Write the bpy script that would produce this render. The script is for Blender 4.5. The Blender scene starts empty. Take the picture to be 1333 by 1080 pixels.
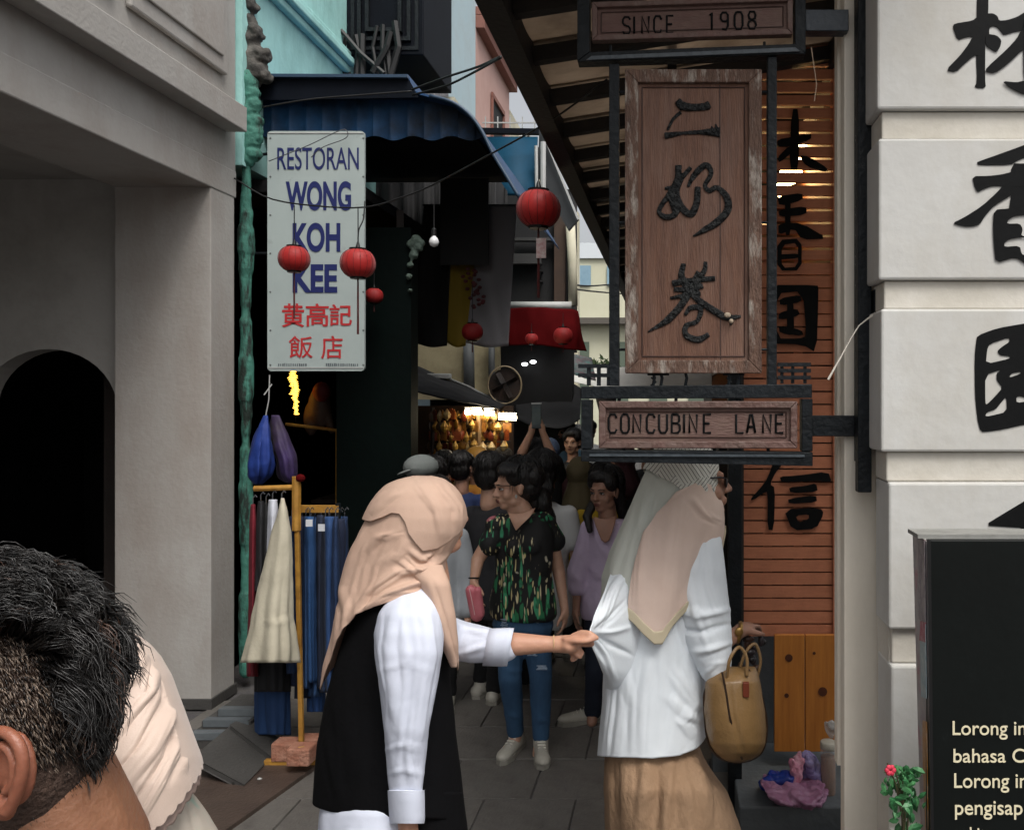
import bpy, bmesh, math, random
import numpy as np
from mathutils import Vector, Matrix
random.seed(7); RNG = np.random.RandomState(7)
PI = math.pi
S = bpy.context.scene
COL = S.collection
# ------------------------------------------------------------------ camera
F, VX, VY, CH = 1100.0, 875.0, 515.0, 1.85
cam_d = bpy.data.cameras.new('camera'); cam = bpy.data.objects.new('camera', cam_d); COL.objects.link(cam)
cam.location = (0, 0, CH); cam.rotation_euler = (PI/2, 0, 0)
cam_d.sensor_width = 36; cam_d.lens = F/1333*36
cam_d.shift_x = (666.5-VX)/1333; cam_d.shift_y = -(540-VY)/1333
cam_d.clip_start = 0.05; cam_d.clip_end = 500
S.camera = cam
# ------------------------------------------------------------------ sky, sun
EL, RZ = math.radians(58), math.radians(150)
w = bpy.data.worlds.new('World'); S.world = w; w.use_nodes = True
nt = w.node_tree; nt.nodes.clear()
sky = nt.nodes.new('ShaderNodeTexSky'); sky.sky_type = 'NISHITA'; sky.sun_disc = False
sky.sun_elevation = EL; sky.sun_rotation = RZ; sky.dust_density = 6; sky.air_density = 1.2; sky.ozone_density = 0.6
hs = nt.nodes.new('ShaderNodeHueSaturation'); hs.inputs['Saturation'].default_value = 0.22
bg = nt.nodes.new('ShaderNodeBackground'); bg.inputs['Strength'].default_value = 0.10
ow = nt.nodes.new('ShaderNodeOutputWorld')
nt.links.new(sky.outputs[0], hs.inputs['Color']); nt.links.new(hs.outputs[0], bg.inputs['Color']); nt.links.new(bg.outputs[0], ow.inputs['Surface'])
sd = bpy.data.lights.new('sun', 'SUN'); sd.energy = 1.0; sd.angle = math.radians(25); sd.color = (1, .96, .9)
sun = bpy.data.objects.new('sun', sd); COL.objects.link(sun)
sv = Vector((0.5*math.cos(EL), -0.866*math.cos(EL), math.sin(EL)))   # from behind the camera, a little right
sun.rotation_euler = sv.to_track_quat('Z', 'Y').to_euler()
S.view_settings.view_transform = 'Standard'; S.view_settings.look = 'None'; S.view_settings.gamma = 1
S.view_settings.use_curve_mapping = False
S.view_settings.exposure = 0.8
S.cycles.max_bounces = 8

# ------------------------------------------------------------------ helpers
def P(px, py, z): return Vector(((px-VX)/F*z, z, CH-(py-VY)/F*z))
def PX(px, z): return (px-VX)/F*z
def PZ(py, z): return CH-(py-VY)/F*z
def lin(h):
    if isinstance(h, str):
        h = h.lstrip('#'); c = [int(h[i:i+2], 16)/255 for i in (0, 2, 4)]
    else: c = h; return (c[0], c[1], c[2], 1)
    return tuple((v/12.92 if v <= .04045 else ((v+.055)/1.055)**2.4) for v in c)+(1,)
MATS = {}
def mat(name, a, b=None, scale=6, rough=.6, bump=0, bscale=60, metal=0, emit=0, spec=.5, stretch=(1,1,1), dirt_shade=None, dscale=2, damt=.5, dlo=.45, dhi=.7, alpha=1, trans=0, weave=0, coat=0, sheen=0, streak=None, sss=0, transl=0):
    """noise between colours a and b, a second 'dirt' colour with its own patches, fine relief"""
    if name in MATS: return MATS[name]
    m = bpy.data.materials.new(name); m.use_nodes = True; N = m.node_tree.nodes; L = m.node_tree.links
    p = N['Principled BSDF']; tc = N.new('ShaderNodeTexCoord')
    mp = N.new('ShaderNodeMapping'); mp.inputs['Scale'].default_value = stretch; L.new(tc.outputs['Object'], mp.inputs['Vector'])
    A = lin(a); col = None
    if b:
        n = N.new('ShaderNodeTexNoise'); n.inputs['Scale'].default_value = scale; n.inputs['Detail'].default_value = 8; n.inputs['Roughness'].default_value = .65
        L.new(mp.outputs[0], n.inputs['Vector'])
        r = N.new('ShaderNodeMapRange'); r.inputs[1].default_value = .3; r.inputs[2].default_value = .7; L.new(n.outputs[0], r.inputs[0])
        mx = N.new('ShaderNodeMix'); mx.data_type = 'RGBA'; mx.inputs[6].default_value = A; mx.inputs[7].default_value = lin(b)
        L.new(r.outputs[0], mx.inputs[0]); col = mx.outputs[2]
    if dirt_shade:
        n = N.new('ShaderNodeTexNoise'); n.inputs['Scale'].default_value = dscale; n.inputs['Detail'].default_value = 10; n.inputs['Roughness'].default_value = .7
        if streak:
            m2 = N.new('ShaderNodeMapping'); m2.inputs['Scale'].default_value = streak; L.new(tc.outputs['Object'], m2.inputs['Vector']); L.new(m2.outputs[0], n.inputs['Vector'])
        else: L.new(tc.outputs['Object'], n.inputs['Vector'])
        r = N.new('ShaderNodeMapRange'); r.inputs[1].default_value = dlo; r.inputs[2].default_value = dhi; r.inputs[4].default_value = damt; L.new(n.outputs[0], r.inputs[0])
        mx = N.new('ShaderNodeMix'); mx.data_type = 'RGBA'; mx.inputs[7].default_value = lin(dirt_shade); mx.inputs[6].default_value = A
        if col: L.new(col, mx.inputs[6])
        L.new(r.outputs[0], mx.inputs[0]); col = mx.outputs[2]
    if col: L.new(col, p.inputs['Base Color'])
    else: p.inputs['Base Color'].default_value = A
    p.inputs['Roughness'].default_value = rough; p.inputs['Metallic'].default_value = metal; p.inputs['Specular IOR Level'].default_value = spec
    if coat: p.inputs['Coat Weight'].default_value = coat
    if sheen: p.inputs['Sheen Weight'].default_value = sheen; p.inputs['Sheen Roughness'].default_value = .5
    if trans: p.inputs['Transmission Weight'].default_value = trans
    if sss: p.inputs['Subsurface Weight'].default_value = sss; p.inputs['Subsurface Radius'].default_value = (.01, .004, .002); p.inputs['Subsurface Scale'].default_value = 1
    if alpha < 1: p.inputs['Alpha'].default_value = alpha
    if emit: p.inputs['Emission Color'].default_value = A; p.inputs['Emission Strength'].default_value = emit
    if bump or weave:
        n = N.new('ShaderNodeTexNoise'); n.inputs['Scale'].default_value = bscale; n.inputs['Detail'].default_value = 6
        L.new(mp.outputs[0], n.inputs['Vector'])
        bp = N.new('ShaderNodeBump'); bp.inputs['Strength'].default_value = max(bump, .02); bp.inputs['Distance'].default_value = .02
        L.new(n.outputs[0], bp.inputs['Height']); last = bp
        if weave:
            wv = N.new('ShaderNodeTexVoronoi'); wv.inputs['Scale'].default_value = weave; L.new(tc.outputs['Object'], wv.inputs['Vector'])
            b2 = N.new('ShaderNodeBump'); b2.inputs['Strength'].default_value = .12; b2.inputs['Distance'].default_value = .002
            L.new(wv.outputs[0], b2.inputs['Height']); L.new(bp.outputs[0], b2.inputs['Normal']); last = b2
        L.new(last.outputs[0], p.inputs['Normal'])
    if transl:
        tb = N.new('ShaderNodeBsdfTranslucent'); tb.inputs['Color'].default_value = A
        if col: L.new(col, tb.inputs['Color'])
        ms = N.new('ShaderNodeMixShader'); ms.inputs[0].default_value = transl; out = N['Material Output']
        L.new(p.outputs[0], ms.inputs[1]); L.new(tb.outputs[0], ms.inputs[2]); L.new(ms.outputs[0], out.inputs['Surface'])
    MATS[name] = m; return m

class G:
    """collects vertices and faces in world coordinates"""
    def __init__(s): s.v = []; s.f = []
    def add(s, v, f):
        o = len(s.v); s.v += [tuple(p) for p in v]; s.f += [tuple(i+o for i in q) for q in f]; return s
    def box(s, a, b, bev=0):
        x0, y0, z0 = [min(a[i], b[i]) for i in range(3)]; x1, y1, z1 = [max(a[i], b[i]) for i in range(3)]
        v = [(x0,y0,z0),(x1,y0,z0),(x1,y1,z0),(x0,y1,z0),(x0,y0,z1),(x1,y0,z1),(x1,y1,z1),(x0,y1,z1)]
        return s.add(v, [(3,2,1,0),(4,5,6,7),(0,1,5,4),(1,2,6,5),(2,3,7,6),(3,0,4,7)])
    def beam(s, p, q, wd, h, up=(0,0,1)):
        p = Vector(p); q = Vector(q); d = (q-p).normalized(); u = Vector(up); r = d.cross(u)
        if r.length < 1e-4: r = d.cross(Vector((1,0,0)))
        r.normalize(); u = r.cross(d).normalized(); v = []
        for e in (p, q):
            for a, b in ((-1,-1),(1,-1),(1,1),(-1,1)): v.append(e+r*(a*wd/2)+u*(b*h/2))
        return s.add(v, [(0,1,2,3),(7,6,5,4),(0,4,5,1),(1,5,6,2),(2,6,7,3),(3,7,4,0)])
    def tube(s, pts, rad, n=8, cap=True, flat=1.0, fdir=(0,1,0)):
        pts = [Vector(p) for p in pts]; m = len(pts)
        if not hasattr(rad, '__len__'): rad = [rad]*m
        v = []; pu = None
        for i, p in enumerate(pts):
            d = (pts[min(i+1, m-1)]-pts[max(i-1, 0)])
            d = d.normalized() if d.length > 1e-9 else Vector((0,0,1))
            if pu is None:
                a = Vector((0,0,1)) if abs(d.z) < .9 else Vector((1,0,0)); pu = d.cross(a).normalized()
            else:
                pu = (pu-d*pu.dot(d))
                pu = pu.normalized() if pu.length > 1e-6 else d.orthogonal().normalized()
            q = d.cross(pu)
            for k in range(n):
                t = 2*PI*k/n; off = (pu*math.cos(t)+q*math.sin(t))*rad[i]
                if flat != 1: fd = Vector(fdir); off = off-fd*off.dot(fd)*(1-flat)
                v.append(p+off)
        f = [(i*n+k, i*n+(k+1)%n, (i+1)*n+(k+1)%n, (i+1)*n+k) for i in range(m-1) for k in range(n)]
        if cap: f += [tuple(range(n))[::-1], tuple((m-1)*n+k for k in range(n))]
        return s.add(v, f)
    def lathe(s, c, prof, n=24, ribs=0, amp=0):
        v = []; c = Vector(c)
        for r, z in prof:
            for k in range(n):
                t = 2*PI*k/n; rr = r*(1+(amp*abs(math.cos(ribs*t/2)) if ribs else 0))
                v.append((c.x+rr*math.cos(t), c.y+rr*math.sin(t), c.z+z))
        m = len(prof)
        f = [(i*n+k, i*n+(k+1)%n, (i+1)*n+(k+1)%n, (i+1)*n+k) for i in range(m-1) for k in range(n)]
        f += [tuple(range(n))[::-1], tuple((m-1)*n+k for k in range(n))]
        return s.add(v, f)
    def ell(s, c, r, rot=None, n=14):
        c = Vector(c); v = []; nr = n//2+1
        for i in range(1, nr):
            ph = PI*i/nr
            for k in range(n):
                t = 2*PI*k/n; p = Vector((r[0]*math.sin(ph)*math.cos(t), r[1]*math.sin(ph)*math.sin(t), r[2]*math.cos(ph)))
                if rot is not None: p = rot @ p
                v.append(c+p)
        m = nr-1; f = [(i*n+k, (i+1)*n+k, (i+1)*n+(k+1)%n, i*n+(k+1)%n) for i in range(m-1) for k in range(n)]
        t = Vector((0,0,r[2])); b = -t
        if rot is not None: t = rot @ t; b = rot @ b
        v += [c+t, c+b]; T, B = m*n, m*n+1
        f += [(T, k, (k+1)%n) for k in range(n)]+[(B, (m-1)*n+(k+1)%n, (m-1)*n+k) for k in range(n)]
        return s.add(v, f)
    def cap(s, p, q, r0, r1, n=12):
        p = Vector(p); q = Vector(q); d = q-p; Ln = d.length
        if Ln < 1e-5: return s.ell(p, (r0,)*3)
        d.normalize(); pts = []; rr = []
        for a in (-80, -60, -35, -12): a = math.radians(a); pts.append(p+d*r0*math.sin(a)); rr.append(r0*math.cos(a))
        k = max(1, int(Ln/.06))
        for i in range(k+1): pts.append(p+d*Ln*i/k); rr.append(r0+(r1-r0)*i/k)
        for a in (12, 35, 60, 80): a = math.radians(a); pts.append(q+d*r1*math.sin(a)); rr.append(r1*math.cos(a))
        return s.tube(pts, rr, n)
WL = {}
def link(o, parent=None):
    COL.objects.link(o)
    if parent is not None: o.parent = parent; WL[o] = WL[parent]
    return o
def obj(name, g, m, parent=None, smooth=False, bevel=0, mesh=None, origin=None):
    if mesh is None:
        mesh = bpy.data.meshes.new(name); mesh.from_pydata(g.v, [], g.f)
    o0 = WL[parent] if parent is not None else (Vector(origin) if origin is not None else Vector((0,0,0)))
    if o0.length > 0: mesh.transform(Matrix.Translation(-o0))
    mesh.name = name
    for mm in (m if isinstance(m, (list, tuple)) else [m]): mesh.materials.append(mm)
    if smooth: mesh.polygons.foreach_set('use_smooth', [True]*len(mesh.polygons))
    o = bpy.data.objects.new(name, mesh)
    if parent is None: o.location = o0; WL[o] = o0.copy(); COL.objects.link(o)
    else: link(o, parent)
    if bevel:
        b = o.modifiers.new('bevel', 'BEVEL'); b.width = bevel; b.segments = 2; b.limit_method = 'ANGLE'
    mesh.update(); return o
def thing(name, label, cat, loc, group=None):
    o = bpy.data.objects.new(name, None); o.empty_display_size = .1; o.location = loc; WL[o] = Vector(loc); COL.objects.link(o)
    o['label'] = label; o['category'] = cat
    if group: o['group'] = group
    return o
def tag(o, label, cat, group=None):
    o['label'] = label; o['category'] = cat
    if group: o['group'] = group
    return o
def struct(o): o['kind'] = 'structure'; return o
def stuff(o): o['kind'] = 'stuff'; return o
def copy_thing(root, loc, label=None, group=None, scale=None):
    def rec(o, par):
        c = o.copy(); COL.objects.link(c)
        if par is not None: c.parent = par
        for ch in o.children: rec(ch, c)
        return c
    c = rec(root, None); c.location = loc
    if label: c['label'] = label
    if group: c['group'] = group
    if scale: c.scale = (scale,)*3
    return c
def pbox(g, x0, y0, x1, y1, z, d): # a box whose front face spans these pixels at depth z
    return g.box((PX(x0,z), z, PZ(y0,z)), (PX(x1,z), z+d, PZ(y1,z)))
def poly(outer, holes, y, depth, nrm=1, pt=None):
    """filled outline with holes, as a slab; points are (x,z) pairs in the plane y"""
    cu = bpy.data.curves.new('t', 'CURVE'); cu.dimensions = '2D'; cu.fill_mode = 'BOTH'; cu.extrude = depth/2
    for pl in [outer]+list(holes):
        sp = cu.splines.new('POLY'); sp.points.add(len(pl)-1); sp.use_cyclic_u = True
        for i, (a, b) in enumerate(pl): sp.points[i].co = (a, b, 0, 1)
    o = bpy.data.objects.new('t', cu); me = bpy.data.meshes.new_from_object(o)
    me.transform(Matrix(((1,0,0,0),(0,0,-1,y-depth/2),(0,1,0,0),(0,0,0,1))))
    g = G(); g.v = [tuple(v.co) for v in me.vertices]; g.f = [tuple(p.vertices) for p in me.polygons]
    bpy.data.objects.remove(o); bpy.data.curves.remove(cu); bpy.data.meshes.remove(me); return g
def glyph(polys, org, sc, z, depth=.004, jit=.0006):
    """polys: outlines in enlarged-crop coordinates -> slabs standing on the plane at depth z"""
    g = G()
    for i, pl in enumerate(polys):
        oh = pl if isinstance(pl[0], list) else [pl]
        rings = [[(PX(org[0]+a/sc, z), PZ(org[1]+b/sc, z)) for a, b in r] for r in oh]
        rings = [smooth_ring(r) for r in rings]
        q = poly(rings[0], rings[1:], z-i*jit, depth); g.add(q.v, q.f)
    return g
def smooth_ring(r):
    out = []; n = len(r)
    for i in range(n):
        a, b = r[i], r[(i+1)%n]
        out.append((a[0]*.8+b[0]*.2, a[1]*.8+b[1]*.2)); out.append((a[0]*.2+b[0]*.8, a[1]*.2+b[1]*.8))
    return out
def text(s, x0, y0, x1, y1, z, m, parent, name='lettering', bold=0, depth=.003, label=None, zf=None):
    cu = bpy.data.curves.new('t', 'FONT'); cu.body = s; cu.size = 1; cu.offset = bold; cu.fill_mode = 'BOTH'
    o = bpy.data.objects.new('t', cu); me = bpy.data.meshes.new_from_object(o)
    bpy.data.objects.remove(o); bpy.data.curves.remove(cu)
    co = np.array([v.co[:] for v in me.vertices]); mn = co.min(0); mx = co.max(0)
    g = G(); fr = []
    for c in co:
        px = x0+(c[0]-mn[0])/(mx[0]-mn[0])*(x1-x0); py = y1-(c[1]-mn[1])/(mx[1]-mn[1])*(y1-y0)
        fr.append(zf(px, py) if zf else P(px, py, z))
    g.v = [tuple(v) for v in fr]; g.f = [tuple(p.vertices) for p in me.polygons]; bpy.data.meshes.remove(me)
    ob = obj(name, g, m, parent); sm = ob.modifiers.new('s', 'SOLIDIFY'); sm.thickness = depth; sm.offset = 0
    return ob
# -------- noise of random sines, vectorised
_W = [(RNG.randn(3), RNG.rand()*6.28) for _ in range(36)]
def noi(p, sc, seed=0):
    p = np.asarray(p)*sc; o = np.zeros(len(p))
    for i in range(12):
        k, ph = _W[(i+seed*5) % 36]; o += np.sin(p @ k*(1+.25*i)+ph+seed)/(1+.25*i)
    return o/4
def proj(v):
    v = np.asarray(v); return np.stack([VX+v[:,0]/v[:,1]*F, VY-(v[:,2]-CH)/v[:,1]*F], 1)
def densify(cr, seed=0):
    r = random.Random(seed+77); out = list(cr)
    for line, amp, wd in cr:
        for k in range(3):
            dx = r.choice((-1,1))*r.uniform(1.1,2.6)*wd; dy = r.uniform(-.8,.8)*wd
            out.append(([(x+dx*(1-.5*i/len(line))+r.uniform(-1.5,1.5), y+dy+r.uniform(-2,2)) for i,(x,y) in enumerate(line)], amp*r.choice((-.35,.3,.42)), wd*r.uniform(.4,.65)))
    return out
def crease_disp(q, creases):
    creases = densify(creases, len(creases))
    return _crease(q, creases)
def _crease(q, creases):
    """q: projected points; creases: (polyline, amplitude m, width px)"""
    d = np.zeros(len(q))
    for line, amp, wd in creases:
        line = np.array(line, float); best = np.full(len(q), 1e9)
        tt = np.zeros(len(q)); tot = len(line)-1
        for i in range(tot):
            a, b = line[i], line[i+1]; ab = b-a; t = np.clip(((q-a) @ ab)/(ab @ ab), 0, 1)
            dd = np.linalg.norm(q-(a+t[:,None]*ab), axis=1); u = dd < best; best[u] = dd[u]; tt[u] = (i+t[u])/tot
        d += amp*np.exp(-(best/wd)**2)*np.sin(np.clip(tt, .02, .98)*PI)**.5
    return d
def grid_normals(A):
    du = np.gradient(A, axis=0); dv = np.gradient(A, axis=1); n = np.cross(du, dv)
    return n/(np.linalg.norm(n, axis=2, keepdims=True)+1e-12)
def grid_obj(name, A, m, parent, wrap=False, thick=.003, closecap=False):
    n0, n1 = A.shape[:2]; g = G(); g.v = [tuple(p) for p in A.reshape(-1, 3)]
    J = n1 if wrap else n1-1
    g.f = [(i*n1+j, i*n1+(j+1)%n1, (i+1)*n1+(j+1)%n1, (i+1)*n1+j) for i in range(n0-1) for j in range(J)]
    if closecap: g.f.append(tuple(range(n1)))
    o = obj(name, g, m, parent, smooth=True)
    if thick: s = o.modifiers.new('s', 'SOLIDIFY'); s.thickness = thick; s.offset = 0
    return o
def interp_smooth(ys, xs, q, sig=8):
    yy = np.linspace(ys[0], ys[-1], 400); v = np.interp(yy, ys, xs); step = (ys[-1]-ys[0])/399
    k = max(1, int(abs(sig/step))); ker = np.exp(-np.linspace(-2, 2, 2*k+1)**2); ker /= ker.sum()
    vp = np.concatenate([2*v[0]-v[1:k+1][::-1], v, 2*v[-1]-v[-k-1:-1][::-1]]); v = np.convolve(vp, ker, 'valid')
    return np.interp(q, yy, v)
def drape(name, rows, m, parent, hem=None, top=None, nth=140, nv=90, creases=(), ribs=(), wrk=0, wsc=14, off=0, sig=8, sq=1.0, thick=.003, seed=0, th0=None):
    """cloth hung round a body. rows: (py, x_left, x_right, depth centre, half depth); hem/top: lists (angle deg, py),
    angle 0 = right, 90 = towards the viewer, 180 = left"""
    r = np.array(rows, float); ys = r[:,0]
    if th0: th = np.radians(np.linspace(th0[0], th0[1], nth))
    else: th = np.linspace(0, 2*PI, nth, endpoint=False)
    deg = np.degrees(th) % 360
    def hm(h, dflt):
        if h is None: return np.full(nth, dflt)
        a = sorted(h); A = [x[0] for x in a]; B = [x[1] for x in a]
        return np.interp(deg, [A[-1]-360]+A+[A[0]+360], [B[-1]]+B+[B[0]])
    yt = hm(top, ys[0]); yh = hm(hem, ys[-1]); t = np.linspace(0, 1, nv)[:,None]
    Y = yt[None]+(yh-yt)[None]*t
    f = lambda c: interp_smooth(ys, r[:,c], Y, sig)
    xl, xr, zc, dp = f(1), f(2), f(3), f(4); cx = (xl+xr)/2; hw = np.maximum((xr-xl)/2, .5)
    ct = np.cos(th)[None]; st = np.sin(th)[None]
    ctp = np.sign(ct)*np.abs(ct)**sq; stp = np.sign(st)*np.abs(st)**sq
    for amp, fr, ph, pw in ribs:
        k = 1+amp*np.sin(fr*th+ph+1.5*t*math.sin(ph))[None][0]*t**pw; ctp = ctp*k; stp = stp*k
    z = zc-dp*stp; px = cx+hw*ctp
    A = np.stack([(px-VX)/F*z, z, CH-(Y-VY)/F*z], 2)
    N = grid_normals(A)
    mid = A.mean((0,1)); sgn = np.sign(((A-mid)*N).sum()); N = N*sgn
    q = proj(A.reshape(-1, 3)); d = np.full(len(q), off, float)
    front = (N.reshape(-1,3)[:,1] < .15).astype(float)
    if len(creases): d += crease_disp(q, creases)*front
    if wrk: d += wrk*noi(A.reshape(-1,3)*np.array([1,1,.35]), wsc, seed)+wrk*.28*noi(A.reshape(-1,3)*np.array([1,1,.5]), wsc*4.3, seed+2)
    A = A+N*d.reshape(nv, nth)[:,:,None]
    return grid_obj(name, A, m, parent, wrap=th0 is None, thick=thick)
def catmull(P_, n):
    P_ = np.array(P_, float); k = len(P_); Q = np.concatenate([[2*P_[0]-P_[1]], P_, [2*P_[-1]-P_[-2]]]); out = []
    for u in np.linspace(0, k-1, n):
        i = min(int(u), k-2); t = u-i; a, b, c, d = Q[i], Q[i+1], Q[i+2], Q[i+3]
        out.append(.5*((2*b)+(-a+c)*t+(2*a-5*b+4*c-d)*t*t+(-a+3*b-3*c+d)*t**3))
    return np.array(out)
def sheet(name, rows, m, parent, nu=50, nv=50, creases=(), wrk=0, wsc=15, thick=.003, seed=0, bulge=0):
    """rows of (px,py,depth) control points -> a smooth cloth"""
    R = np.array([catmull(r, nu) for r in rows]); A = np.array([catmull(R[:,j], nv) for j in range(nu)]).transpose(1, 0, 2)
    if bulge:
        u = np.linspace(0, PI, nu)[None]; A[:,:,2] -= bulge*np.sin(u)
    B = np.stack([(A[:,:,0]-VX)/F*A[:,:,2], A[:,:,2], CH-(A[:,:,1]-VY)/F*A[:,:,2]], 2)
    N = grid_normals(B); N = N*np.where(N[:,:,1:2] > 0, -1, 1)
    d = crease_disp(proj(B.reshape(-1,3)), creases) if len(creases) else np.zeros(nu*nv)
    if wrk: d = d+wrk*noi(B.reshape(-1,3)*np.array([1,1,.4]), wsc, seed)
    return grid_obj(name, B+N*d.reshape(nv, nu)[:,:,None], m, parent, thick=thick)
def union(g, voxel, smooth=4, disp=0, dsc=18, seed=0, stretch=(1,1,1), creases=()):
    me = bpy.data.meshes.new('u'); me.from_pydata(g.v, [], g.f); o = bpy.data.objects.new('u', me); COL.objects.link(o)
    r = o.modifiers.new('r', 'REMESH'); r.mode = 'VOXEL'; r.voxel_size = voxel; r.adaptivity = 0
    if smooth: s = o.modifiers.new('s', 'SMOOTH'); s.iterations = smooth; s.factor = .5
    dg = bpy.context.evaluated_depsgraph_get(); out = bpy.data.meshes.new_from_object(o.evaluated_get(dg))
    bpy.data.objects.remove(o); bpy.data.meshes.remove(me)
    if disp or len(creases):
        n = len(out.vertices); co = np.empty(n*3); out.vertices.foreach_get('co', co); co = co.reshape(-1, 3)
        nr = np.empty(n*3); out.vertex_normals.foreach_get('vector', nr); nr = nr.reshape(-1, 3)
        d = disp*noi(co*np.array(stretch), dsc, seed)
        if len(creases): d = d+crease_disp(proj(co), creases)*(nr[:,1] < .2)
        out.vertices.foreach_set('co', (co+nr*d[:,None]).ravel())
    return out
def uobj(name, g, m, parent, voxel=.01, smooth=4, disp=0, dsc=18, seed=0, stretch=(1,1,1), creases=()):
    return obj(name, None, m, parent, smooth=True, mesh=union(g, voxel, smooth, disp, dsc, seed, stretch, creases))
# ================================================================== materials of the setting
M = {}
M['cream'] = mat('cream_plaster', '#a9a6a2', '#9d9994', 3, .85, .15, 40, dirt_shade='#85766b', dscale=1.3, damt=.55, streak=(1,1,.35))
M['creamd'] = mat('shade_plaster', '#a19e9a', '#95928d', 2, .9, .1, 40, dirt_shade='#6b665f', dscale=2, damt=.3)
M['pillar'] = mat('white_painted_plaster', '#c6c6c3', '#bebdb9', 5, .8, .10, 22, dirt_shade='#a9a294', dscale=3.5, damt=.45, streak=(1,1,.5))
M['groove'] = mat('cream_groove_plaster', '#d2cec5', '#c6c1b6', 6, .85, .12, 30, dirt_shade='#a8a090', dscale=5, damt=.4)
M['beige'] = mat('beige_render', '#efe7d9', '#e4dccd', 3, .85, .1, 30, dirt_shade='#9a8f7e', dscale=2, damt=.3, streak=(1,1,.3))
M['teal'] = mat('teal_paint', '#9accc8', '#aadad6', 3, .8, .12, 30, dirt_shade='#3f6f63', dscale=2.5, damt=.4, streak=(1,1,.4))
M['peel'] = mat('peeling_turquoise', '#437f70', '#2b5c50', 9, .8, .4, 40, dirt_shade='#10150f', dscale=9, damt=.95, dlo=.47, dhi=.56, streak=(1,1,.22))
M['mottle'] = mat('mottled_plaster', '#8f8d90', '#3f4146', 6, .9, .5, 30, dirt_shade='#c8c8cc', dscale=5, damt=.8, dlo=.55, dhi=.62)
M['ltblue'] = mat('pale_blue_paint', '#a9c0c8', '#b8cad0', 3, .85, .1, 30, dirt_shade='#7f8f93', dscale=3, damt=.3)
M['pink'] = mat('pink_paint', '#b9958c', '#c2a097', 3, .85, .1, 30)
M['pinkd'] = mat('brown_pink_trim', '#8a5d52', '#7c5348', 5, .8)
M['paleb'] = mat('pale_cream_paint', '#cbc6b2', '#bdb8a0', 3, .85, .1, 30)
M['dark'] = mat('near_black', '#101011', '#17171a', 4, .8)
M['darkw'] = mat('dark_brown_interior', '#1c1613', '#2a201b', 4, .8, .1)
M['dgreen'] = mat('dark_green_paint', '#050f0d', '#040b0a', 2, .6, .1, 20, dirt_shade='#030605', dscale=3, damt=.6, spec=.08)
M['iron'] = mat('black_painted_iron', '#0d1114', '#14191d', 12, .5, .25, 60, spec=.25, dirt_shade='#22282d', dscale=9, damt=.5)
M['dbrown'] = mat('dark_brown_timber', '#241d1a', '#2f2723', 7, .7, .2, 40, stretch=(1,8,1))
M['rafter'] = mat('black_stained_beam', '#171514', '#211e1c', 7, .7, .2, 40)
M['blue'] = mat('blue_sheet_metal', '#1d4a78', '#173d66', 5, .45, .05, 40, metal=.1, dirt_shade='#0f2238', dscale=4, damt=.5, transl=.08)
M['blue2'] = mat('bright_blue_sheet', '#0f4059', '#0d374d', 4, .6, .03, 40, dirt_shade='#0a2e40', dscale=2, damt=.3, spec=.15)
M['bluedk'] = mat('dark_blue_fascia', '#080d15', '#0d131d', 5, .6, spec=.1)
M['pave'] = mat('grey_paving', '#5c5955', '#6a6661', 9, .62, .25, 70, dirt_shade='#38342f', dscale=4, damt=.6)
M['pave2'] = mat('brown_wet_paving', '#453a34', '#54463e', 9, .5, .25, 70, dirt_shade='#2a211c', dscale=4, damt=.6)
M['ground'] = mat('dark_asphalt', '#48464a', '#565350', 14, .8, .4, 90, dirt_shade='#2e2a27', dscale=5, damt=.6)
M['stone'] = mat('grey_stone', '#3a3937', '#494745', 8, .75, .3, 60, dirt_shade='#2c2a28', dscale=4, damt=.6)
M['orange'] = mat('orange_brown_slat', '#c98362', '#b87555', 10, .7, .15, 50, stretch=(1,1,8), dirt_shade='#5d2d1b', dscale=3, damt=.4)
M['pine'] = mat('varnished_pine', '#c98339', '#ab682a', 4, .45, .1, 40, stretch=(9,9,.7), dirt_shade='#5c2c10', dscale=2.2, damt=.8, dlo=.6, dhi=.68)
M['sign'] = mat('old_reddish_wood', '#75523f', '#5a3d30', 7, .65, .35, 40, stretch=(9,1,.8), dirt_shade='#8c7468', dscale=4, damt=.45, streak=(3,1,.5))
M['signd'] = mat('dark_reddish_wood', '#33211c', '#42291f', 9, .6, .3, 40)
M['worn'] = mat('worn_grey_wood', '#75594a', '#4d392f', 12, .7, .5, 60, stretch=(4,1,1), dirt_shade='#a39a90', dscale=16, damt=.85, dlo=.5, dhi=.62, streak=(2,1,.6))
M['relief'] = mat('charred_black_relief', '#101214', '#1a1d1e', 30, .5, 1.0, 90, spec=.35, dirt_shade='#303231', dscale=30, damt=.5)
M['ink'] = mat('black_paint_lettering', '#08090a', '#0d0e0f', 20, .7, .05, spec=.15)
M['amber'] = mat('translucent_brown_sheet', '#bfb2a4', '#a89a8b', 4, .5, transl=.6, bump=.1, bscale=30, dirt_shade='#3e342c', dscale=3, damt=.5)
M['whitem'] = mat('white_metal', '#b9bab8', '#a5a6a4', 6, .5, .05)
M['red'] = mat('red_banner_cloth', '#460a0c', '#560e11', 4, .9, .1, spec=.05)
M['lant'] = mat('red_lantern_silk', '#c41f1c', '#a81614', 9, .55, .1, 60, sheen=.3, transl=.3)
M['black'] = mat('black_plastic', '#0c0c0d', None, rough=.4)
M['wire'] = mat('black_cable', '#0e0e10', None, rough=.6)
M['gold'] = mat('yellow_bamboo', '#b98a3a', '#8a5f24', 14, .5, .2, 40)
M['glow'] = mat('lit_tube', '#fff2d8', None, emit=6)
M['warm'] = mat('lit_warm_lamp', '#ffcf8a', None, emit=22)
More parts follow.
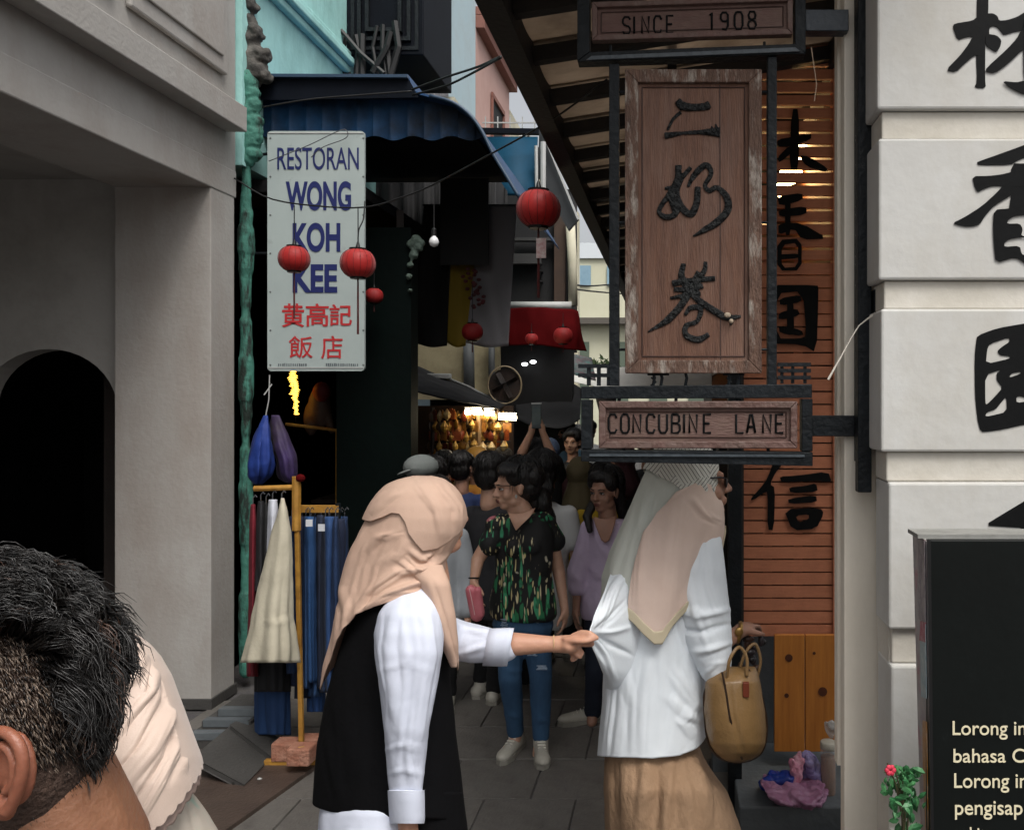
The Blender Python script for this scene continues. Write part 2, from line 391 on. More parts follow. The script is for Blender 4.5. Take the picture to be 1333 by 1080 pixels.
M['bulb'] = mat('white_bulb_glass', '#d8dadb', None, rough=.2)
M['signw'] = mat('white_sign_board', '#a6b1af', '#9ba6a5', 3, .5, .03, 30, dirt_shade='#8a9290', dscale=9, damt=.5, dlo=.62, dhi=.68)
M['navy'] = mat('navy_print', '#15205a', None, rough=.5)
M['redp'] = mat('red_print', '#b0282c', None, rough=.5)
M['board'] = mat('blackboard_face', '#0b0e0d', '#101413', 3, .4, .04, 30, dirt_shade='#2a302f', dscale=12, damt=.3, dlo=.6, spec=.2)
M['chalk'] = mat('cream_print', '#d8cfb0', None, rough=.6)
M['tile'] = mat('grey_stone_block', '#62676a', '#50565a', 5, .6, .2, 40, dirt_shade='#3b4043', dscale=3, damt=.5)

# ================================================================== ground and paving
g = G(); g.box((-60,-40,-.3), (60,90,-.012)); struct(obj('ground', g, M['ground']))
lane = struct(obj('lane_pavement', G().box((-2.65,-3,-.011), (.9,30,-.006)), M['ground']))
slab_meshes = {}
rs = random.Random(3)
for j in range(13):
    for i in range(8):
        x0 = -2.55+i*.42+(.21 if j % 2 else 0)-.2; y0 = 2.2+j*.42
        if x0 > .85: continue
        k = rs.randrange(5); key = (k,)
        if key not in slab_meshes:
            r2 = random.Random(k); q = G(); e = .0014
            z = [.003+r2.uniform(-.0025,.0025) for _ in range(4)]
            q.add([(e,e,-.01),(.42-e,e,-.01),(.42-e,.42-e,-.01),(e,.42-e,-.01),(e+.004,e+.004,z[0]),(.416-e,e+.004,z[1]),(.416-e,.416-e,z[2]),(e+.004,.416-e,z[3])],
                  [(4,5,6,7),(0,1,5,4),(1,2,6,5),(2,3,7,6),(3,0,4,7)])
            me = bpy.data.meshes.new('paving_slab'); me.from_pydata(q.v, [], q.f); me.materials.append(M['pave']); slab_meshes[key] = me
        o = bpy.data.objects.new('paving_slab', slab_meshes[key]); o.location = (x0, y0, rs.uniform(-.002,.002)); COL.objects.link(o); o.parent = lane
# brown drain strip, kerb ramp slabs at the foot of the left shophouse
drain = struct(obj('drain_strip', G().add([(-2.65,2.2,.022),(-2.15,2.2,.022),(-1.72,4.4,.022),(-2.65,4.4,.022),(-2.65,2.2,.0),(-2.15,2.2,.0),(-1.72,4.4,.0),(-2.65,4.4,.0)],
    [(0,1,2,3),(4,5,1,0),(5,6,2,1),(7,4,0,3),(6,7,3,2)]), M['pave2']))
kerb = struct(obj('kerb', G().box((-2.95,-3,0), (-2.7,4.7,.13)), M['stone'], bevel=.01))

def slab(g, pts, th):
    pts = [Vector(p) for p in pts]; n = (pts[1]-pts[0]).cross(pts[2]-pts[0]).normalized()
    if n.z < 0: n = -n
    v = [p for p in pts]+[p-n*th for p in pts]; k = len(pts)
    g.add(v, [tuple(range(k)), tuple(range(2*k-1,k-1,-1))]+[(i,(i+1)%k+0,(i+1)%k+k,i+k) for i in range(k)])
t = thing('access_ramp', 'dark grey concrete ramp slabs sloping off the steps at the left kerb', 'ramp', (-2.6,4.2,0))
def gp(px, py, h): # ground-ish point: pixel at height h
    z = (CH-h)*F/(py-VY); return P(px, py, z)
a = G(); slab(a, [gp(252,985,.12), gp(300,945,.12), gp(352,985,.03), gp(318,1020,.03)], .03); obj('ramp_slab', a, M['stone'], t, bevel=.004)
a = G(); slab(a, [gp(300,943,.14), gp(322,930,.14), gp(372,968,.05), gp(354,984,.05)], .03); obj('ramp_slab', a, M['stone'], t, bevel=.004)
a = G(); slab(a, [gp(262,982,.05), gp(270,979,.05), gp(312,1010,.035), gp(304,1018,.035)], .02); obj('edge_strip', a, M['stone'], t)
t = thing('door_step', 'stepped dark stone threshold with pale nosings below the green pillar', 'step', (-2.9,5,0))
for i, (x0,y0,x1,y1,hh) in enumerate([(246,955,300,925,.1),(262,938,316,908,.14),(282,924,330,895,.18)]):
    a = G(); z0 = (CH-hh)*F/(y0-VY); xx = PX(x0,z0); a.box((xx,z0,0), (xx+.26,z0+.25,hh)); obj('tread', a, M['stone'], t, bevel=.006)
    a = G(); a.box((xx+.01,z0-.004,hh-.03), (xx+.25,z0+.045,hh+.006)); obj('nosing', a, M['tile'], t)

# ================================================================== cream shophouse on the left
XL = -2.73
t = thing('shophouse', 'cream plastered corner shophouse with arcade beam, cornice and dark arched doorway', 'building', (-3.5,4,0))
obj('column', G().box((-3.30,5.0,0), (XL,5.27,3.09)), M['cream'], t, bevel=.006)
obj('column_base', G().box((-3.32,4.985,0), (XL+.012,5.28,.06)), M['stone'], t)
obj('wall', G().box((-3.28,-1.5,3.09), (XL,5.28,9.5)), M['cream'], t)
obj('beam', G().box((-3.30,-1.5,3.082), (XL+.006,5.285,3.25)), M['cream'], t, bevel=.008)
obj('cornice', G().box((XL+.002,-1.5,3.46), (-2.60,5.17,3.61)).box((XL+.002,-1.5,3.61), (-2.66,5.2,3.64)), M['cream'], t, bevel=.006)
for (a0,a1,b0,b1) in [(4.21,5.13,3.79,7),(2.95,4.10,3.79,7),(1.7,2.85,3.79,7)]:
    q = G(); q.box((XL+.002,a0,b0), (XL+.035,a1,b1)); p_ = obj('wall_panel', q, M['cream'], t, bevel=.012)
    q = G(); q.box((XL+.036,a0+.07,b0+.09), (XL+.05,a1-.07,b1)); obj('inner_panel', q, M['cream'], p_, bevel=.006)
# arched wall
arc = [(PX(-30,5.1),0)]+[(PX(60-90*math.cos(k*PI/20),5.1), PZ(534-80*math.sin(k*PI/20),5.1)) for k in range(21)]+[(PX(150,5.1),0)]
outl = [(-5.6,0)]+arc+[(-3.302,0),(-3.302,3.16),(-5.6,3.16)]
obj('arched_wall', poly(outl, [], 5.26, .14), M['creamd'], t)
obj('ceiling', G().box((-5.6,-1.5,3.161), (-3.302,5.26,3.24)), M['creamd'], t)
obj('inner_wall', G().box((-5.7,-1.5,0), (-5.601,5.1,3.2)), M['creamd'], t)
obj('dark_hall', G().box((-5.5,7.9,0), (-3.0,8,3.1)).box((-5.6,5.3,0), (-5.5,8,3.1)).box((-5.5,5.3,3.05), (-3,8,3.1)).box((-3.1,5.3,0), (-3.0,8,3.1)), M['dark'], t)
obj('walkway_floor', G().box((-5.6,-1.5,0), (-2.96,5.1,.128)), M['stone'], t)

# ================================================================== peeling green pillar and corbel
t = thing('pillar', 'peeling turquoise timber pillar beside the cream column', 'pillar', (-2.7,5.35,0))
q = G()
for k in range(30):
    z0 = .1+k*.116; w_ = .040+.010*math.sin(k*.9)+rs.uniform(-.004,.004); q.cap((-2.712+rs.uniform(-.003,.003),5.38,z0),(-2.712+rs.uniform(-.003,.003),5.38,z0+.13),w_,w_,8)
uobj('shaft', q, M['peel'], t, .013, 2, .006, 24, 1, (1,1,.4))
q = G()
for i in range(16):
    z = 3.35+i*.035; q.ell((-2.70+rs.uniform(-.03,.05),5.38,z), (.05+rs.uniform(0,.03),.05,.04+rs.uniform(0,.02)), n=8)
uobj('scroll_bracket', q, M['peel'], t, .012, 2, .012, 30)
t = thing('corbel', 'broken grey stucco corbel jutting from the corner above the pillar', 'corbel', (-2.7,5.4,3.9))
q = G()
for (px,py,r) in [(312,150,11),(316,125,13),(322,102,20),(333,92,18),(325,75,20),(340,72,14),(322,52,18),(335,45,12),(318,28,14),(325,8,12),(346,100,10),(318,165,9),(320,-12,14)]:
    c = P(px,py,5.42); q.ell(c, (r/F*5.4*rs.uniform(.7,1), .07, r/F*5.4*rs.uniform(.6,.9)), n=8)
uobj('stucco', q, mat('weathered_stucco', '#6d6963', '#2b2a28', 9, .9, .6, 40, dirt_shade='#0f0f0f', dscale=8, damt=.9), t, .014, 1, .03, 22)

# ================================================================== teal restaurant building (upper floor) and lane frontage
t = thing('teal_shophouse', 'teal plastered upper storey with moulding and dark window bay above the blue awning', 'building', (-2.9,7,0))
obj('wall', G().box((-3.2,5.31,3.3), (-2.7,9.2,9.5)), M['teal'], t)
q = G(); 
for k,(zz,dx) in enumerate([(4.50,.05),(4.56,.09),(4.63,.05)]): q.box((-2.698,5.31,zz), (-2.698+dx,6.98,zz+.055))
obj('moulding', q, M['teal'], t, bevel=.01)
bay = obj('window_bay', G().box((-2.698,7.0,4.67), (-2.06,7.9,6.4)), mat('dark_navy_shutter', '#090c13', '#0f131b', 5, .6, .1, spec=.1), t, bevel=.01)
for k,(a_,b_,c_) in enumerate([(.03,.0,.03),(.09,.02,.10),(.16,.035,.17)]):
    q = G(); x0,x1,z0,z1 = -2.69+a_,-2.07-a_,4.68+c_,6.3
    q.box((x0,6.99-b_,z0),(x1,7.0,z0+.03)).box((x0,6.99-b_,z0+.03),(x0+.03,7.0,z1)).box((x1-.03,6.99-b_,z0+.03),(x1,7.0,z1))
    obj('window_frame', q, M['iron'], bay)
obj('ledge_wall', G().box((-2.698,7.95,3.6), (-2.05,8.1,4.66)), M['paleb'], t)
q = G()
for px in (446,452,463,470,488,498,507,513):
    q.tube([P(px+rs.uniform(-4,4),28+rs.uniform(0,20),6.95), P(px+rs.uniform(-6,6),62,6.95), P(px+rs.uniform(-8,8),104,6.95)], rs.uniform(.012,.03), 6)
q.tube([P(444,40,6.9), P(470,70,6.9), P(500,96,6.9)], .02, 6).tube([P(505,60,6.9), P(485,95,6.9)], .025, 6)
tag(obj('cable_bundle', q, M['wire']), 'tangle of black cables and pipes below the window bay', 'cables')
t = thing('pale_blue_shophouse', 'pale blue upper storey with a mottled bare plaster pillar beyond the window bay', 'building', (-2.9,10,0))
obj('pilaster', G().box((-3.2,9.21,3), (-2.66,10.05,12)), M['mottle'], t)
obj('wall', G().box((-3.2,10.06,0), (-2.7,11.6,12)), M['ltblue'], t)
t = thing('pink_shophouse', 'pale pink upper storey with brown eave above the blue awnings', 'building', (-2.9,12,0))
obj('wall', G().box((-3.2,11.61,0), (-2.7,14,6.9)), M['pink'], t)
obj('eave', G().box((-3.2,11.61,6.9), (-2.58,14.1,7.08)).box((-3.2,11.61,7.08), (-2.5,14.2,7.2)), M['pinkd'], t, bevel=.01)
w_ = obj('window', G().box((-2.72,12.6,5.2),(-2.69,13.4,6.3)), M['dark'], t); obj('window_frame', G().box((-2.69,12.55,5.15),(-2.66,13.45,5.2)).box((-2.69,12.55,5.19),(-2.66,12.6,6.3)).box((-2.69,13.4,5.19),(-2.66,13.45,6.3)).box((-2.69,12.55,6.29),(-2.66,13.45,6.36)), M['pinkd'], w_)
t = thing('cream_shophouse', 'small cream upper storey with white window hood far down the lane', 'building', (-2.9,15,0))
obj('wall', G().box((-3.2,14.05,0), (-2.7,19,6.6)), M['paleb'], t)
for k in range(3):
    w_ = obj('window', G().box((-2.72,14.7+k*1.4,5.0),(-2.69,15.4+k*1.4,6.0)), M['dark'], t)
    obj('window_frame', G().beam((-2.6,14.6+k*1.4,6.3),(-2.6,15.05+k*1.4,6.55),.1,.06).beam((-2.6,15.05+k*1.4,6.55),(-2.6,15.5+k*1.4,6.3),.1,.06), M['whitem'], w_)

# dark-walled lane frontage on the left: restaurant interior
t = thing('restaurant_shop', 'dark open shopfront of the restaurant behind the clothes racks', 'shop', (-2.6,6,0))
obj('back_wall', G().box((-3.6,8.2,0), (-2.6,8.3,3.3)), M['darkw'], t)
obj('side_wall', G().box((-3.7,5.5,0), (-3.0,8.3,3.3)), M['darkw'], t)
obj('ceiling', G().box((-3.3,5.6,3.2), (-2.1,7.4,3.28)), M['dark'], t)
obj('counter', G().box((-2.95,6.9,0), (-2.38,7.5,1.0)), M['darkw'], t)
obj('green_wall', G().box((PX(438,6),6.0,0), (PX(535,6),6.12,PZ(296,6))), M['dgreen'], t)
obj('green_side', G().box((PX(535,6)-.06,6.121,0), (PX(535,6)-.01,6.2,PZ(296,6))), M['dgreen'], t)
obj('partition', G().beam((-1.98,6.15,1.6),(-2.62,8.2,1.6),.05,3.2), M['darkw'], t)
q = G()
for (px,py,r) in [(536,318,7),(541,312,7),(545,322,6),(538,332,7),(534,345,5),(533,360,5),(549,316,5),(534,378,4)]: q.ell(P(px,py,5.98),(r*.0054,.03,r*.0054),n=8)
uobj('capital_scroll', q, mat('green_grey_stucco','#56655d','#39483f',9,.8,.4), t, .01, 2, .01, 30)
obj('shelf_post', G().tube([P(440,560,6.4),P(440,655,6.4)],.02), M['gold'], t)
obj('shelf_rail', G().tube([P(372,552,6.4),P(440,560,6.4)],.012), M['gold'], t)
# interior shelf goods
t = thing('shelf', 'dim timber shelf of packets inside the restaurant doorway', 'shelf', (-2.9,7.6,.9))
for k in range(3): obj('board', G().box((-3.0,7.6,1.15+k*.42),(-2.4,7.9,1.18+k*.42)), M['dbrown'], t)
q = G()
for k in range(3):
    for i in range(9):
        x = -2.96+i*.065; h = rs.uniform(.08,.2); q.box((x,7.62,1.181+k*.42),(x+.05,7.7,1.18+k*.42+h))
stuff(obj('packets', q, mat('faded_packets','#6b4a30','#2f3a4a',9,.6), t))
q = G(); c = P(381,485,6.6)
s_ = thing('light_string', 'vertical string of yellow lit beads hanging under the white sign', 'lights', c)
obj('cord', G().tube([P(381,480,6.6),P(385,548,6.6)],.003,5), M['wire'], s_)
for k in range(22): 
    yy = 484+k*2.6; wdt = 7 if k < 12 else 4
    obj('bead', G().ell(P(381+k*.25+rs.uniform(-1.5,1.5), yy, 6.6+rs.uniform(-.02,.02)), (.0060*wdt*rs.uniform(.6,1.1),.012,.0062), n=6), MATS.get('bead') or mat('bead','#ffc24a',None,emit=3), s_)
m_ = thing('doll', 'dim figurine with red bobble hat in the restaurant doorway', 'figurine', P(416,560,6.7))
q = G(); q.ell(P(416,530,6.7),(.09,.07,.17)).ell(P(405,545,6.7),(.06,.05,.14)).cap(P(425,530,6.7),P(432,560,6.7),.03,.03)
uobj('figure', q, mat('tan_cloth','#5c463a','#46342b',9), m_, .012)
obj('red_hat', G().ell(P(419,510,6.65),(.07,.06,.08)), mat('dim_red','#7d1a1c','#5a1012',9), m_, smooth=True)

# ================================================================== blue awnings
prof = [(318,99),(531,100),(538,121),(560,127),(588,135),(610,150),(627,172),(642,202),(660,232),(677,260)]
t = thing('blue_awning', 'dark blue metal awning with curved drop and corrugated valance above the restaurant sign', 'awning', (-2.2,5.5,3.5))
q = G(); n = len(prof)
vv = [P(a,b,5.5) for a,b in prof]; top = [v+Vector((0,0,.015)) for v in vv]; bk = [Vector((v.x,7.4,v.z)) for v in vv]; bt = [v+Vector((0,0,.015)) for v in bk]
q.add(vv+top+bk+bt, [(i,i+1,n+i+1,n+i) for i in range(n-1)]+[(n+i,n+i+1,3*n+i+1,3*n+i) for i in range(n-1)]+[(i+1,i,2*n+i,2*n+i+1) for i in range(n-1)]+[(2*n+i,3*n+i,3*n+i+1,2*n+i+1) for i in range(n-1)])
obj('roof_sheet', q, M['blue'], t)
obj('rim', G().tube([v+Vector((0,-.01,.008)) for v in [Vector(p) for p in catmull([tuple(v) for v in vv[3:]],30)]], .012, 8), mat('edge_trim','#2c4258',None,rough=.4), t, smooth=True)
obj('fascia', G().add([P(318,100,5.49),P(531,101,5.49),P(545,127,5.49),P(318,131,5.49),P(318,100,5.52),P(531,101,5.52),P(545,127,5.52),P(318,131,5.52)],[(3,2,1,0),(4,5,6,7),(0,1,5,4),(1,2,6,5),(2,3,7,6),(3,0,4,7)]), M['bluedk'], t)
obj('edge_strip', G().beam(P(318,99,5.47),P(531,100,5.47),.03,.02), mat('edge_trim','#2c4258',None,rough=.4), t)
# corrugated valance
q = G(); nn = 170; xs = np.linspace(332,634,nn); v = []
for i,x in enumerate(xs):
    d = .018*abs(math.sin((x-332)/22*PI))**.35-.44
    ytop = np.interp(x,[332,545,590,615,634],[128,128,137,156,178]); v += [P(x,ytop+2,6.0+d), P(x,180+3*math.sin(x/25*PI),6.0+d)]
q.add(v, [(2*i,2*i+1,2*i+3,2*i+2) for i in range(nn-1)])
o = obj('valance', q, mat('lit_blue_sheet','#153a5c','#0f2a45',5,.6,.05,40,dirt_shade='#060d16',dscale=1.6,damt=.95,dlo=.4,dhi=.6,spec=.2), t); s_ = o.modifiers.new('s','SOLIDIFY'); s_.thickness=.004  # lit blue and shaded dark areas of the valance put into its colour patches
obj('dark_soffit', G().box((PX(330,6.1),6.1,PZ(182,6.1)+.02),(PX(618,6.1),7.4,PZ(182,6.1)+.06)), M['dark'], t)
q = G()
t2 = thing('stall_backdrop', 'black tarpaulin wall hung beneath the curved end of the blue awning', 'tarpaulin', P(580,300,7.7))
nn = 60; v = []
for i in range(nn):
    x = 465+(660-465)*i/(nn-1); d = .03*math.sin(i*.9)+.02*math.sin(i*2.3); ytop = np.interp(x,[465,618,640,665],[180,180,225,262])
    v += [P(x,ytop-6,7.7+d),P(x,430,7.7+d)]
q.add(v,[(2*i,2*i+1,2*i+3,2*i+2) for i in range(nn-1)]); o = obj('tarp', q, M['dark'], t2, smooth=True); o.modifiers.new('s','SOLIDIFY').thickness=.004
obj('ring', G().tube([P(606+34*math.cos(a),310+38*math.sin(a),7.6) for a in np.linspace(PI,2*PI,16)],.01,6), mat('dim_grey','#2c2c2e',None), t2)
q = G(); v = []; nn = 24
for i in range(nn):
    a = i/(nn-1); py = 178+a*76; 
    for px in (632-0*a, 700-4*a): v.append(P(px+(8*a if px < 660 else 0),py,8.4-.5*math.sin(a*PI*.5)))
t = thing('blue_awning_sheet', 'bright blue curved awning sheet hanging behind the first awning', 'awning', P(665,210,8.2))
q.add(v,[(2*i,2*i+2,2*i+3,2*i+1) for i in range(nn-1)]); o = obj('sheet', q, M['blue2'], t, smooth=True); o.modifiers.new('s','SOLIDIFY').thickness=.02
obj('edge', G().beam(P(628,171,8.42),P(702,172,8.42),.07,.05), M['bluedk'], t)
q = G(); 
for k in range(5): q.beam(P(632+k*16,168,8.5),P(632+k*16,152,8.5),.01,.01)
q.beam(P(628,160,8.5),P(700,160,8.5),.012,.012)
tag(obj('railing', q, M['whitem']), 'thin white railing above the bright blue awning sheet', 'railing')

# ================================================================== middle left: second shopfront with window, pipe and banner
t = thing('dark_shophouse', 'dark timber shopfront with open window bays beyond the flag', 'building', (-1.4,9.2,0))
obj('wall', G().box((PX(655,9.2),9.25,PZ(430,9.2)),(PX(742,9.2),9.4,PZ(245,9.2))), M['dark'], t)
obj('pilaster', G().box((PX(722,9.2),9.16,PZ(400,9.2)),(PX(736,9.2),9.25,PZ(282,9.2))), mat('brown_paint','#4c392c','#3a2b22',6), t)
obj('drainpipe', G().tube([P(742,284,9.1),P(745,340,9.1),P(746,398,9.1)],.05,12), M['paleb'], t, smooth=True)
obj('sill', G().tube([P(658,398,9.05),P(744,398,9.05)],.045,12), M['whitem'], t, smooth=True)
obj('ledge', G().box((PX(662,9.1),9.1,PZ(343,9.1)),(PX(704,9.1),9.2,PZ(330,9.1))), mat('dim_grey2','#3a3a3a',None), t)
obj('lintel', G().box((PX(662,9.1),9.1,PZ(313,9.1)),(PX(722,9.1),9.2,PZ(309,9.1))), mat('dim_grey2','#3a3a3a',None), t)
obj('upper_wall', G().box((-2.7,9.42,0),(PX(742,9.2),9.6,PZ(245,9.2))), M['dark'], t)
obj('lane_wall', G().box((PX(742,9.2)-.1,9.61,PZ(455,9.2)),(PX(742,9.2),9.9,PZ(245,9.2))), M['darkw'], t)
t = thing('red_banner', 'dark red cloth banner strung across below the window sill', 'banner', P(705,430,8.7))
rows = [[(655,402,8.8),(690,400,8.75),(742,402,8.8),(752,405,8.9)],[(657,430,8.75),(700,428,8.7),(745,432,8.75),(757,436,8.9)],[(662,450,8.75),(700,449,8.7),(740,455,8.75),(764,457,8.9)]]
sheet('cloth', rows, M['red'], t, 40, 20, wrk=.02, wsc=9)
# flag
fl = thing('flag', 'long black, yellow and grey-white flag hanging in front of the black tarpaulin', 'flag', P(600,270,7.3))
for nm,(a0,a1,b0,b1),c in [('black_band',(552,590,540,582),'#0b0b0c'),('yellow_band',(590,628,582,606),'#8a731c'),('white_band',(628,673,606,662),'#8d8b8e')]:
    y0 = 268
    rows = [[(a0,y0,7.3),((a0+a1)/2,y0,7.28),(a1,y0,7.3)],[((a0+b0)/2,350,7.28),((a0+a1+b0+b1)/4,350,7.33),((a1+b1)/2,350,7.28)],[(b0,446,7.3),((b0+b1)/2,452,7.26),(b1,450,7.3)]]
    sheet(nm, rows, mat(nm+'_cloth',c,None,rough=.8,bump=.1), fl, 24, 40, wrk=.012, wsc=10)
obj('pole', G().tube([P(550,267,7.3),P(675,267,7.3)],.008), M['iron'], fl)
t = thing('face_poster', 'black portrait poster hung on the upper half of the flag', 'poster', P(608,300,7.15))
obj('sheet', G().box((PX(573,7.15),7.15,PZ(345,7.15)),(PX(636,7.15),7.16,PZ(232,7.15))), mat('poster_black','#0d0d0e','#17120f',7), t)
q = G()
for k in range(26): q.ell(P(615+rs.uniform(-9,12)+(k-13)*.6,350+k*2.0,7.1),(.02,.015,.016),n=6)
tag(obj('paper_flowers', q, mat('faded_pink_petals','#6e2f33','#3b2224',14)), 'strand of faded pink paper flowers hanging before the flag', 'decoration')['kind'] = 'stuff'

# cream wall, pipes, canopies of the stalls
t = thing('stall_wall', 'yellowish cream wall with two grey pipes above the souvenir stall', 'wall', P(590,480,9.3))
obj('panel', G().box((PX(532,9.3),9.3,PZ(520,9.3)),(PX(650,9.3),9.38,PZ(440,9.3))), mat('dim_cream','#b5a988','#a39777',4,.85,dirt_shade='#37322a',dscale=3,damt=.4), t)
obj('pipe', G().tube([P(610,440,9.2),P(611,520,9.2)],.06,12), mat('dim_pipe','#5d6062','#4b4e50',6), t, smooth=True)
obj('pipe', G().tube([P(640,440,9.2),P(640,520,9.2)],.035,12), mat('dim_pipe','#5d6062',None), t, smooth=True)
def canopy(name,label,rows,m,pole=None,rods=()):
    t = thing(name,label,'canopy',P(*rows[0][0])); o = sheet('fabric', rows, m, t, 30, 20, wrk=.02, wsc=6, thick=.01)
    for a,b in rods: obj('rod', G().tube([P(*a),P(*b)],.012,6), M['iron'], t)
blk = mat('black_canvas','#141416','#1c1c1f',5,.8,.1)
canopy('stall_canopy','sagging black canvas canopy above the golden souvenir stall',[[(540,476,8.9),(575,490,8.8),(620,508,8.8),(662,524,8.8)],[(534,508,8.0),(572,516,7.9),(612,524,7.9),(650,533,8.0)]],blk,rods=[((540,478,8.8),(535,640,8.8))])
canopy('stall_canopy','black canvas canopy with pale rim to the right of the round fan',[[(668,478,10),(700,487,9.9),(735,495,9.8),(757,506,9.8)],[(672,545,9.2),(700,555,9.0),(735,556,9.0),(755,545,9.0)]],blk)
canopy('stall_canopy','white sheet canopy far down the lane behind the sign',[[(735,482,14),(800,478,14),(900,480,14),(1010,478,14)],[(728,492,12),(800,508,12),(900,512,12),(1010,512,12)]],mat('white_canvas','#cfcfc9','#bdbdb6',4,.7))
canopy('stall_canopy','teal and pink patterned awning under the red banner',[[(662,462,10.5),(700,456,10.5),(745,460,10.5),(770,466,10.5)],[(672,474,9.8),(705,478,9.8),(740,486,9.8),(776,494,9.8)]],mat('teal_pink_cloth','#3f7f78','#7a3546',9,.7,dirt_shade='#1e2a2c',dscale=7,damt=.8))
f_ = thing('wall_fan', 'round dark wall fan with pale rim above the stalls', 'fan', P(657,501,8.6))
cc = P(657,501,8.6)
obj('guard_rim', G().tube([cc+Vector((.17*math.cos(a),0,.19*math.sin(a))) for a in np.linspace(0,2*PI,33)],.009,6), mat('tan_rim','#8a7a60',None), f_)
obj('disc', G().lathe((0,0,0),[(.165,0),(.15,.03),(.05,.05)],24).box((0,0,0),(.001,.001,.001)) and G().tube([cc+Vector((0,.02,0)),cc+Vector((0,.08,0))],.165,28), mat('fan_dark','#1d1511','#33221b',9), f_)
for k in range(4):
    a = k*PI/2+.5; obj('blade', G().beam(cc+Vector((.02*math.cos(a),-.0,.02*math.sin(a))),cc+Vector((.14*math.cos(a),.005,.14*math.sin(a))),.004,.07,up=(0,.5,1) if k%2 else (1,.5,.2)), mat('fan_blade','#241915',None), f_)
obj('guard_wires', stuff(obj('t0',G().box((0,0,-5),(.001,.001,-4.999)),M['iron'])) and (lambda q:[q.tube([cc+Vector((.02*math.cos(a),-.03,.02*math.sin(a))),cc+Vector((.165*math.cos(a),-.005,.18*math.sin(a)))],.0015,4) for a in np.linspace(0,2*PI,24,endpoint=False)] and q)(G()), M['iron'], f_)
bpy.data.objects.remove(bpy.data.objects['t0'])

for k,(px,py,w_,h_,zz,c,lab) in enumerate([(741,540,13,40,9.6,'#5d8796','pale blue shirt hanging at the right of the black canopy'),(728,548,10,34,9.8,'#2f3338','charcoal shirt hanging beside the pale blue one'),(752,552,12,36,10.0,'#8e8f90','grey shirt hanging nearest the sign frame'),(700,470,30,10,9.6,'#8a2f44','crimson cloth bundle under the red banner'),(728,468,16,14,9.9,'#2f6c66','teal cloth bundle at the end of the red banner'),(676,590,12,60,9.4,'#3a2a22','brown cloth hanging behind the phone holder')]):
    t = thing('hanging_cloth', lab, 'cloth', P(px,py,zz), 'cloths hanging over the lane')
    drape('cloth', [(py,px-w_*.3,px+w_*.3,zz,.03),(py+h_*.15,px-w_/2,px+w_/2,zz,.06),(py+h_*.6,px-w_*.45,px+w_*.45,zz,.07),(py+h_,px-w_/2,px+w_/2,zz,.07)], mat('cloth_'+c[1:],c,None,rough=.85), t, nth=30, nv=24, ribs=((.15,4,1,1),), wrk=.01)
    obj('hook', G().tube([P(px,py,zz),P(px,py-6,zz)],.006,5), M['iron'], t)
for k,(px,py) in enumerate([(683,474),(694,471),(632,534)]):
    l_ = thing('small_lamp', ['left white spot lamp under the patterned awning','right white spot lamp under the patterned awning','tiny bulb between the stall tubes'][k], 'lamp', P(px,py,9.3), 'small lamps in the lane'); obj('glass', G().ell(P(px,py,9.3),(.035,.03,.02)), mat('cool_lamp','#ffffff',None,emit=3), l_, smooth=True); obj('cap', G().ell(P(px,py-2.6,9.3),(.02,.02,.012)), M['iron'], l_)
tag(obj('canopy_rim', G().tube([P(*p) for p in [(545,488,8.85),(575,489,8.8),(610,503,8.7),(648,524,8.7)]],.012,6), mat('pale_rim','#8d8f8c',None)), 'pale metal rim running along the sagging black canopy', 'rim')
tag(obj('light_box', G().box((PX(548,8.7),8.7,PZ(493,8.7)),(PX(585,8.7),8.8,PZ(486,8.7))), M['whitem'],None,bevel=.01), 'white box fixture above the sagging black canopy', 'fixture')
t = thing('glow_tray', 'tray of orange snacks with an added glow low behind the floral woman', 'tray', P(615,715,6.3))
obj('tray', G().box((PX(597,6.3),6.3,PZ(745,6.3)),(PX(650,6.3),6.7,PZ(738,6.3))), M['dbrown'], t)
for k in range(26): obj('snack', G().ell(P(600+(k%9)*5+rs.uniform(-1,1),734-(k//9)*9+rs.uniform(-1,1),6.35+rs.uniform(0,.2)),(.028,.03,.024),n=7), mat('snack_%d'%(k%3),['#d9682a','#c94a1e','#e09a3c'][k%3],None,emit=.25 if k%3 else 0), t, smooth=True)  # orange light on the table put into most snacks as a faint glow
# ================================================================== souvenir stall with golden goods
t = thing('souvenir_stall', 'souvenir stall with lit rails crammed with golden trinkets', 'stall', P(590,700,8.2))
obj('back_board', G().box((PX(538,8.4),8.4,.4),(PX(668,8.4),8.44,PZ(528,8.4))), mat('stall_brown','#2b1c12','#3a2414',6,.8), t)
obj('post', G().tube([P(623,530,8.0),P(624,700,8.0)],.025), mat('tan_pole','#7a6144',None), t)
obj('post', G().tube([P(563,530,8.0),P(563,700,8.0)],.02), M['dbrown'], t)
obj('table', G().box((PX(545,7.9),7.7,.7),(PX(650,7.9),8.3,.75)), M['dbrown'], t)
for yy in (545,575,605,635): obj('rail', G().tube([P(560,yy,8.1),P(665,yy,8.1)],.008,6), M['iron'], t)
cols = ['#b8862e','#8a3d1d','#d1a850','#6e2418','#9a6a2a','#c7b07a','#3f4a3a']
gm = [mat('trinket_%s'%'abcdefg'[i],c,'#5a2d12',20,.4,.2) for i,c in enumerate(cols)]
protos = []
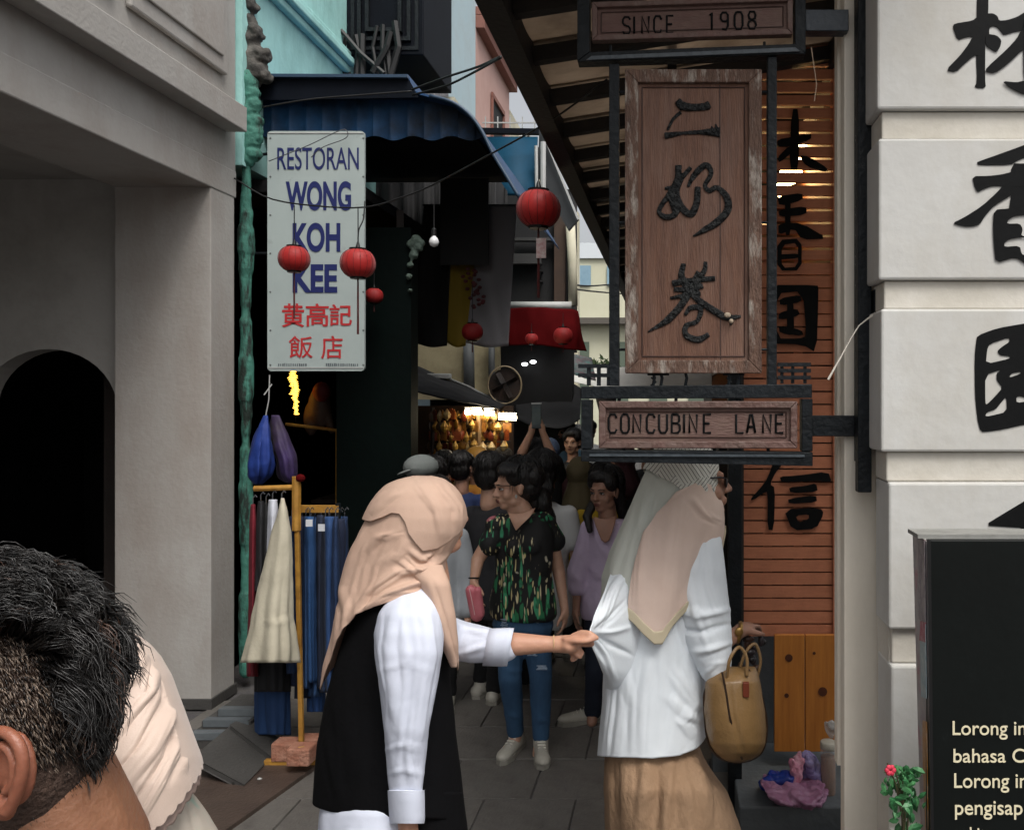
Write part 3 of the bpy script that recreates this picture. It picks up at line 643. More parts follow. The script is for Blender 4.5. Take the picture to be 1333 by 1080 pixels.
for k in range(7):
    for v_ in range(2):
        q = G(); w0 = .028+.012*v_
        if k % 3 == 0: q.ell((0,0,-.05),(w0,.012,.045),n=8).cap((0,0,0),(0,0,-.02),.006,.006,6)
        elif k % 3 == 1: q.box((-w0,-.006,-.1),(w0,.006,-.01)).box((-w0*.4,-.008,-.01),(w0*.4,.008,.004))
        else: q.lathe((0,0,-.08),[(.006,.08),(w0*.5,.06),(w0,.03),(w0*.8,.0),(.004,-.03)],8)
        me = bpy.data.meshes.new('trinket'); me.from_pydata(q.v,[],q.f); me.materials.append(gm[k]); protos.append(me)
k = 0
for row in range(9):
    for i in range(20):
        x = 562+i*5.1+rs.uniform(-1.5,1.5); y = 534+row*13+rs.uniform(-2,2)
        if 640 < x and row > 6: continue
        o = bpy.data.objects.new('trinket', rs.choice(protos)); o.location = P(x,y,8.05+rs.uniform(-.15,.12)); o.rotation_euler = (0,0,rs.uniform(-1,1)); COL.objects.link(o)
        tag(o, 'small golden or red trinket hanging on the rails of the lit souvenir stall', 'trinket', 'trinkets on the souvenir stall'); k += 1
for (x0,x1,y) in [(606,627,536),(631,643,537),(650,672,543)]:
    lab = {606:'left long lit fluorescent tube over the souvenir stall',631:'short lit fluorescent tube between two longer ones',650:'right lit fluorescent tube above the orange goods'}[x0]
    l_ = thing('tube_lamp', lab, 'lamp', P(x0,y,7.9), 'fluorescent tubes over the stall')
    obj('tube', G().tube([P(x0,y,7.9),P(x1,y+1,7.9)],.022,10), mat('stall_tube','#ffedc8',None,emit=26), l_); obj('fitting', G().box(P(x0-1,y-4,7.95),P(x1+1,y-6,7.99)), M['whitem'], l_)

# ================================================================== right awning
H0 = 1.3; XA = -H0/2
t = thing('lean_to_awning', 'long lean-to awning of brown sheets on black rafters over the lane', 'awning', (0,5,CH+H0))
def az(x): return CH+H0+.157*(x-XA)+.02
obj('edge_beam', G().box((XA,1.2,CH+H0),(XA+.09,16,CH+H0+.13)), M['rafter'], t)
obj('edge_trim', G().box((XA-.012,1.2,CH+H0+.1),(XA,16,CH+H0+.17)), M['dbrown'], t)
obj('wall_beam', G().box((.72,2.7,az(.72)-.03),(.8,16,az(.72)+.1)), M['rafter'], t)
ys = [1.55,2.0,2.5,2.98]+[3.4+i*.475 for i in range(24)]
for y in ys:
    obj('rafter', G().beam((XA+.09,y,az(XA+.09)+.03),(.72,y,az(.72)+.03),.05,.062), M['rafter'], t)
for i in range(len(ys)-1):
    v = []; nn = 9
    for j in range(nn):
        s = j/(nn-1); y = ys[i]-.02+(ys[i+1]-ys[i]+.04)*s; dz = .095+.004*(i%2)-.03*math.sin(s*PI)
        for x in (XA+.05,.76): v.append((x,y,az(x)+dz))
    q = G().add(v,[(2*j,2*j+1,2*j+3,2*j+2) for j in range(nn-1)])
    o = obj('roof_sheet', q, M['amber'] if ys[i] < 5.1 else M['whitem'] if i%2 else M['amber'], t, smooth=True); o.modifiers.new('s','SOLIDIFY').thickness=.006  # white on far sheets paints in their lit, reflective look
obj('purlin', G().beam((0,1.2,az(0)+.09),(0,16,az(0)+.09),.04,.04), M['rafter'], t)
# end gable of a further awning + white posts
t = thing('far_awning', 'second darker awning with thin white edging further down the lane', 'awning', P(720,220,9.6))
A_ = [P(702,165,8),P(753,285,8),P(740,300,8),P(700,230,8)]
q = G().add(A_+[v+Vector((0,.06,0)) for v in A_],[(0,3,2,1),(4,5,6,7),(0,1,5,4),(1,2,6,5),(2,3,7,6),(3,0,4,7)])
obj('end_panel', q, mat('slate_panel','#2d3134','#23272a',5), t)
obj('edging', G().beam(P(704,166,7.95),P(753,286,7.95),.02,.02), M['whitem'], t)
obj('post', G().tube([P(698,190,7.9),P(699,252,7.9)],.018), M['whitem'], t); obj('post', G().tube([P(707,185,7.9),P(707,246,7.9)],.026), M['whitem'], t)

# right side lane wall behind the slatted panel, roof returns
t = thing('lane_shophouse', 'dark shuttered shopfronts running down the right side of the lane', 'building', (1,8,0))
obj('wall', G().box((.82,4.2,0),(1.6,22,4.3)), M['darkw'], t)
obj('return_wall', G().box((.36,6.5,0),(.81,6.6,3.0)), M['dark'], t)
obj('upper_wall', G().box((.84,2.9,3.45),(1.6,4.19,4.4)), M['paleb'], t)

# far end of the lane
t = thing('far_building', 'pale yellow building with bluish windows closing the far end of the lane', 'building', (-2,26,0))
obj('wall', G().box((-6,26,0),(6,27,PZ(322,26))), mat('far_yellow','#cbcab4','#c2c0a6',1,.9), t)
obj('parapet', G().box((-6,25.9,PZ(336,25.9)),(6,26,PZ(316,25.9))), mat('far_white','#cfd6da',None), t)
for k in range(9):
    w_ = obj('window', G().box((-5.6+k*1.2,25.93,PZ(372,26)),(-4.9+k*1.2,25.99,PZ(346,26))), mat('far_glass','#7796a8','#8fabba',3,.3), t)
    obj('window_frame', G().box((-5.27+k*1.2,25.9,PZ(372,26)),(-5.23+k*1.2,25.93,PZ(346,26))), mat('far_white','#cfd6da',None), w_)
for k in range(9): obj('door', G().box((-5.5+k*1.2,25.95,0),(-4.95+k*1.2,25.99,PZ(445,26))), mat('far_dark','#5a6658',None), t)
obj('ledge', G().box((-6,25.6,PZ(422,25.8)),(6,25.99,PZ(414,25.8))), mat('far_tile','#56514a',None), t)
t = thing('corner_building', 'off-white wall at the left of the far opening', 'building', (-1.9,17,0))
obj('wall', G().box((-2.69,19.05,0),(PX(752,19),19.4,6)), M['paleb'], t)
# plants far
q = G(); 
for k in range(260):
    c = P(789+rs.gauss(0,8),482+rs.gauss(0,6),15+rs.gauss(0,.3)); a = rs.uniform(0,6.3); d = Vector((math.cos(a),.3,math.sin(a)))*.07; e = Vector((-math.sin(a),.4,math.cos(a)))*.025
    q.add([c-d,c+e,c+d,c-e],[(0,1,2,3)])
t = thing('potted_plant', 'small dark green bush against the bright far end', 'plant', P(789,500,15))
stuff(obj('leaves', q, mat('far_leaf','#26381f','#3a4d2a',8), t)); obj('pot', G().lathe(P(789,515,15)+Vector((0,0,-.3)),[(.12,0),(.2,.3)],12), M['stone'], t)

# ================================================================== right white pillar with rusticated blocks
t = thing('stone_pillar', 'white painted corner pillar of grooved blocks with big black brushed characters', 'pillar', (1.2,2.1,0))
ZP = 2.0
core = obj('core', G().box((PX(1150,ZP)+.02,ZP+.03,0),(3.2,2.14,4.0)), M['groove'], t)
edges = [(-200,142,1142),(180,364,1144),(402,588,1147),(628,819,1157),(866,1045,1160),(1085,1450,1162)]
for a_,b_,l_ in edges:
    z0 = max(PZ(b_,ZP),0); q = G().box((PX(l_,ZP),ZP,z0),(3.2,2.13,PZ(a_,ZP)))
    obj('block', q, M['pillar'], t, bevel=.006)
for (a_,b_,l_) in [(142,180,1150),(364,402,1153),(588,628,1156),(819,866,1163)]:
    obj('groove', G().box((PX(l_,ZP),ZP+.016,PZ(b_,ZP)+.001),(3.2,2.125,PZ(a_,ZP)-.001)), M['groove'], t, bevel=.004)
t = thing('beige_pilaster', 'smooth beige rendered strip between the white pillar and the slatted panel', 'wall', (.6,2.2,0))
obj('render', G().box((PX(1099,2.2),2.2,0),(3.2,2.25,4.2)), M['beige'], t, bevel=.004)
obj('edge_bead', G().box((PX(1092,2.24),2.26,PZ(1000,2.24)),(PX(1099,2.24)+.03,2.30,PZ(-300,2.24))), M['beige'], t)
# brushed characters on the pillar
O1,S1 = (1220,0),8.31
lin_ = [[(435,-150),(555,-150),(550,150),(540,220),(520,300),(515,850),(525,960),(400,950),(430,890),(420,600),(425,180)],
 [(430,190),(380,230),(180,262),(168,300),(220,440),(300,410),(375,400),(430,450),(560,400),(560,310),(600,285),(650,300),(690,350),(720,385),(820,355),(890,340),(1000,330),(1000,100),(939,140),(860,190),(750,225),(665,230),(650,180),(600,150),(540,152)],
 [(375,410),(340,480),(250,600),(90,765),(200,785),(300,690),(400,605),(460,600),(460,380)],
 [(520,370),(640,390),(690,440),(680,510),(640,570),(600,550),(520,500)],
 [(900,340),(860,420),(750,540),(530,740),(520,780),(620,800),(760,700),(920,545),(980,520),(980,320)],
 [(925,150),(1040,150),(1040,960),(935,950)],
 [(700,885),(850,900),(939,880),(1000,880),(1000,1020),(930,1025),(830,980),(760,940)],
 [(1030,250),(1180,200),(1300,210),(1290,330),(1150,340),(1030,370)],[(1030,420),(1120,520),(1330,760),(1250,790),(1120,680),(1020,560)]]
O2,S2 = (1220,170),6.0
xiang = [[(310,250),(330,240),(500,180),(678,115),(800,70),(800,190),(678,215),(620,240),(575,270),(320,272)],
 [(575,258),(700,260),(700,640),(555,640),(577,500)],
 [(272,358),(400,357),(500,345),(600,320),(900,330),(900,430),(600,440),(500,435),(430,435),(370,455),(315,485),(290,440)],
 [(520,420),(470,480),(350,590),(200,685),(115,725),(200,750),(270,752),(330,735),(370,670),(440,590),(590,500),(600,430)],
 [(690,430),(760,500),(900,600),(1050,680),(960,720),(830,680),(690,560)],
 [[(440,620),(560,612),(690,600),(880,600),(900,640),(880,1040),(760,1080),(680,1035),(610,990),(455,1035),(440,900),(433,760)],
  [(540,730),(550,700),(600,670),(678,662),(790,665),(790,830),(650,830),(665,770),(640,728)],
  [(520,910),(520,880),(560,850),(650,835),(790,850),(790,960),(678,975),(655,965),(640,902)]]]
O3,S3 = (1250,410),6.35
yuan = [[[(140,170),(300,110),(527,70),(760,40),(1100,60),(1120,500),(1090,930),(760,880),(527,905),(350,945),(240,962),(168,965),(140,860),(120,650),(118,350),(130,230)],
 [(240,240),(400,185),(410,220),(340,265),(305,300),(330,335),(410,340),(410,360),(210,405),(220,290)],
 [(205,495),(340,450),(300,480),(300,540),(350,600),(290,670),(220,740),(205,730)],
 [(380,670),(385,800),(240,835),(205,835),(215,805),(290,780),(330,730)],
 [(405,505),(430,480),(495,470),(500,485),(410,515)],
 [(460,680),(490,670),(560,690),(600,700),(560,712),(465,725)],[(700,200),(960,180),(960,420),(700,380)],[(720,520),(940,540),(930,780),(720,780)]]]
O4,S4 = (1100,600),2.25
xin = [[(408,188),(470,150),(524,118),(600,70),(640,110),(600,200),(590,420),(550,420),(548,230),(520,195),(470,192)]]
for nm,pl,o_,s_ in [('brushed_character',lin_,O1,S1),('brushed_character',xiang,O2,S2),('brushed_character',yuan,O3,S3),('brushed_character',xin,O4,S4)]:
    obj(nm, glyph(pl,o_,s_,ZP-.0006,.0016,.0004), M['ink'], t)

# ================================================================== orange slatted panel
ZO = 3.9
t = thing('slatted_panel', 'tall orange-brown slatted shutter with black brushed characters and lamps glowing behind', 'shutter', (.55,ZO,.75))
r3 = random.Random(5)
for k in range(47):
    y0 = 40+k*16.8
    q = G().box((PX(966,ZO),ZO,PZ(y0+12.6+(2.2 if k > 17 else 0),ZO)),(PX(1091,ZO),ZO+.02,PZ(y0,ZO)))
    o = obj('slat', q, M['orange'], t); o.rotation_euler = (0,0,0)
for a_,b_ in ((962,968),(1087,1093)): obj('stile', G().box((PX(a_,ZO)-.01,ZO-.012,PZ(828,ZO)),(PX(b_,ZO),ZO+.06,PZ(20,ZO))), M['dbrown'] if a_<1000 else M['orange'], t)
for x in (1000,1040): obj('stile', G().box((PX(x,ZO)-.02,ZO+.022,PZ(826,ZO)),(PX(x,ZO)+.02,ZO+.03,PZ(330,ZO))), M['orange'], t)
obj('backing', G().box((PX(966,ZO),ZO+.035,PZ(826,ZO)),(PX(1091,ZO),ZO+.04,PZ(420,ZO))), M['signd'], t)
O5,S5=(980,130),3.17
ob1=[[(160,40),(190,40),(190,290),(150,290)],[(100,165),(190,150),(240,140),(240,165),(150,195),(100,195)],[(190,230),(230,235),(310,285),(300,300),(220,275)],[(150,190),(175,205),(110,262),(100,240)],
 [(100,400),(205,385),(205,415),(110,440)],[(105,455),(220,440),(220,475),(110,485)],[(132,400),(155,400),(155,560),(132,560)],[(105,510),(200,510),(310,575),(200,577),(170,530),(105,560)],
 [[(100,580),(200,573),(200,705),(100,705)],[(118,600),(186,590),(186,690),(118,695)]],[(100,640),(190,635),(190,655),(100,660)],
 [[(60,765),(265,765),(270,780),(262,1045),(205,1010),(60,1005)],[(95,800),(205,790),(220,975),(190,985),(95,985)]],[(110,820),(195,805),(200,835),(110,850)],[(105,880),(180,860),(195,890),(105,910)],[(140,820),(165,820),(170,970),(140,970)],[(105,930),(200,950),(210,975),(110,965)]]
obj('brushed_character', glyph(ob1,O5,S5,ZO-.006,.005), M['ink'], t)
O6,S6=(970,590),9.0
ob2=[[(340,80),(460,80),(430,130),(350,230),(290,360),(350,400),(335,900),(260,890),(265,440),(200,470),(120,530),(65,550),(80,510),(200,380),(260,290)],[(400,270),(600,260),(970,210),(1015,340),(850,315),(430,345)],
 [(510,395),(700,380),(830,345),(850,450),(530,465)],[(500,530),(830,485),(840,570),(510,590)],[[(450,650),(880,635),(920,700),(830,880),(550,900)],[(590,725),(745,710),(745,770),(620,805)]]]
obj('brushed_character', glyph(ob2,O6,S6,ZO-.006,.005), M['ink'], t)
tail=[[(1035,470),(1075,490),(1072,500),(1030,498)]]
# room behind the slats with its lamps
t = thing('lamp_room', 'dim brown room behind the slatted shutter', 'room', (.6,5,0))
obj('walls', G().box((.30,ZO+.1,2.0),(.32,6.4,3.7)).box((.30,6.4,1.5),(.82,6.42,3.7)).box((.79,ZO+.1,1.5),(.81,6.4,3.7)).box((.3,ZO+.1,3.7),(.82,6.4,3.72)), mat('amber_wall','#5a3a25','#472c1c',3), t)
for k,(px,py,r) in enumerate([(1071,173,9),(1043,201,8),(1030,225,8),(1020,247,6),(994,292,6),(1060,183,3)]):
    l_ = thing('ceiling_lamp', ['brightest lamp glowing through the slats at upper right','second lamp glowing through the slats below the brightest','third lamp glowing through the slats in the slanting row','fourth lamp glowing through the slats in the slanting row','lowest lamp glowing through the slats beside the iron post','small lamp beside the brightest one behind the slats'][k], 'lamp', P(px,py,5.0), 'lamps behind the slatted shutter')
    obj('glass', G().ell(P(px,py,5.0),(r*.0085,.05,r*.0085)), M['warm'], l_, smooth=True); obj('shade', G().tube([P(px,py-6,5.0)+Vector((0,.04,0)),P(px,py-14,5.0)+Vector((0,.04,0))],.015), M['iron'], l_)
# pine door planks
t = thing('plank_door', 'varnished pine plank board with knots below the slatted shutter', 'door', P(1048,978,3.86))
for a_,b_ in ((1008,1047.5),(1048.5,1089)): obj('plank', G().box((PX(a_,3.86),3.86,PZ(978,3.86)),(PX(b_,3.86),3.88,PZ(826,3.86))), M['pine'], t, bevel=.003)
for (px,py,r) in [(1027,856,5),(1071,900,6),(1024,905,3),(1060,850,2)]: obj('knot', G().tube([P(px,py,3.857),P(px,py,3.857)+Vector((0,.0025,0))],r*.0035,12), mat('knot_brown','#3d1d0c','#5b2c12',30), t)
t = thing('iron_post', 'dark iron door post at the left edge of the slatted shutter', 'post', (.25,3.7,0))
obj('shaft', G().box((PX(948,3.75),3.75,0),(PX(966,3.75),3.8,PZ(480,3.75))), M['iron'], t, bevel=.004)
t = thing('stone_step', 'grey tiled stone step and wall foot under the pine planks', 'step', (.6,3.6,0))
obj('step', G().box((PX(962,3.5),3.5,0),(.95,4.15,.15)), M['tile'], t, bevel=.008)
obj('wall_foot', G().box((.2,4.16,0),(.95,4.3,.8)), M['tile'], t)
# ================================================================== hanging iron sign
def zs(px): return 2.235-.06*(px-757)/300
def SP(px,py,d=0): z = zs(px)-d; return P(px,py,zs(px))*1.0 if d == 0 else Vector(((px-VX)/F*zs(px), z, CH-(py-VY)/F*zs(px)))
def sbox(g, x0,y0,x1,y1,d0,d1): # d towards the viewer
    v = [SP(x,y,d) if d else SP(x,y) for d in (d1,d0) for x,y in ((x0,y1),(x1,y1),(x1,y0),(x0,y0))]
    return g.add(v,[(0,1,2,3),(7,6,5,4),(4,5,1,0),(5,6,2,1),(6,7,3,2),(7,4,0,3)])
def squad(g, pts, d0, d1):
    v = [SP(x,y,d1) for x,y in pts]+[SP(x,y,d0) for x,y in pts]; k = len(pts)
    return g.add(v,[tuple(range(k)),tuple(range(2*k-1,k-1,-1))]+[(i,i+k,(i+1)%k+k,(i+1)%k) for i in range(k)])
t = thing('hanging_sign', 'tall iron-framed wooden street sign with three boards hanging from the white pillar', 'sign', P(905,515,2.2))
fr = obj('lower_frame', squad(squad(squad(squad(G(),[(757,503),(1056,500),(1056,518),(757,519)],-.03,.014),[(757,585),(1057,588),(1057,606),(757,600)],-.03,.014),[(757,520),(771,520),(771,584),(757,584)],-.03,.012),[(1043,519),(1057,519),(1057,587),(1043,587)],-.03,.012), M['iron'], t, bevel=.002)
fr2 = obj('upper_frame', squad(squad(squad(squad(G(),[(752,-30),(768,-30),(768,70),(752,82)],-.03,.012),[(1034,-30),(1048,-30),(1048,72),(1034,62)],-.03,.012),[(752,83),(768,70.5),(1034,60),(1048,73)],-.03,.014),[(752,-48),(1048,-48),(1048,-31),(752,-31)],-.03,.014), M['iron'], t, bevel=.002)
for x0,x1 in ((793,806),(999,1011)): obj('post', sbox(G(),x0,84 if x0<900 else 75,x1,502,-.024,.006), M['iron'], t, bevel=.002)
obj('frame_lip', squad(squad(G(),[(771,77),(1034,66),(1040,71),(764,82)],.0145,.02),[(768,590),(1046,591),(1046,594),(768,593)],.0145,.02), mat('worn_iron','#4b5359','#343b41',20,.4,.2), t)
# lattice ornaments
q = G()
for px in (764,777,790): sbox(q,px,474,px+5,502,-.006,.004)
for py in (474,486): sbox(q,753,py,795,py+5,-.002,.008)
obj('lattice', q, M['iron'], t)
q = G()
for py in (472,480,489): sbox(q,1012,py,1055,py+5,-.002,.008)
for px in (1016,1030,1046): sbox(q,px,474,px+4,499,-.006,.002)
obj('lattice', q, M['iron'], t)
# hangers between boards
q = G()
for px in (850,860,892,948,960): q.tube([SP(px,484,.0),SP(px+2,492,.0),SP(px,503,.0)],.0045,6)
for px in (857,955): q.tube([SP(px-14,487,.0),SP(px+14,487,.0)],.004,6); q.tube([SP(px-9,491,.0),SP(px-3,497,0),SP(px-10,502,.0)],.003,6)
for px in (806,880,960): q.tube([SP(px,518,-.0),SP(px,526,0)],.005,6); 
for px in (812,930,1000): q.tube([SP(px,580,-.0),SP(px,587,0)],.005,6)
for py in (120,290,455): q.tube([SP(806,py,0),SP(818,py,0)],.004,6); q.tube([SP(988,py,0),SP(1000,py,0)],.004,6)
q.tube([SP(795,60,0),SP(795,72,0)],.004,6); q.tube([SP(995,55,0),SP(995,66,0)],.004,6)
obj('hanger', q, M['iron'], t)
def board(x0,y0,x1,y1,mw,mi,name,ins=10,dd=.0,tl=0):
    """moulded wooden board: outer frame pieces and a recessed face; tl lifts the right end"""
    L_ = lambda x: -tl*(x-x0)/(x1-x0)
    b = obj(name, squad(G(),[(x0+ins,y1-ins+L_(x0)),(x1-ins,y1-ins+L_(x1)),(x1-ins,y0+ins+L_(x1)),(x0+ins,y0+ins+L_(x0))],-.006,.004), mi, t)
    o_ = [(x0,y0+L_(x0)),(x1,y0+L_(x1)),(x1,y1+L_(x1)),(x0,y1+L_(x0))]; i_ = [(x0+ins,y0+ins+L_(x0)),(x1-ins,y0+ins+L_(x1)),(x1-ins,y1-ins+L_(x1)),(x0+ins,y1-ins+L_(x0))]
    for k in range(4):
        a,b2,c,d = o_[k],o_[(k+1)%4],i_[(k+1)%4],i_[k]
        obj('moulding', squad(G(),[a,d,c,b2],-.01,.016), mw, b, bevel=.0025)
    ii = [(x0+ins+5,y0+ins+5+L_(x0)),(x1-ins-5,y0+ins+5+L_(x1)),(x1-ins-5,y1-ins-5+L_(x1)),(x0+ins+5,y1-ins-5+L_(x0))]
    q = G()
    for k in range(4): q.tube([SP(*ii[k],.005),SP(*ii[(k+1)%4],.005)],.0018,5)
    obj('inlay_line', q, M['signd'], b)
    return b
b1 = board(771,6,1031,56,mat('dull_frame','#6b5049','#553f39',14,.6,.4,50,dirt_shade='#7c6b62',dscale=14,damt=.6),mat('dull_face','#6b4f48','#5c433c',7,.6,.3,50,stretch=(1,1,6),dirt_shade='#7b6a5c',dscale=6,damt=.5),'top_board',7,tl=8)
b2 = board(814,93,991,486,M['worn'],M['sign'],'main_board',17)
b3 = board(780,522,1037,583,mat('dull_frame','#4f3a34',None),mat('dull_face','#513b36',None),'lower_board',9)
obj('joint_line', squad(G(),[(936,112),(937.6,112),(938.6,468),(937,468)],.0041,.0052), M['signd'], b2)
# lettering: strokes like carved rounded letters
FONT = {'S':[[(.95,.15),(.75,0),(.25,0),(.05,.15),(.05,.35),(.25,.48),(.75,.55),(.95,.7),(.95,.85),(.75,1),(.25,1),(.05,.85)]],'I':[[(.5,0),(.5,1)]],
 'N':[[(.08,1),(.08,0),(.92,1),(.92,0)]],'C':[[(.95,.2),(.75,0),(.25,0),(.05,.2),(.05,.8),(.25,1),(.75,1),(.95,.8)]],'E':[[(.9,0),(.1,0),(.1,1),(.9,1)],[(.1,.5),(.75,.5)]],
 '1':[[(.2,.15),(.55,0),(.55,1)]],'9':[[(.9,.4),(.7,.52),(.3,.52),(.1,.38),(.1,.15),(.3,0),(.7,0),(.9,.15),(.9,.8),(.7,1),(.25,.97)]],'0':[[(.25,0),(.75,0),(.95,.2),(.95,.8),(.75,1),(.25,1),(.05,.8),(.05,.2),(.25,0)]],
 '8':[[(.5,.47),(.2,.4),(.1,.2),(.25,0),(.75,0),(.9,.2),(.8,.4),(.5,.47),(.15,.6),(.05,.8),(.25,1),(.75,1),(.95,.8),(.85,.6),(.5,.47)]],
 'O':[[(.25,0),(.75,0),(.95,.2),(.95,.8),(.75,1),(.25,1),(.05,.8),(.05,.2),(.25,0)]],'U':[[(.05,0),(.05,.8),(.25,1),(.75,1),(.95,.8),(.95,0)]],
 'B':[[(.05,0),(.7,0),(.88,.12),(.88,.36),(.7,.48),(.05,.48)],[(.7,.48),(.95,.62),(.95,.86),(.75,1),(.05,1),(.05,0)]],'L':[[(.1,0),(.1,1),(.9,1)]],'A':[[(.05,1),(.4,0),(.6,0),(.95,1)],[(.25,.68),(.75,.68)]]}
def letters(s, xs_, y0, y1, wpx, r, m, par, tl=None):
    for ch,x in zip(s,xs_):
        if ch == ' ': continue
        q = G()
        for st in FONT[ch]:
            w2 = wpx if ch not in 'I1' else wpx*.7
            dy = tl(x) if tl else 0
            q.tube([SP(x+a*w2, y0+b*(y1-y0)+dy, .006) for a,b in st], r, 8, flat=.5)
        obj('letter', q, m, par, smooth=True)
tl1 = lambda x: -8*(x-771)/260
letters('SINCE', [810.5,822,835,851,867], 25, 47, 10.5, .0027, M['ink'], b1, tl1)
letters('1908', [922,937,955.5,973], 23, 45, 11.5, .0028, M['ink'], b1, tl1)
cx_ = [792,814,835,857,878,899,917,927,940.5]
letters('CONCUBINE', [792,808,823.5,841.5,857.5,874,886.5,896.5,915], 539, 563, 11.5, .003, M['ink'], b3)
letters('LANE', [957,971.5,992,1008.5], 539,563, 12, .003, M['ink'], b3)
# carved characters
def strokes(lst, org, sc, par):
    q = G()
    for pts,ws in lst:
        p_ = catmull([(org[0]+a/sc, org[1]+b/sc) for a,b in pts], 8*len(pts)) if len(pts) > 2 else np.array([(org[0]+a/sc, org[1]+b/sc) for a,b in pts])
        if not hasattr(ws,'__len__'): ws = [ws]*len(pts)
        wr = np.interp(np.linspace(0,1,len(p_)), np.linspace(0,1,len(ws)), ws)/sc/2*2.2/F
        q.tube([SP(a,b,.006) for a,b in p_], list(wr), 10, flat=.6)
    uobj('carved_character', q, M['relief'], par, .0016, 1, .0007, 300)
O7,S7=(840,110),5.146
strokes([([(215,115),(250,150),(330,160),(430,150)],[50,62,50,52]),([(240,190),(185,240),(150,310)],[26,22,20]),([(410,120),(430,165)],[20,30]),([(130,350),(250,332),(370,325),(500,325)],[48,24,32,70]),([(470,270),(490,340)],[14,34]),([(440,285),(470,330)],[10,30])],O7,S7,b2)
strokes([([(222,545),(215,640),(160,740),(105,820),(95,865),(140,892),(195,875),(235,800)],[48,44,38,34,34,42,44,40]),([(305,560),(240,640),(212,740),(255,840),(310,868),(345,790),(350,690)],[30,36,40,48,52,48,42]),([(285,690),(330,610),(405,545),(440,600),(400,680),(430,715),(480,695),(545,760),(550,845),(480,925),(400,975),(320,1020)],[20,42,46,34,32,36,34,50,54,54,44,14]),([(130,700),(200,690)],[24,28]),([(160,730),(190,800),(200,850)],[40,60,44])],O7,S7,b2)
O8,S8=(830,330),6.353
strokes([([(380,85),(365,200),(440,330)],[44,60,60]),([(560,70),(548,150),(440,330)],[34,44,56]),([(285,250),(400,230),(640,208)],[56,50,44]),([(300,300),(420,300),(540,270)],[40,50,44]),([(270,372),(390,350),(520,330)],[26,44,44]),([(500,150),(400,370),(260,540),(85,650)],[36,62,66,14]),([(440,330),(520,400),(640,480),(740,530),(855,520)],[56,56,64,60,24]),([(390,510),(440,450),(520,460),(490,560),(400,600),(405,680),(500,712),(590,670)],[30,50,46,40,46,56,60,40]),([(780,560),(765,595)],[40,14])],O8,S8,b2)
obj('broken_patch', G().ell(P(947,410,2.178),(.009,.004,.007)).ell(P(952,418,2.178),(.006,.004,.006)), mat('pale_splinter','#b9aa95','#7c6c5b',90,.8,.4), b2)
# brackets
obj('arm', sbox(G(),1058,541,1142,568,-.05,-.01), M['iron'], t, bevel=.002)
obj('arm', sbox(G(),1049,10,1106,38,-.05,-.01), mat('blue_grey_iron','#27323d','#1f2932',12,.4,.2), t, bevel=.002)
t = thing('sign_pole', 'black wall pole with ragged seam carrying the hanging sign', 'pole', P(1124,640,2.15))
obj('shaft', G().box((PX(1117,2.12),2.12,PZ(641,2.12)),(PX(1135,2.12),2.155,PZ(-60,2.12))), M['iron'], t, bevel=.003)
obj('shaft_flange', G().box((PX(1113,2.16),2.156,PZ(600,2.16)),(PX(1118,2.16),2.17,PZ(-60,2.16))), M['iron'], t)
obj('bracket', G().box((PX(1136,2.12),2.10,PZ(410,2.12)),(PX(1139,2.12)+.004,2.15,PZ(378,2.12))), M['iron'], t)
q = G()
for k in range(46): yy = 150+k*5.4; q.ell(P(1115+rs.uniform(-.6,.6),yy,2.15),(.0028,.003,.003),n=5)
stuff(obj('weld_beads', q, mat('rust_white','#8f8a84',None), t))
q = G().tube([P(*p) for p in [(1140,408,2.09),(1128,416,2.08),(1118,424,2.08),(1108,440,2.08),(1096,462,2.08),(1078,494,2.08)]],[.004,.002,.0015,.0018,.0022,.003],6)
tag(obj('cable_end', q, mat('white_cable','#cfc9bd',None)), 'frayed white cable end curling from the black pole', 'cable')
q = G().tube([P(*p) for p in [(1056,62,2.1),(1060,90,2.1),(1063,110,2.1),(1060,132,2.1)]],.0012,5)
tag(obj('loose_wire', q, mat('tan_wire','#9a8672',None)), 'thin loose wire dangling at the top of the slatted shutter', 'wire')

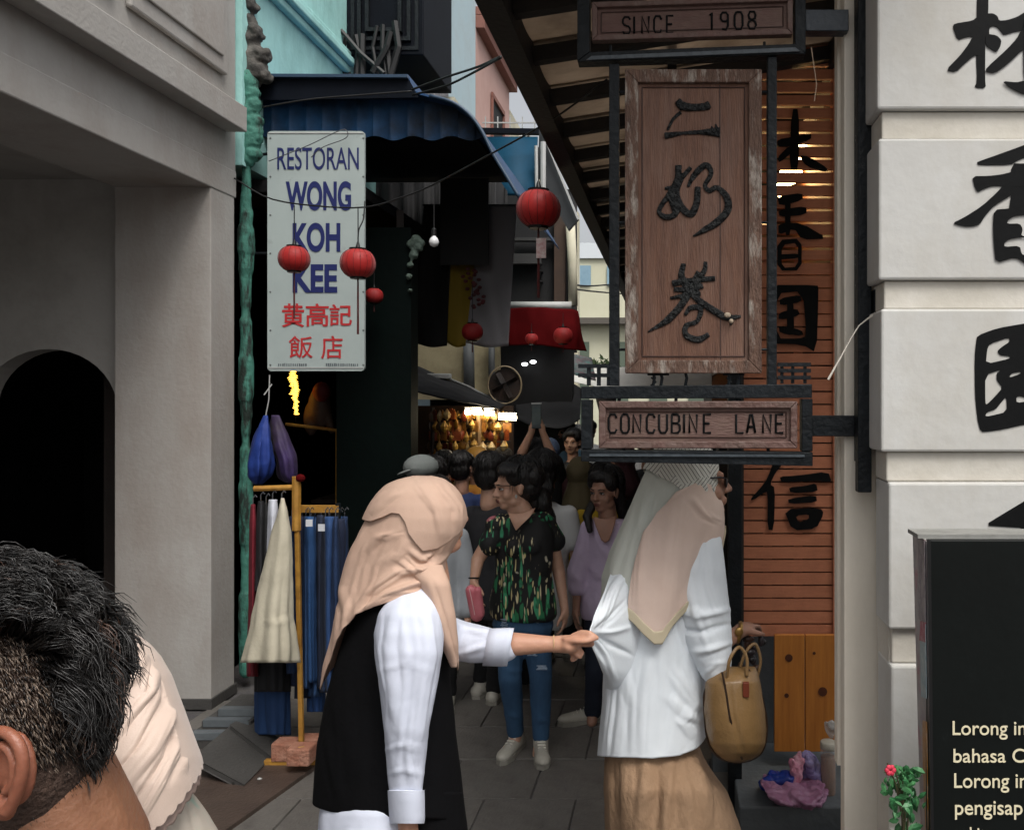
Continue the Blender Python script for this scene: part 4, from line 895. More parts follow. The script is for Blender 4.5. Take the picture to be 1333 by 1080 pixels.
# ================================================================== blackboard at right
t = thing('notice_board', 'black information board with cream lettering in front of the white pillar', 'board', P(1270,1080,1.6))
zb = 1.6
obj('face', G().box((PX(1209,zb),zb,0.35),(PX(1209,zb)+.9,zb+.02,PZ(703,zb))), M['board'], t, bevel=.002)
obj('top_rail', G().box((PX(1199,zb),zb+.0205,PZ(703,zb)),(PX(1209,zb)+.9,zb+.09,PZ(695.5,zb+.02))), mat('grey_aluminium','#8f8f8b','#777773',30,.5), t)
sidem = mat('sticker_side','#b9b1ac','#8d8f96',25,.6,dirt_shade='#b45a6a',dscale=18,damt=.8,dlo=.5)
q = G().add([P(1208,704,zb),P(1213,1100,zb),P(1201,1100,1.72),P(1190,695,1.74)],[(0,1,2,3)]); o = obj('side', q, sidem, t); o.modifiers.new('s','SOLIDIFY').thickness=.003
for nm,ya,yb,c,c2 in [('sticker',935,1075,'#b8802a','#9a6418'),('sticker',808,905,'#9fb7bd','#7d98a3'),('sticker',700,805,'#9c8f94','#6d6a70'),('sticker',806,832,'#b24b63','#8d3047')]:
    q = G(); l0 = np.interp(ya,[695,1100],[1190.5,1202]); l1 = np.interp(yb,[695,1100],[1190.5,1202]); r0 = np.interp(ya,[704,1100],[1208,1213]); r1 = np.interp(yb,[704,1100],[1208,1213])
    q.add([P(l0+2,ya,1.735),P(r0-2,ya+4,zb+.004),P(r1-2,yb+4,zb+.004),P(l1+2,yb,1.725)],[(0,3,2,1)]); q.v = [(a-.004,b,c_) for a,b,c_ in q.v]
    o = obj(nm, q, mat('sticker_'+c[1:],c,c2,60,.5,dirt_shade='#d9d4cc',dscale=40,damt=.5), t); o.modifiers.new('s','SOLIDIFY').thickness=.001
obj('edge', G().beam(P(1209,702,zb-.004),P(1213,1085,zb-.004),.006,.006), M['black'], t)
for s_,x1,y0,y1 in [('Lorong ini',1341,938,962),('bahasa Cina',1365,974,992),('Lorong ini',1343,1006,1031),('pengisap',1331,1042,1066),('sekitar',1300,1076,1094)]:
    text(s_, 1240+(y0-938)*.03, y0, x1, y1, zb-.002, M['chalk'], t, 'lettering', bold=.005, depth=.001)
# plant with a small red flower
t = thing('potted_plant', 'leafy shrub with one small red flower beside the black board', 'plant', P(1175,1100,1.62))
q = G(); 
for k in range(5): q.tube([P(1176,1130,1.63),P(1172+rs.uniform(-10,12),1060+rs.uniform(-20,20),1.62),P(1168+rs.uniform(-14,22),990+rs.uniform(0,30),1.61)],[.003,.002,.0012],5)
obj('stem', q, mat('stem_brown','#3d3b22',None), t)
lm = [mat('leaf_a','#1c4a2a','#2f6a3c',25,.45,.1), mat('leaf_b','#2e5f38','#47804e',25,.45,.1)]
for k in range(120):
    c = P(1177+rs.gauss(0,12),1000+abs(rs.gauss(0,42)),1.62+rs.uniform(-.03,.03)); a = rs.uniform(0,6.28); L_ = rs.uniform(.006,.0135)
    d = Vector((math.cos(a),rs.uniform(-.5,.5),math.sin(a))).normalized(); n_ = Vector((rs.uniform(-.6,.6),-1,rs.uniform(-.3,.8))).normalized(); e = d.cross(n_).normalized()
    v = [c-d*L_, c-d*L_*.4+e*L_*.5-n_*.002, c+d*L_*.3+e*L_*.45-n_*.002, c+d*L_, c+d*L_*.3-e*L_*.45-n_*.002, c-d*L_*.4-e*L_*.5-n_*.002, c+n_*.003]
    obj('leaf', G().add(v,[(6,0,1),(6,1,2),(6,2,3),(6,3,4),(6,4,5),(6,5,0)]), rs.choice(lm), t)
fl_ = G()
for k in range(6): a = k*PI/3; fl_.ell(P(1159,1002,1.6)+Vector((.006*math.cos(a),0,.006*math.sin(a))),(.0055,.003,.0055),n=6)
obj('flower', fl_, mat('flower_red','#d23b52','#b82840',30), t, smooth=True)
obj('pot', G().lathe(P(1176,1330,1.66),[(.06,0),(.08,.1),(.09,.2),(.07,.2)],20), mat('terracotta','#8a4a30',None), t)
# ================================================================== restaurant sign
t = thing('restaurant_sign', 'white vertical restaurant sign board with blue latin and red chinese lettering', 'sign', P(413,328,5.45))
z_ = 5.45
c_ = [(350,172),(476,172),(476,483),(350,483)]
def rrect(x0,y0,x1,y1,r,z):
    o = []
    for cx,cy,a0 in ((x1-r,y0+r,-90),(x1-r,y1-r,0),(x0+r,y1-r,90),(x0+r,y0+r,180)):
        for k in range(5): a = math.radians(a0+k*22.5); o.append((PX(cx+r*math.cos(a),z),PZ(cy+r*math.sin(a),z)))
    return o
obj('board', poly(rrect(350,172,476,483,5,z_),[],z_,.02), M['signw'], t)
q = G()
for a,b in ((350,478),(350,174)): q.box((PX(351,z_),z_-.024,PZ(b+1.2,z_)),(PX(475,z_),z_-.0205,PZ(b,z_)))
obj('trim', q, M['whitem'], t); 
Z2 = z_-.0225
text('RESTORAN', 361,192,467,221,Z2,M['navy'],t,'lettering',bold=.004,depth=.002)
text('WONG', 372,236,457,274,Z2,M['navy'],t,'lettering',bold=.035,depth=.002)
text('KOH', 381,290,443,328,Z2,M['navy'],t,'lettering',bold=.035,depth=.002)
text('KEE', 381,344,439,381,Z2,M['navy'],t,'lettering',bold=.035,depth=.002)
for ch,x0,y0,x1,y1 in [('黄',367,395,396,426),('高',398,395,428,425),('記',429,396,458,424),('飯',376,437,407,466),('店',418,437,446,467)]:
    text(ch,x0,y0,x1,y1,Z2,M['redp'],t,'lettering',bold=.006 if ch in '飯店' else .012,depth=.002)
q = G(); x = 362
while x < 466:
    if not 399 < x < 422: q.box(P(x,472.5+rs.uniform(0,1),Z2),P(x+rs.uniform(1.2,2.2),476.5,Z2+.001))
    x += 2.7
stuff(obj('fine_print', q, mat('grey_print','#5d6468',None), t))
for px in (352,473): 
    for py in (180,230,280,330,380,430,475): obj('screw', G().ell(P(px,py,z_-.021),(.007,.003,.007),n=6), mat('rusty_screw','#5b5f5e',None), t)
obj('bracket', G().tube([P(350,330,z_),P(322,330,z_+.02)],.01), M['iron'], t); obj('bracket', G().tube([P(350,200,z_),P(322,204,z_)],.01), M['iron'], t)

# ================================================================== lanterns, bulbs, wires
def lantern(px,py,r,z,label,up=60,tass=22,m=None):
    c = P(px,py,z); R = r/F*z
    t = thing('red_lantern', label, 'lantern', c, 'red lanterns over the lane')
    pr = []
    for k in range(15):
        a = -PI/2*.8+PI*.8*k/14; pr.append((R*math.cos(a)**.75, R*.86*math.sin(a)/math.sin(PI*.4)))
    obj('shade', G().lathe(c,pr,40,ribs=16,amp=.06), m or M['lant'], t, smooth=True)
    if r > 15:
        q = G()
        for k in range(16):
            a = 2*PI*k/16+.1; q.tube([c+Vector((x*1.062*math.cos(a),x*1.062*math.sin(a),z_)) for x,z_ in pr],R*.012,4)
        stuff(obj('wire_ribs', q, mat('rib_dark_red','#5e0d0d',None), t, smooth=True))
    obj('top_cap', G().lathe(c+Vector((0,0,R*.84)),[(R*.5,0),(R*.52,R*.1),(R*.15,R*.14),(R*.06,R*.5)],16), M['black'], t)
    obj('bottom_cap', G().lathe(c-Vector((0,0,R*.96)),[(R*.45,0),(R*.5,R*.12)],16), M['black'], t)
    obj('cord', G().tube([c+Vector((0,0,R*1.3)),P(px,py-up,z)],.003,5), M['wire'], t)
    obj('tassel', G().tube([c-Vector((0,0,R*.95)),c-Vector((0,0,R*.95+tass/F*z))],[R*.05,R*.07],6), mat('tassel_dark','#5b1413','#2a0c0c',30), t)
    return t
lt = lantern(701,272,27,5.0,'largest red lantern, hanging alone in the middle of the lane',80,90)
obj('paper_tag', G().box(P(698,310,4.97),P(711,336,4.975)), mat('tag_white','#c7c1be','#a87a7a',40), lt)
lantern(383,337,18.5,4.7,'red lantern in front of the white sign on its left',70,60)
lantern(466,343,21,4.5,'red lantern overlapping the right edge of the white sign',72,72)
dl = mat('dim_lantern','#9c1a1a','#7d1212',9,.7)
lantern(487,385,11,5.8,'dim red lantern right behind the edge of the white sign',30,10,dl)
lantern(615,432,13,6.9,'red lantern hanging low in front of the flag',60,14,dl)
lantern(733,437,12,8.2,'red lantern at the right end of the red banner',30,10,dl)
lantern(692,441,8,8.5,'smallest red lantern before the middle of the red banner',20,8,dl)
def wire(name,label,pts,r=.004,n=30,m=None):
    p_ = catmull([tuple(P(*a)) for a in pts], n); return tag(obj(name, G().tube(p_,r,5), m or M['wire'], None, smooth=True), label, 'cable')
wire('cable','thin cable sagging across the white sign and up to the awning beam',[(305,232,5.25),(350,258,5.2),(410,268,5.1),(474,270,5.0),(520,258,4.9),(565,240,4.8),(640,200,4.4),(720,155,4.0),(790,104,3.5)],.005)
wire('cable','upper of two black cables from the blue awning to the beam',[(536,117,5.4),(580,101,5.2),(620,88,4.8),(652,74,4.0)],.007)
wire('cable','lower of two black cables from the blue awning to the beam',[(537,124,5.4),(580,112,5.2),(610,98,4.9),(652,75,4.0)],.007)
wire('cable','cable along the dark blue fascia from corbel to awning end',[(330,142,5.45),(400,130,5.44),(470,124,5.44),(536,119,5.42)],.006)
wire('cable','thin wire looping over the top of the white sign',[(350,210,5.4),(400,190,5.38),(440,171,5.38),(451,170,5.38),(450,180,5.38),(420,192,5.38),(405,205,5.4)],.003,40,mat('grey_wire','#4a4c50',None))
wire('cable','hanging cord with plug in front of the right edge of the white sign',[(475,262,5.0),(473,285,4.9),(467,300,4.8),(466,322,4.6)],.004)
wire('cable','thin cable before the pale far building',[(700,352,9),(760,372,12),(830,366,16)],.012)
wire('cable','second thin cable before the pale far building',[(700,366,9),(760,378,12),(830,384,16)],.012)
for px,py,z,r,lab in [(565,315,4.8,6.5,'white glass bulb hanging from the sagging cable before the tarpaulin'),(533,409,6.5,4,'small lit bulb beside the edge of the dark green wall'),(1.0,1,-1,0,'')]:
    if z < 0: continue
    c = P(px,py,z); R = r/F*z; t = thing('hanging_bulb', lab, 'bulb', c)
    obj('glass', G().lathe(c,[(R*.2,-R),(R*.75,-R*.7),(R,0),(R*.8,R*.6),(R*.4,R*1.1),(R*.35,R*1.3)],16), M['bulb'] if r > 5 else mat('lit_bulb','#fff4e0',None,emit=3), t, smooth=True)
    obj('socket', G().lathe(c+Vector((0,0,R*1.3)),[(R*.5,0),(R*.5,R*1.2),(R*.1,R*1.6)],12), M['black'], t)
    obj('cord', G().tube([c+Vector((0,0,R*2.5)),P(px,py-(75 if r > 5 else 25),z)],.003,5), M['wire'], t)

# ================================================================== clothes racks
ZR = 4.2
t = thing('clothes_rack', 'tall yellow wooden clothes rack with cream dress and dark tops', 'rack', P(385,1000,ZR))
bam = M['gold']
obj('post', G().tube([P(386,620,ZR),P(386,690,ZR)],.022), bam, t)
obj('post', G().beam(P(387,690,ZR),P(393,992,ZR),.022,.022), bam, t, bevel=.003)
obj('rail', G().tube([P(331,636,ZR),P(388,634,ZR)],.014), bam, t)
obj('foot', G().beam(P(345,993,ZR),P(412,993,ZR),.03,.04), bam, t, bevel=.003)
obj('foot', G().beam(P(392,975,ZR-.1),P(400,985,ZR+.3),.03,.03), bam, t, bevel=.003)
obj('red_cap', G().ell(P(391,622,ZR-.01),(.025,.02,.02),n=8), M['red'], t)
t = thing('clothes_rack', 'lower yellow rack of blue jeans beside the tall rack', 'rack', P(420,1000,ZR+.15))
obj('rail', G().beam(P(390,662,ZR+.15),P(442,662,ZR+.15),.03,.035), bam, t)
obj('post', G().tube([P(440,655,ZR+.15),P(442,1000,ZR+.15)],.014), M['iron'], t)
q = G()
hangm = mat('chrome_hook','#9a9ca0',None,rough=.25,metal=.9)
def garment(name,label,cat,rows,m,hook,group='clothes on the racks',cr=(),ribs=((.16,4,1.0,1.0),(.12,7,2,1.2)),**k):
    t = thing(name,label,cat,P(rows[0][1]*.5+rows[0][2]*.5,rows[0][0],rows[0][3]),group)
    drape('cloth', rows, m, t, nth=56, nv=50, ribs=ribs, creases=cr, wrk=.006, wsc=12, **k)
    hx,hy,hz = hook; obj('hanger_hook', G().tube([P(hx,hy+10,hz),P(hx,hy+2,hz),P(hx+3,hy-2,hz),P(hx+5,hy+1,hz)],.003,5), hangm, t)
    return t
fab = lambda n,a,b=None,**k: mat(n,a,b or a,8,.85,k.pop('bump',.12),k.pop('bscale',40),weave=350,**k)
garment('dress','cream sleeveless flared dress hanging at the front of the tall rack','dress',[(648,366,370,4.12,.01),(664,362,374,4.12,.03),(690,354,378,4.12,.04),(730,346,379,4.12,.045),(770,336,379,4.12,.06),(805,330,378,4.12,.08),(812,330,380,4.12,.085),(840,323,382,4.12,.10),(862,318,383,4.12,.11)],fab('cream_linen','#c4bda9','#b6af9b'),(367,640,4.12),
   cr=[([(345,809),(355,806),(362,812),(372,806),(380,808)],.006,2.5),([(370,690),(362,740),(356,800)],.005,5),([(345,820),(340,860)],.006,4),([(360,820),(358,862)],.006,4),([(374,820),(376,862)],.006,4)])
for lab,x0,x1,y0,y1,c,dz in [('dark red garment at the far left end of the tall rack',324,335,656,880,'#6d1524',.08),('black top with white specks beside the red garment',334,345,652,770,'#1b1b1f',.04),('thin white blouse between black tops',348,362,650,765,'#b9bcc6',.0),('black blouse beside the white blouse',343,350,654,815,'#131316',.03),('black trousers behind the cream dress',336,372,700,900,'#101115',.12)]:
    garment('top',lab,'garment',[(y0,x0+2,x1-2,ZR+dz,.03),(y0+20,x0,x1,ZR+dz,.06),((y0+y1)/2,x0-1,x1,ZR+dz,.07),(y1,x0-2,x1+1,ZR+dz,.08)],fab('fab_'+c[1:],c),((x0+x1)/2,y0-10,ZR+dz))
jn = [('navy jeans next to the cream dress on the low rack',378,397,672,893,'#131c33','#1a2542',.05),('bright blue jeans with side seam in the middle of the low rack',396,411,672,888,'#1a3c66','#214a7a',.0),('darkest navy jeans right of the bright blue pair',410,424,670,895,'#141d30','#182238',.05),
      ('mid blue jeans at the right end of the low rack',421,436,672,900,'#213d66','#29497a',.0),('dark jeans partly hidden by the beige headscarf',432,450,675,890,'#182440','#131c33',.06),('long blue jeans hanging lowest under the tall rack',333,376,850,956,'#16335a','#1b3c68',.1),('blue trouser legs hanging low beside the post',401,422,880,926,'#1d3f72','#1b3c68',.12)]
for lab,x0,x1,y0,y1,c,c2,dz in jn:
    w_ = x1-x0; garment('jeans',lab,'jeans',[(y0,x0+2,x1-2,ZR+.1+dz,.03),(y0+14,x0,x1,ZR+.1+dz,.05),((y0+y1)/2,x0,x1,ZR+.1+dz,.055),(y1,x0+w_*.05,x1-w_*.05,ZR+.1+dz,.05)],
      mat('denim_'+c[1:],c,c2,12,.85,.15,60,weave=300,stretch=(1,1,.3)),((x0+x1)/2,y0-10,ZR+.1+dz),'jeans on the racks',cr=[([(x0+w_*.3,y0+10),(x0+w_*.35,y1-4)],.004,1.6)])
for px,py in ((398,676),(414,682)): tag(obj('price_tag', G().box(P(px,py,4.18),P(px+9,py+9,4.183)), mat('tag_paper','#c9ccd2',None)), 'white paper price tag on the %s jeans waistband'%('left' if px<400 else 'right'), 'tag')
for k in range(12):
    x = 380+k*6.2+rs.uniform(-1.5,1.5); c,c2 = rs.choice([('#141d33','#1a2745'),('#1a3358','#16294a'),('#20293a','#181f2e'),('#2a4a74','#1f3a60')]); dz = rs.uniform(-.08,.16); y1 = rs.uniform(850,915); w_ = rs.uniform(9,15)
    garment('jeans','narrow denim trouser leg squeezed among the others on the low rack','jeans',[(672,x-2,x+3,ZR+.1+dz,.02),(684,x-w_*.35,x+w_*.35,ZR+.1+dz,.05),(770,x-w_*.5,x+w_*.5,ZR+.1+dz,.06),(y1,x-w_*.55+rs.uniform(-3,3),x+w_*.5+rs.uniform(-2,4),ZR+.1+dz,.06)],mat('denim_'+c[1:],c,c2,12,.85,.15,60,weave=300,stretch=(1,1,.3)),(x,662,ZR+.1+dz),'jeans on the racks')
# bags hanging over the racks
t = thing('cloth_bag','bright blue cloth bag hanging by the green pillar','bag',P(340,540,4.5),'hanging bags')
drape('bag',[(540,342,350,4.5,.01),(556,334,352,4.5,.05),(580,326,354,4.5,.09),(605,321,355,4.5,.1),(622,322,350,4.5,.09),(631,330,340,4.5,.03)],mat('royal_blue_nylon','#123482','#0c2566',5,.75,.15,30),t,nth=40,nv=40,ribs=((.22,3,1,.6),(.1,7,2,.6)),wrk=.014,wsc=13)
obj('cord',G().tube([P(346,541,4.5),P(350,520,4.5),P(351,488,4.5)],.003,5),M['whitem'],t); obj('toggle',G().beam(P(344,514,4.5),P(354,500,4.5),.006,.006),M['whitem'],t)
t = thing('cloth_bag','purple and brown cloth bag beside the blue bag','bag',P(370,540,4.6),'hanging bags')
drape('bag',[(540,352,364,4.62,.01),(560,350,372,4.62,.05),(585,354,380,4.62,.07),(598,360,383,4.62,.08),(620,362,384,4.62,.07),(628,372,383,4.62,.03)],mat('purple_nylon','#34205a','#2b2226',3,.75,.15,30),t,nth=40,nv=40,ribs=((.22,3,1,.6),(.1,7,2,.6)),wrk=.014,wsc=13)
# bricks weighting the rack
for k,(x0,y0,x1,y1,dz,lab) in enumerate([(352,968,382,992,.0,'left pinkish brick weighting the rack foot'),(372,975,402,998,-.1,'front pinkish brick on the rack foot'),(384,963,412,985,.12,'rear pinkish brick behind the rack post')]):
    q = G(); zz=ZR-.02+dz; q.box((PX(x0,zz),zz,PZ(y1,zz)),(PX(x1,zz),zz+.1,PZ(y0,zz))); tag(obj('brick',q,mat('salmon_brick','#a3705a','#8e5c49',14,.85,.5,60,dirt_shade='#c09a86',dscale=9,damt=.5),None,bevel=.008),lab,'brick','bricks on the rack foot')
tag(obj('litter',G().ell(P(338,1013,3.98),(.012,.008,.005),n=8),M['whitem'],None,smooth=True),'tiny white scrap of litter on the ground before the rack','litter')

# ================================================================== step goods at right
t = thing('glass_jar','tall clear jar of brown snack sticks with pale lid on the stone step','jar',P(1078,1040,3.62))
c = P(1078,1036,3.62); R = 10/F*3.62
obj('contents',G().lathe(c,[(R*.9,0),(R*.95,.02),(R*.95,.17),(R*.8,.175)],20),mat('snack_brown','#8a5420','#5e3410',60,.5,.4,80,stretch=(3,3,.4)),t,smooth=True)
obj('jar_wall',G().lathe(c,[(R*.9,-.004),(R*1.02,.0),(R*1.02,.2),(R*.9,.21)],20),mat('clear_plastic','#dfe3e3',None,rough=.1,alpha=.25),t,smooth=True)
obj('lid',G().lathe(c+Vector((0,0,.205)),[(R*1.0,0),(R*1.05,.004),(R*1.05,.028),(R*.9,.032)],20),mat('pale_lid','#b8b4a6',None,rough=.4),t,smooth=True)
def blob(name,label,cat,px,py,rx,ry,z,m,n=5,dep=.6,seed=0,vox=.006):
    q = G(); r_ = random.Random(seed)
    for k in range(n): q.ell(P(px+r_.uniform(-.5,.5)*rx,py+r_.uniform(-.4,.4)*ry,z+r_.uniform(-.03,.03)),(rx/F*z*r_.uniform(.45,.8),rx/F*z*dep,ry/F*z*r_.uniform(.45,.8)),Matrix.Rotation(r_.uniform(-.5,.5),3,'Y'),n=8)
    o = obj(name,None,m,None,smooth=True,mesh=union(q,vox,0,.009,55,seed)); return tag(o,label,cat)
blob('plastic_bag','bright blue plastic bag heaped at the left on the stone step','bag',1010,1017,26,11,3.62,mat('blue_plastic','#15389a','#102a78',5,.3,.3,40),6,.5,1)
blob('plastic_pack','purple see-through packet leaning in the middle of the step','packet',1055,1003,19,28,3.66,mat('purple_plastic','#6f639c','#8f86b8',12,.25,.5,50,dirt_shade='#b7a8b8',dscale=20,damt=.6),6,.4,2)
blob('plastic_pack','pink packet stuffed between blue bag and purple packet','packet',1038,1002,9,26,3.60,mat('pink_plastic','#b8627f','#caa0ae',22,.25,.5,50),5,.5,3)
blob('plastic_pack','flat mauve tray packet under the other goods on the step','packet',1032,1031,42,8,3.56,mat('mauve_plastic','#8a5878','#a07a92',12,.3,.3,40),7,1.0,4)
blob('plastic_wrap','crumpled clear plastic wrap above the snack jar','wrap',1082,948,8,14,3.7,mat('clear_wrap','#c9cdcc',None,rough=.12,alpha=.45,bump=.6,bscale=50),5,.5,5)

# ================================================================== people
SK = lambda n,a,b: mat('skin_'+n,a,b,14,.5,.06,120,sss=.12)
SKM = {'a':SK('tan','#c39a83','#b38a74'),'b':SK('light','#d0a48a','#c2957b'),'c':SK('brown','#a67d69','#96705d'),'d':SK('peach','#c4957c','#b6876f')}
eyew = mat('eye_white','#c9c3bd',None,rough=.2); eyeb = mat('eye_dark','#130d0a',None,rough=.15); lipm = mat('lips','#7d4a41','#6e4038',30,.5); browm = mat('brow_hair','#1a1310',None)
hairm = mat('black_hair','#0d0b0b','#191514',60,.38,.5,160,stretch=(1,1,.15)); shoew = mat('white_shoe_leather','#b9b6ac','#a29e92',12,.5,.1); solem = mat('shoe_sole','#8e8b82',None)
def basis(a):
    a = math.radians(a); return Vector((math.sin(a),-math.cos(a),0)), Vector((math.cos(a),math.sin(a),0))
def head(g, c, a, s=1, tilt=0, ears=True):
    f,l = basis(a); up = Vector((0,0,1))
    if tilt: R = Matrix.Rotation(math.radians(tilt),3,l); f = R@f; up = R@up
    T = lambda x,y,z_: c+(l*x+f*y+up*z_)*s
    rot = Matrix((l,f,up)).transposed()
    E = lambda x,y,z_,r: g.ell(T(x,y,z_),tuple(k*s for k in r),rot,14)
    E(0,-.012,.028,(.073,.092,.082)); E(0,.022,-.03,(.058,.064,.082)); E(0,.052,-.086,(.030,.030,.022)); E(.036,.050,-.028,(.026,.026,.028)); E(-.036,.050,-.028,(.026,.026,.028))
    E(.045,.01,-.07,(.02,.035,.022)); E(-.045,.01,-.07,(.02,.035,.022))
    g.cap(T(-.036,.076,.024),T(.036,.076,.024),.013*s,.013*s,8); g.cap(T(0,.084,.012),T(0,.104,-.026),.008*s,.0125*s,8)
    E(.011,.094,-.029,(.009,.011,.008)); E(-.011,.094,-.029,(.009,.011,.008)); E(0,.083,-.054,(.022,.011,.007)); E(0,.081,-.065,(.019,.011,.007))
    if ears:
        for k in (1,-1): E(.075*k,-.008,-.008,(.009,.018,.031)); E(.08*k,-.014,.004,(.006,.016,.02))
    g.cap(T(0,-.012,-.05),T(0,-.025,-.165),.052*s,.055*s,12)
    return T,E
def face(par, c, a, s=1, tilt=0, lips=True, eyes=True):
    f,l = basis(a); up = Vector((0,0,1))
    if tilt: R = Matrix.Rotation(math.radians(tilt),3,l); f = R@f; up = R@up
    T = lambda x,y,z_: c+(l*x+f*y+up*z_)*s; rot = Matrix((l,f,up)).transposed()
    for k in (1,-1):
        if eyes:
            e = obj('eye', G().ell(T(.031*k,.0745,.004),(.0135*s,.010*s,.0062*s),rot,10), eyew, par, smooth=True)
            obj('iris', G().ell(T(.031*k,.083,.004),(.0058*s,.003*s,.0058*s),rot,8), eyeb, e, smooth=True)
            obj('eyelid', G().tube([T(.018*k,.083,.006),T(.031*k,.0875,.0118),T(.045*k,.079,.006)],.002*s,6), browm, e, smooth=True)
        obj('eyebrow', G().tube([T(.014*k,.0905,.024),T(.031*k,.09,.030),T(.05*k,.077,.025)],[.002*s,.0032*s,.0015*s],6,flat=.8), browm, par, smooth=True)
    if lips: obj('lips', G().ell(T(0,.0915,-.0545),(.0205*s,.006*s,.0045*s),rot,10).ell(T(0,.0895,-.063),(.018*s,.006*s,.005*s),rot,10), lipm, par, smooth=True)
def hand(g, w, d, n, s=1, curl=.35, side=1):
    """wrist w, direction d, palm normal n; fingers of four lengths and a thumb that leaves the side of the palm"""
    d = Vector(d).normalized(); n = Vector(n); n = (n-d*n.dot(d)).normalized(); b = d.cross(n)*side
    rot = Matrix((b,d,n)).transposed()
    g.ell(w+d*.045*s,(.036*s,.05*s,.016*s),rot,12); g.cap(w,w+d*.03*s,.024*s,.026*s,10)
    for k,(off,Ln) in enumerate(((.028,.066),(.010,.076),(-.009,.070),(-.027,.054))):
        p = w+d*.078*s+b*off*s; dd = d.copy(); c_ = curl*(1+.12*k); r = .0088*s
        for seg in (.44,.32,.24):
            R = Matrix.Rotation(c_,3,b*side) ; dd2 = (dd*math.cos(c_)+n*math.sin(c_)).normalized(); n2 = (n*math.cos(c_)-dd*math.sin(c_)); q_ = p+dd2*Ln*seg*s
            g.cap(p,q_,r,r*.9,8); p = q_; r *= .9; dd = dd2; n = n2.normalized()
        n = Vector(rot.col[2])
    p0 = w+d*.022*s+b*.024*s; p1 = p0+(b*.6+d*.7+n*.35).normalized()*.042*s; p2 = p1+(b*.15+d*.95+n*.35).normalized()*.032*s
    g.cap(p0,p1,.013*s,.0105*s,8); g.cap(p1,p2,.0105*s,.008*s,8)
def Q(j): return P(*j)
def pers(label, loc): return thing('person', label, 'person', loc)
def torso(g, ch, pv, f, s, i, wide=1.0, low=.10, hip=1.0):
    ax = pv-ch; pts = []; rr = []
    for t_,r in ((-.13,.05),(-.09,.085),(-.03,.115),(.1,.138),(.25,.142),(.42,.134),(.6,.128),(.78,.138*wide),(.95,.152*hip*wide),(1.08,.152*hip*wide),(1.08+low,.14*hip*wide)):
        pts.append(ch+ax*t_); rr.append(r*s+i)
    g.tube(pts, rr, 24, flat=.66, fdir=f)
def skeleton_body(g, J, a, s, hands=True, curl=.35, legs=True, top=1.0):
    f,l = basis(a); rot = Matrix((l,f,Vector((0,0,1)))).transposed()
    ch = (J['shL']+J['shR'])/2; pv = J['pelvis']
    torso(g,ch,pv,f,s,0)
    g.cap(J['shL'],J['shR'],.04*s,.04*s); g.cap(ch,J['head']+Vector((0,0,-.08*s)),.052*s,.046*s)
    for k in 'LR':
        g.cap(J['sh'+k],J['el'+k],.043*s,.034*s); g.cap(J['el'+k],J['wr'+k],.034*s,.022*s)
        if hands:
            d = (J['wr'+k]-J['el'+k]); dd = J.get('hd'+k, d); hand(g, J['wr'+k], dd, J.get('hn'+k, Vector((1 if k=='L' else -1,0,0))), s*.95, J.get('cu'+k,curl), 1 if k=='L' else -1)
        if legs:
            g.cap(J['hip'+k],J['kn'+k],.074*s,.05*s); g.cap(J['kn'+k],J['an'+k],.05*s,.034*s); g.cap(J['an'+k],J['an'+k]+Vector((0,0,-.05))+f*.03,.034*s,.03*s)
def shoe(par, an, a, m=None, s=1, up=0):
    f,l = basis(a); fl = Vector((an.x,an.y,.0+up)); q = G()
    q.cap(fl+f*-.035*s+Vector((0,0,.045)),fl+f*.13*s+Vector((0,0,.038)),.040*s,.034*s); q.ell(fl+f*.15*s+Vector((0,0,.036)),(.04*s,.06*s,.03*s),Matrix((l,f,Vector((0,0,1)))).transposed()); q.cap(fl+Vector((0,0,.05)),fl+Vector((0,0,.095)),.04*s,.042*s)
    o = uobj('shoe', q, m or shoew, par, .007, 3); q = G()
    pts = [fl+f*x*s+l*y*s+Vector((0,0,.012)) for x,y in ((-.075,0),(-.05,.034),(.04,.034),(.13,.043),(.185,.03),(.208,0),(.185,-.03),(.13,-.043),(.04,-.034),(-.05,-.034))]
    n = len(pts); q.add([p-Vector((0,0,.010)) for p in pts]+[p+Vector((0,0,.016)) for p in pts],[tuple(range(n))[::-1],tuple(range(n,2*n))]+[(i,(i+1)%n,(i+1)%n+n,i+n) for i in range(n)])
    obj('sole', q, solem, o); 
    q = G()
    for k in range(4): q.tube([fl+f*(.05+.022*k)*s-l*.02+Vector((0,0,.082-.006*k)),fl+f*(.055+.022*k)*s+l*.02+Vector((0,0,.082-.006*k))],.0035,5)
    obj('laces', q, mat('lace','#d6d3c9',None), o)
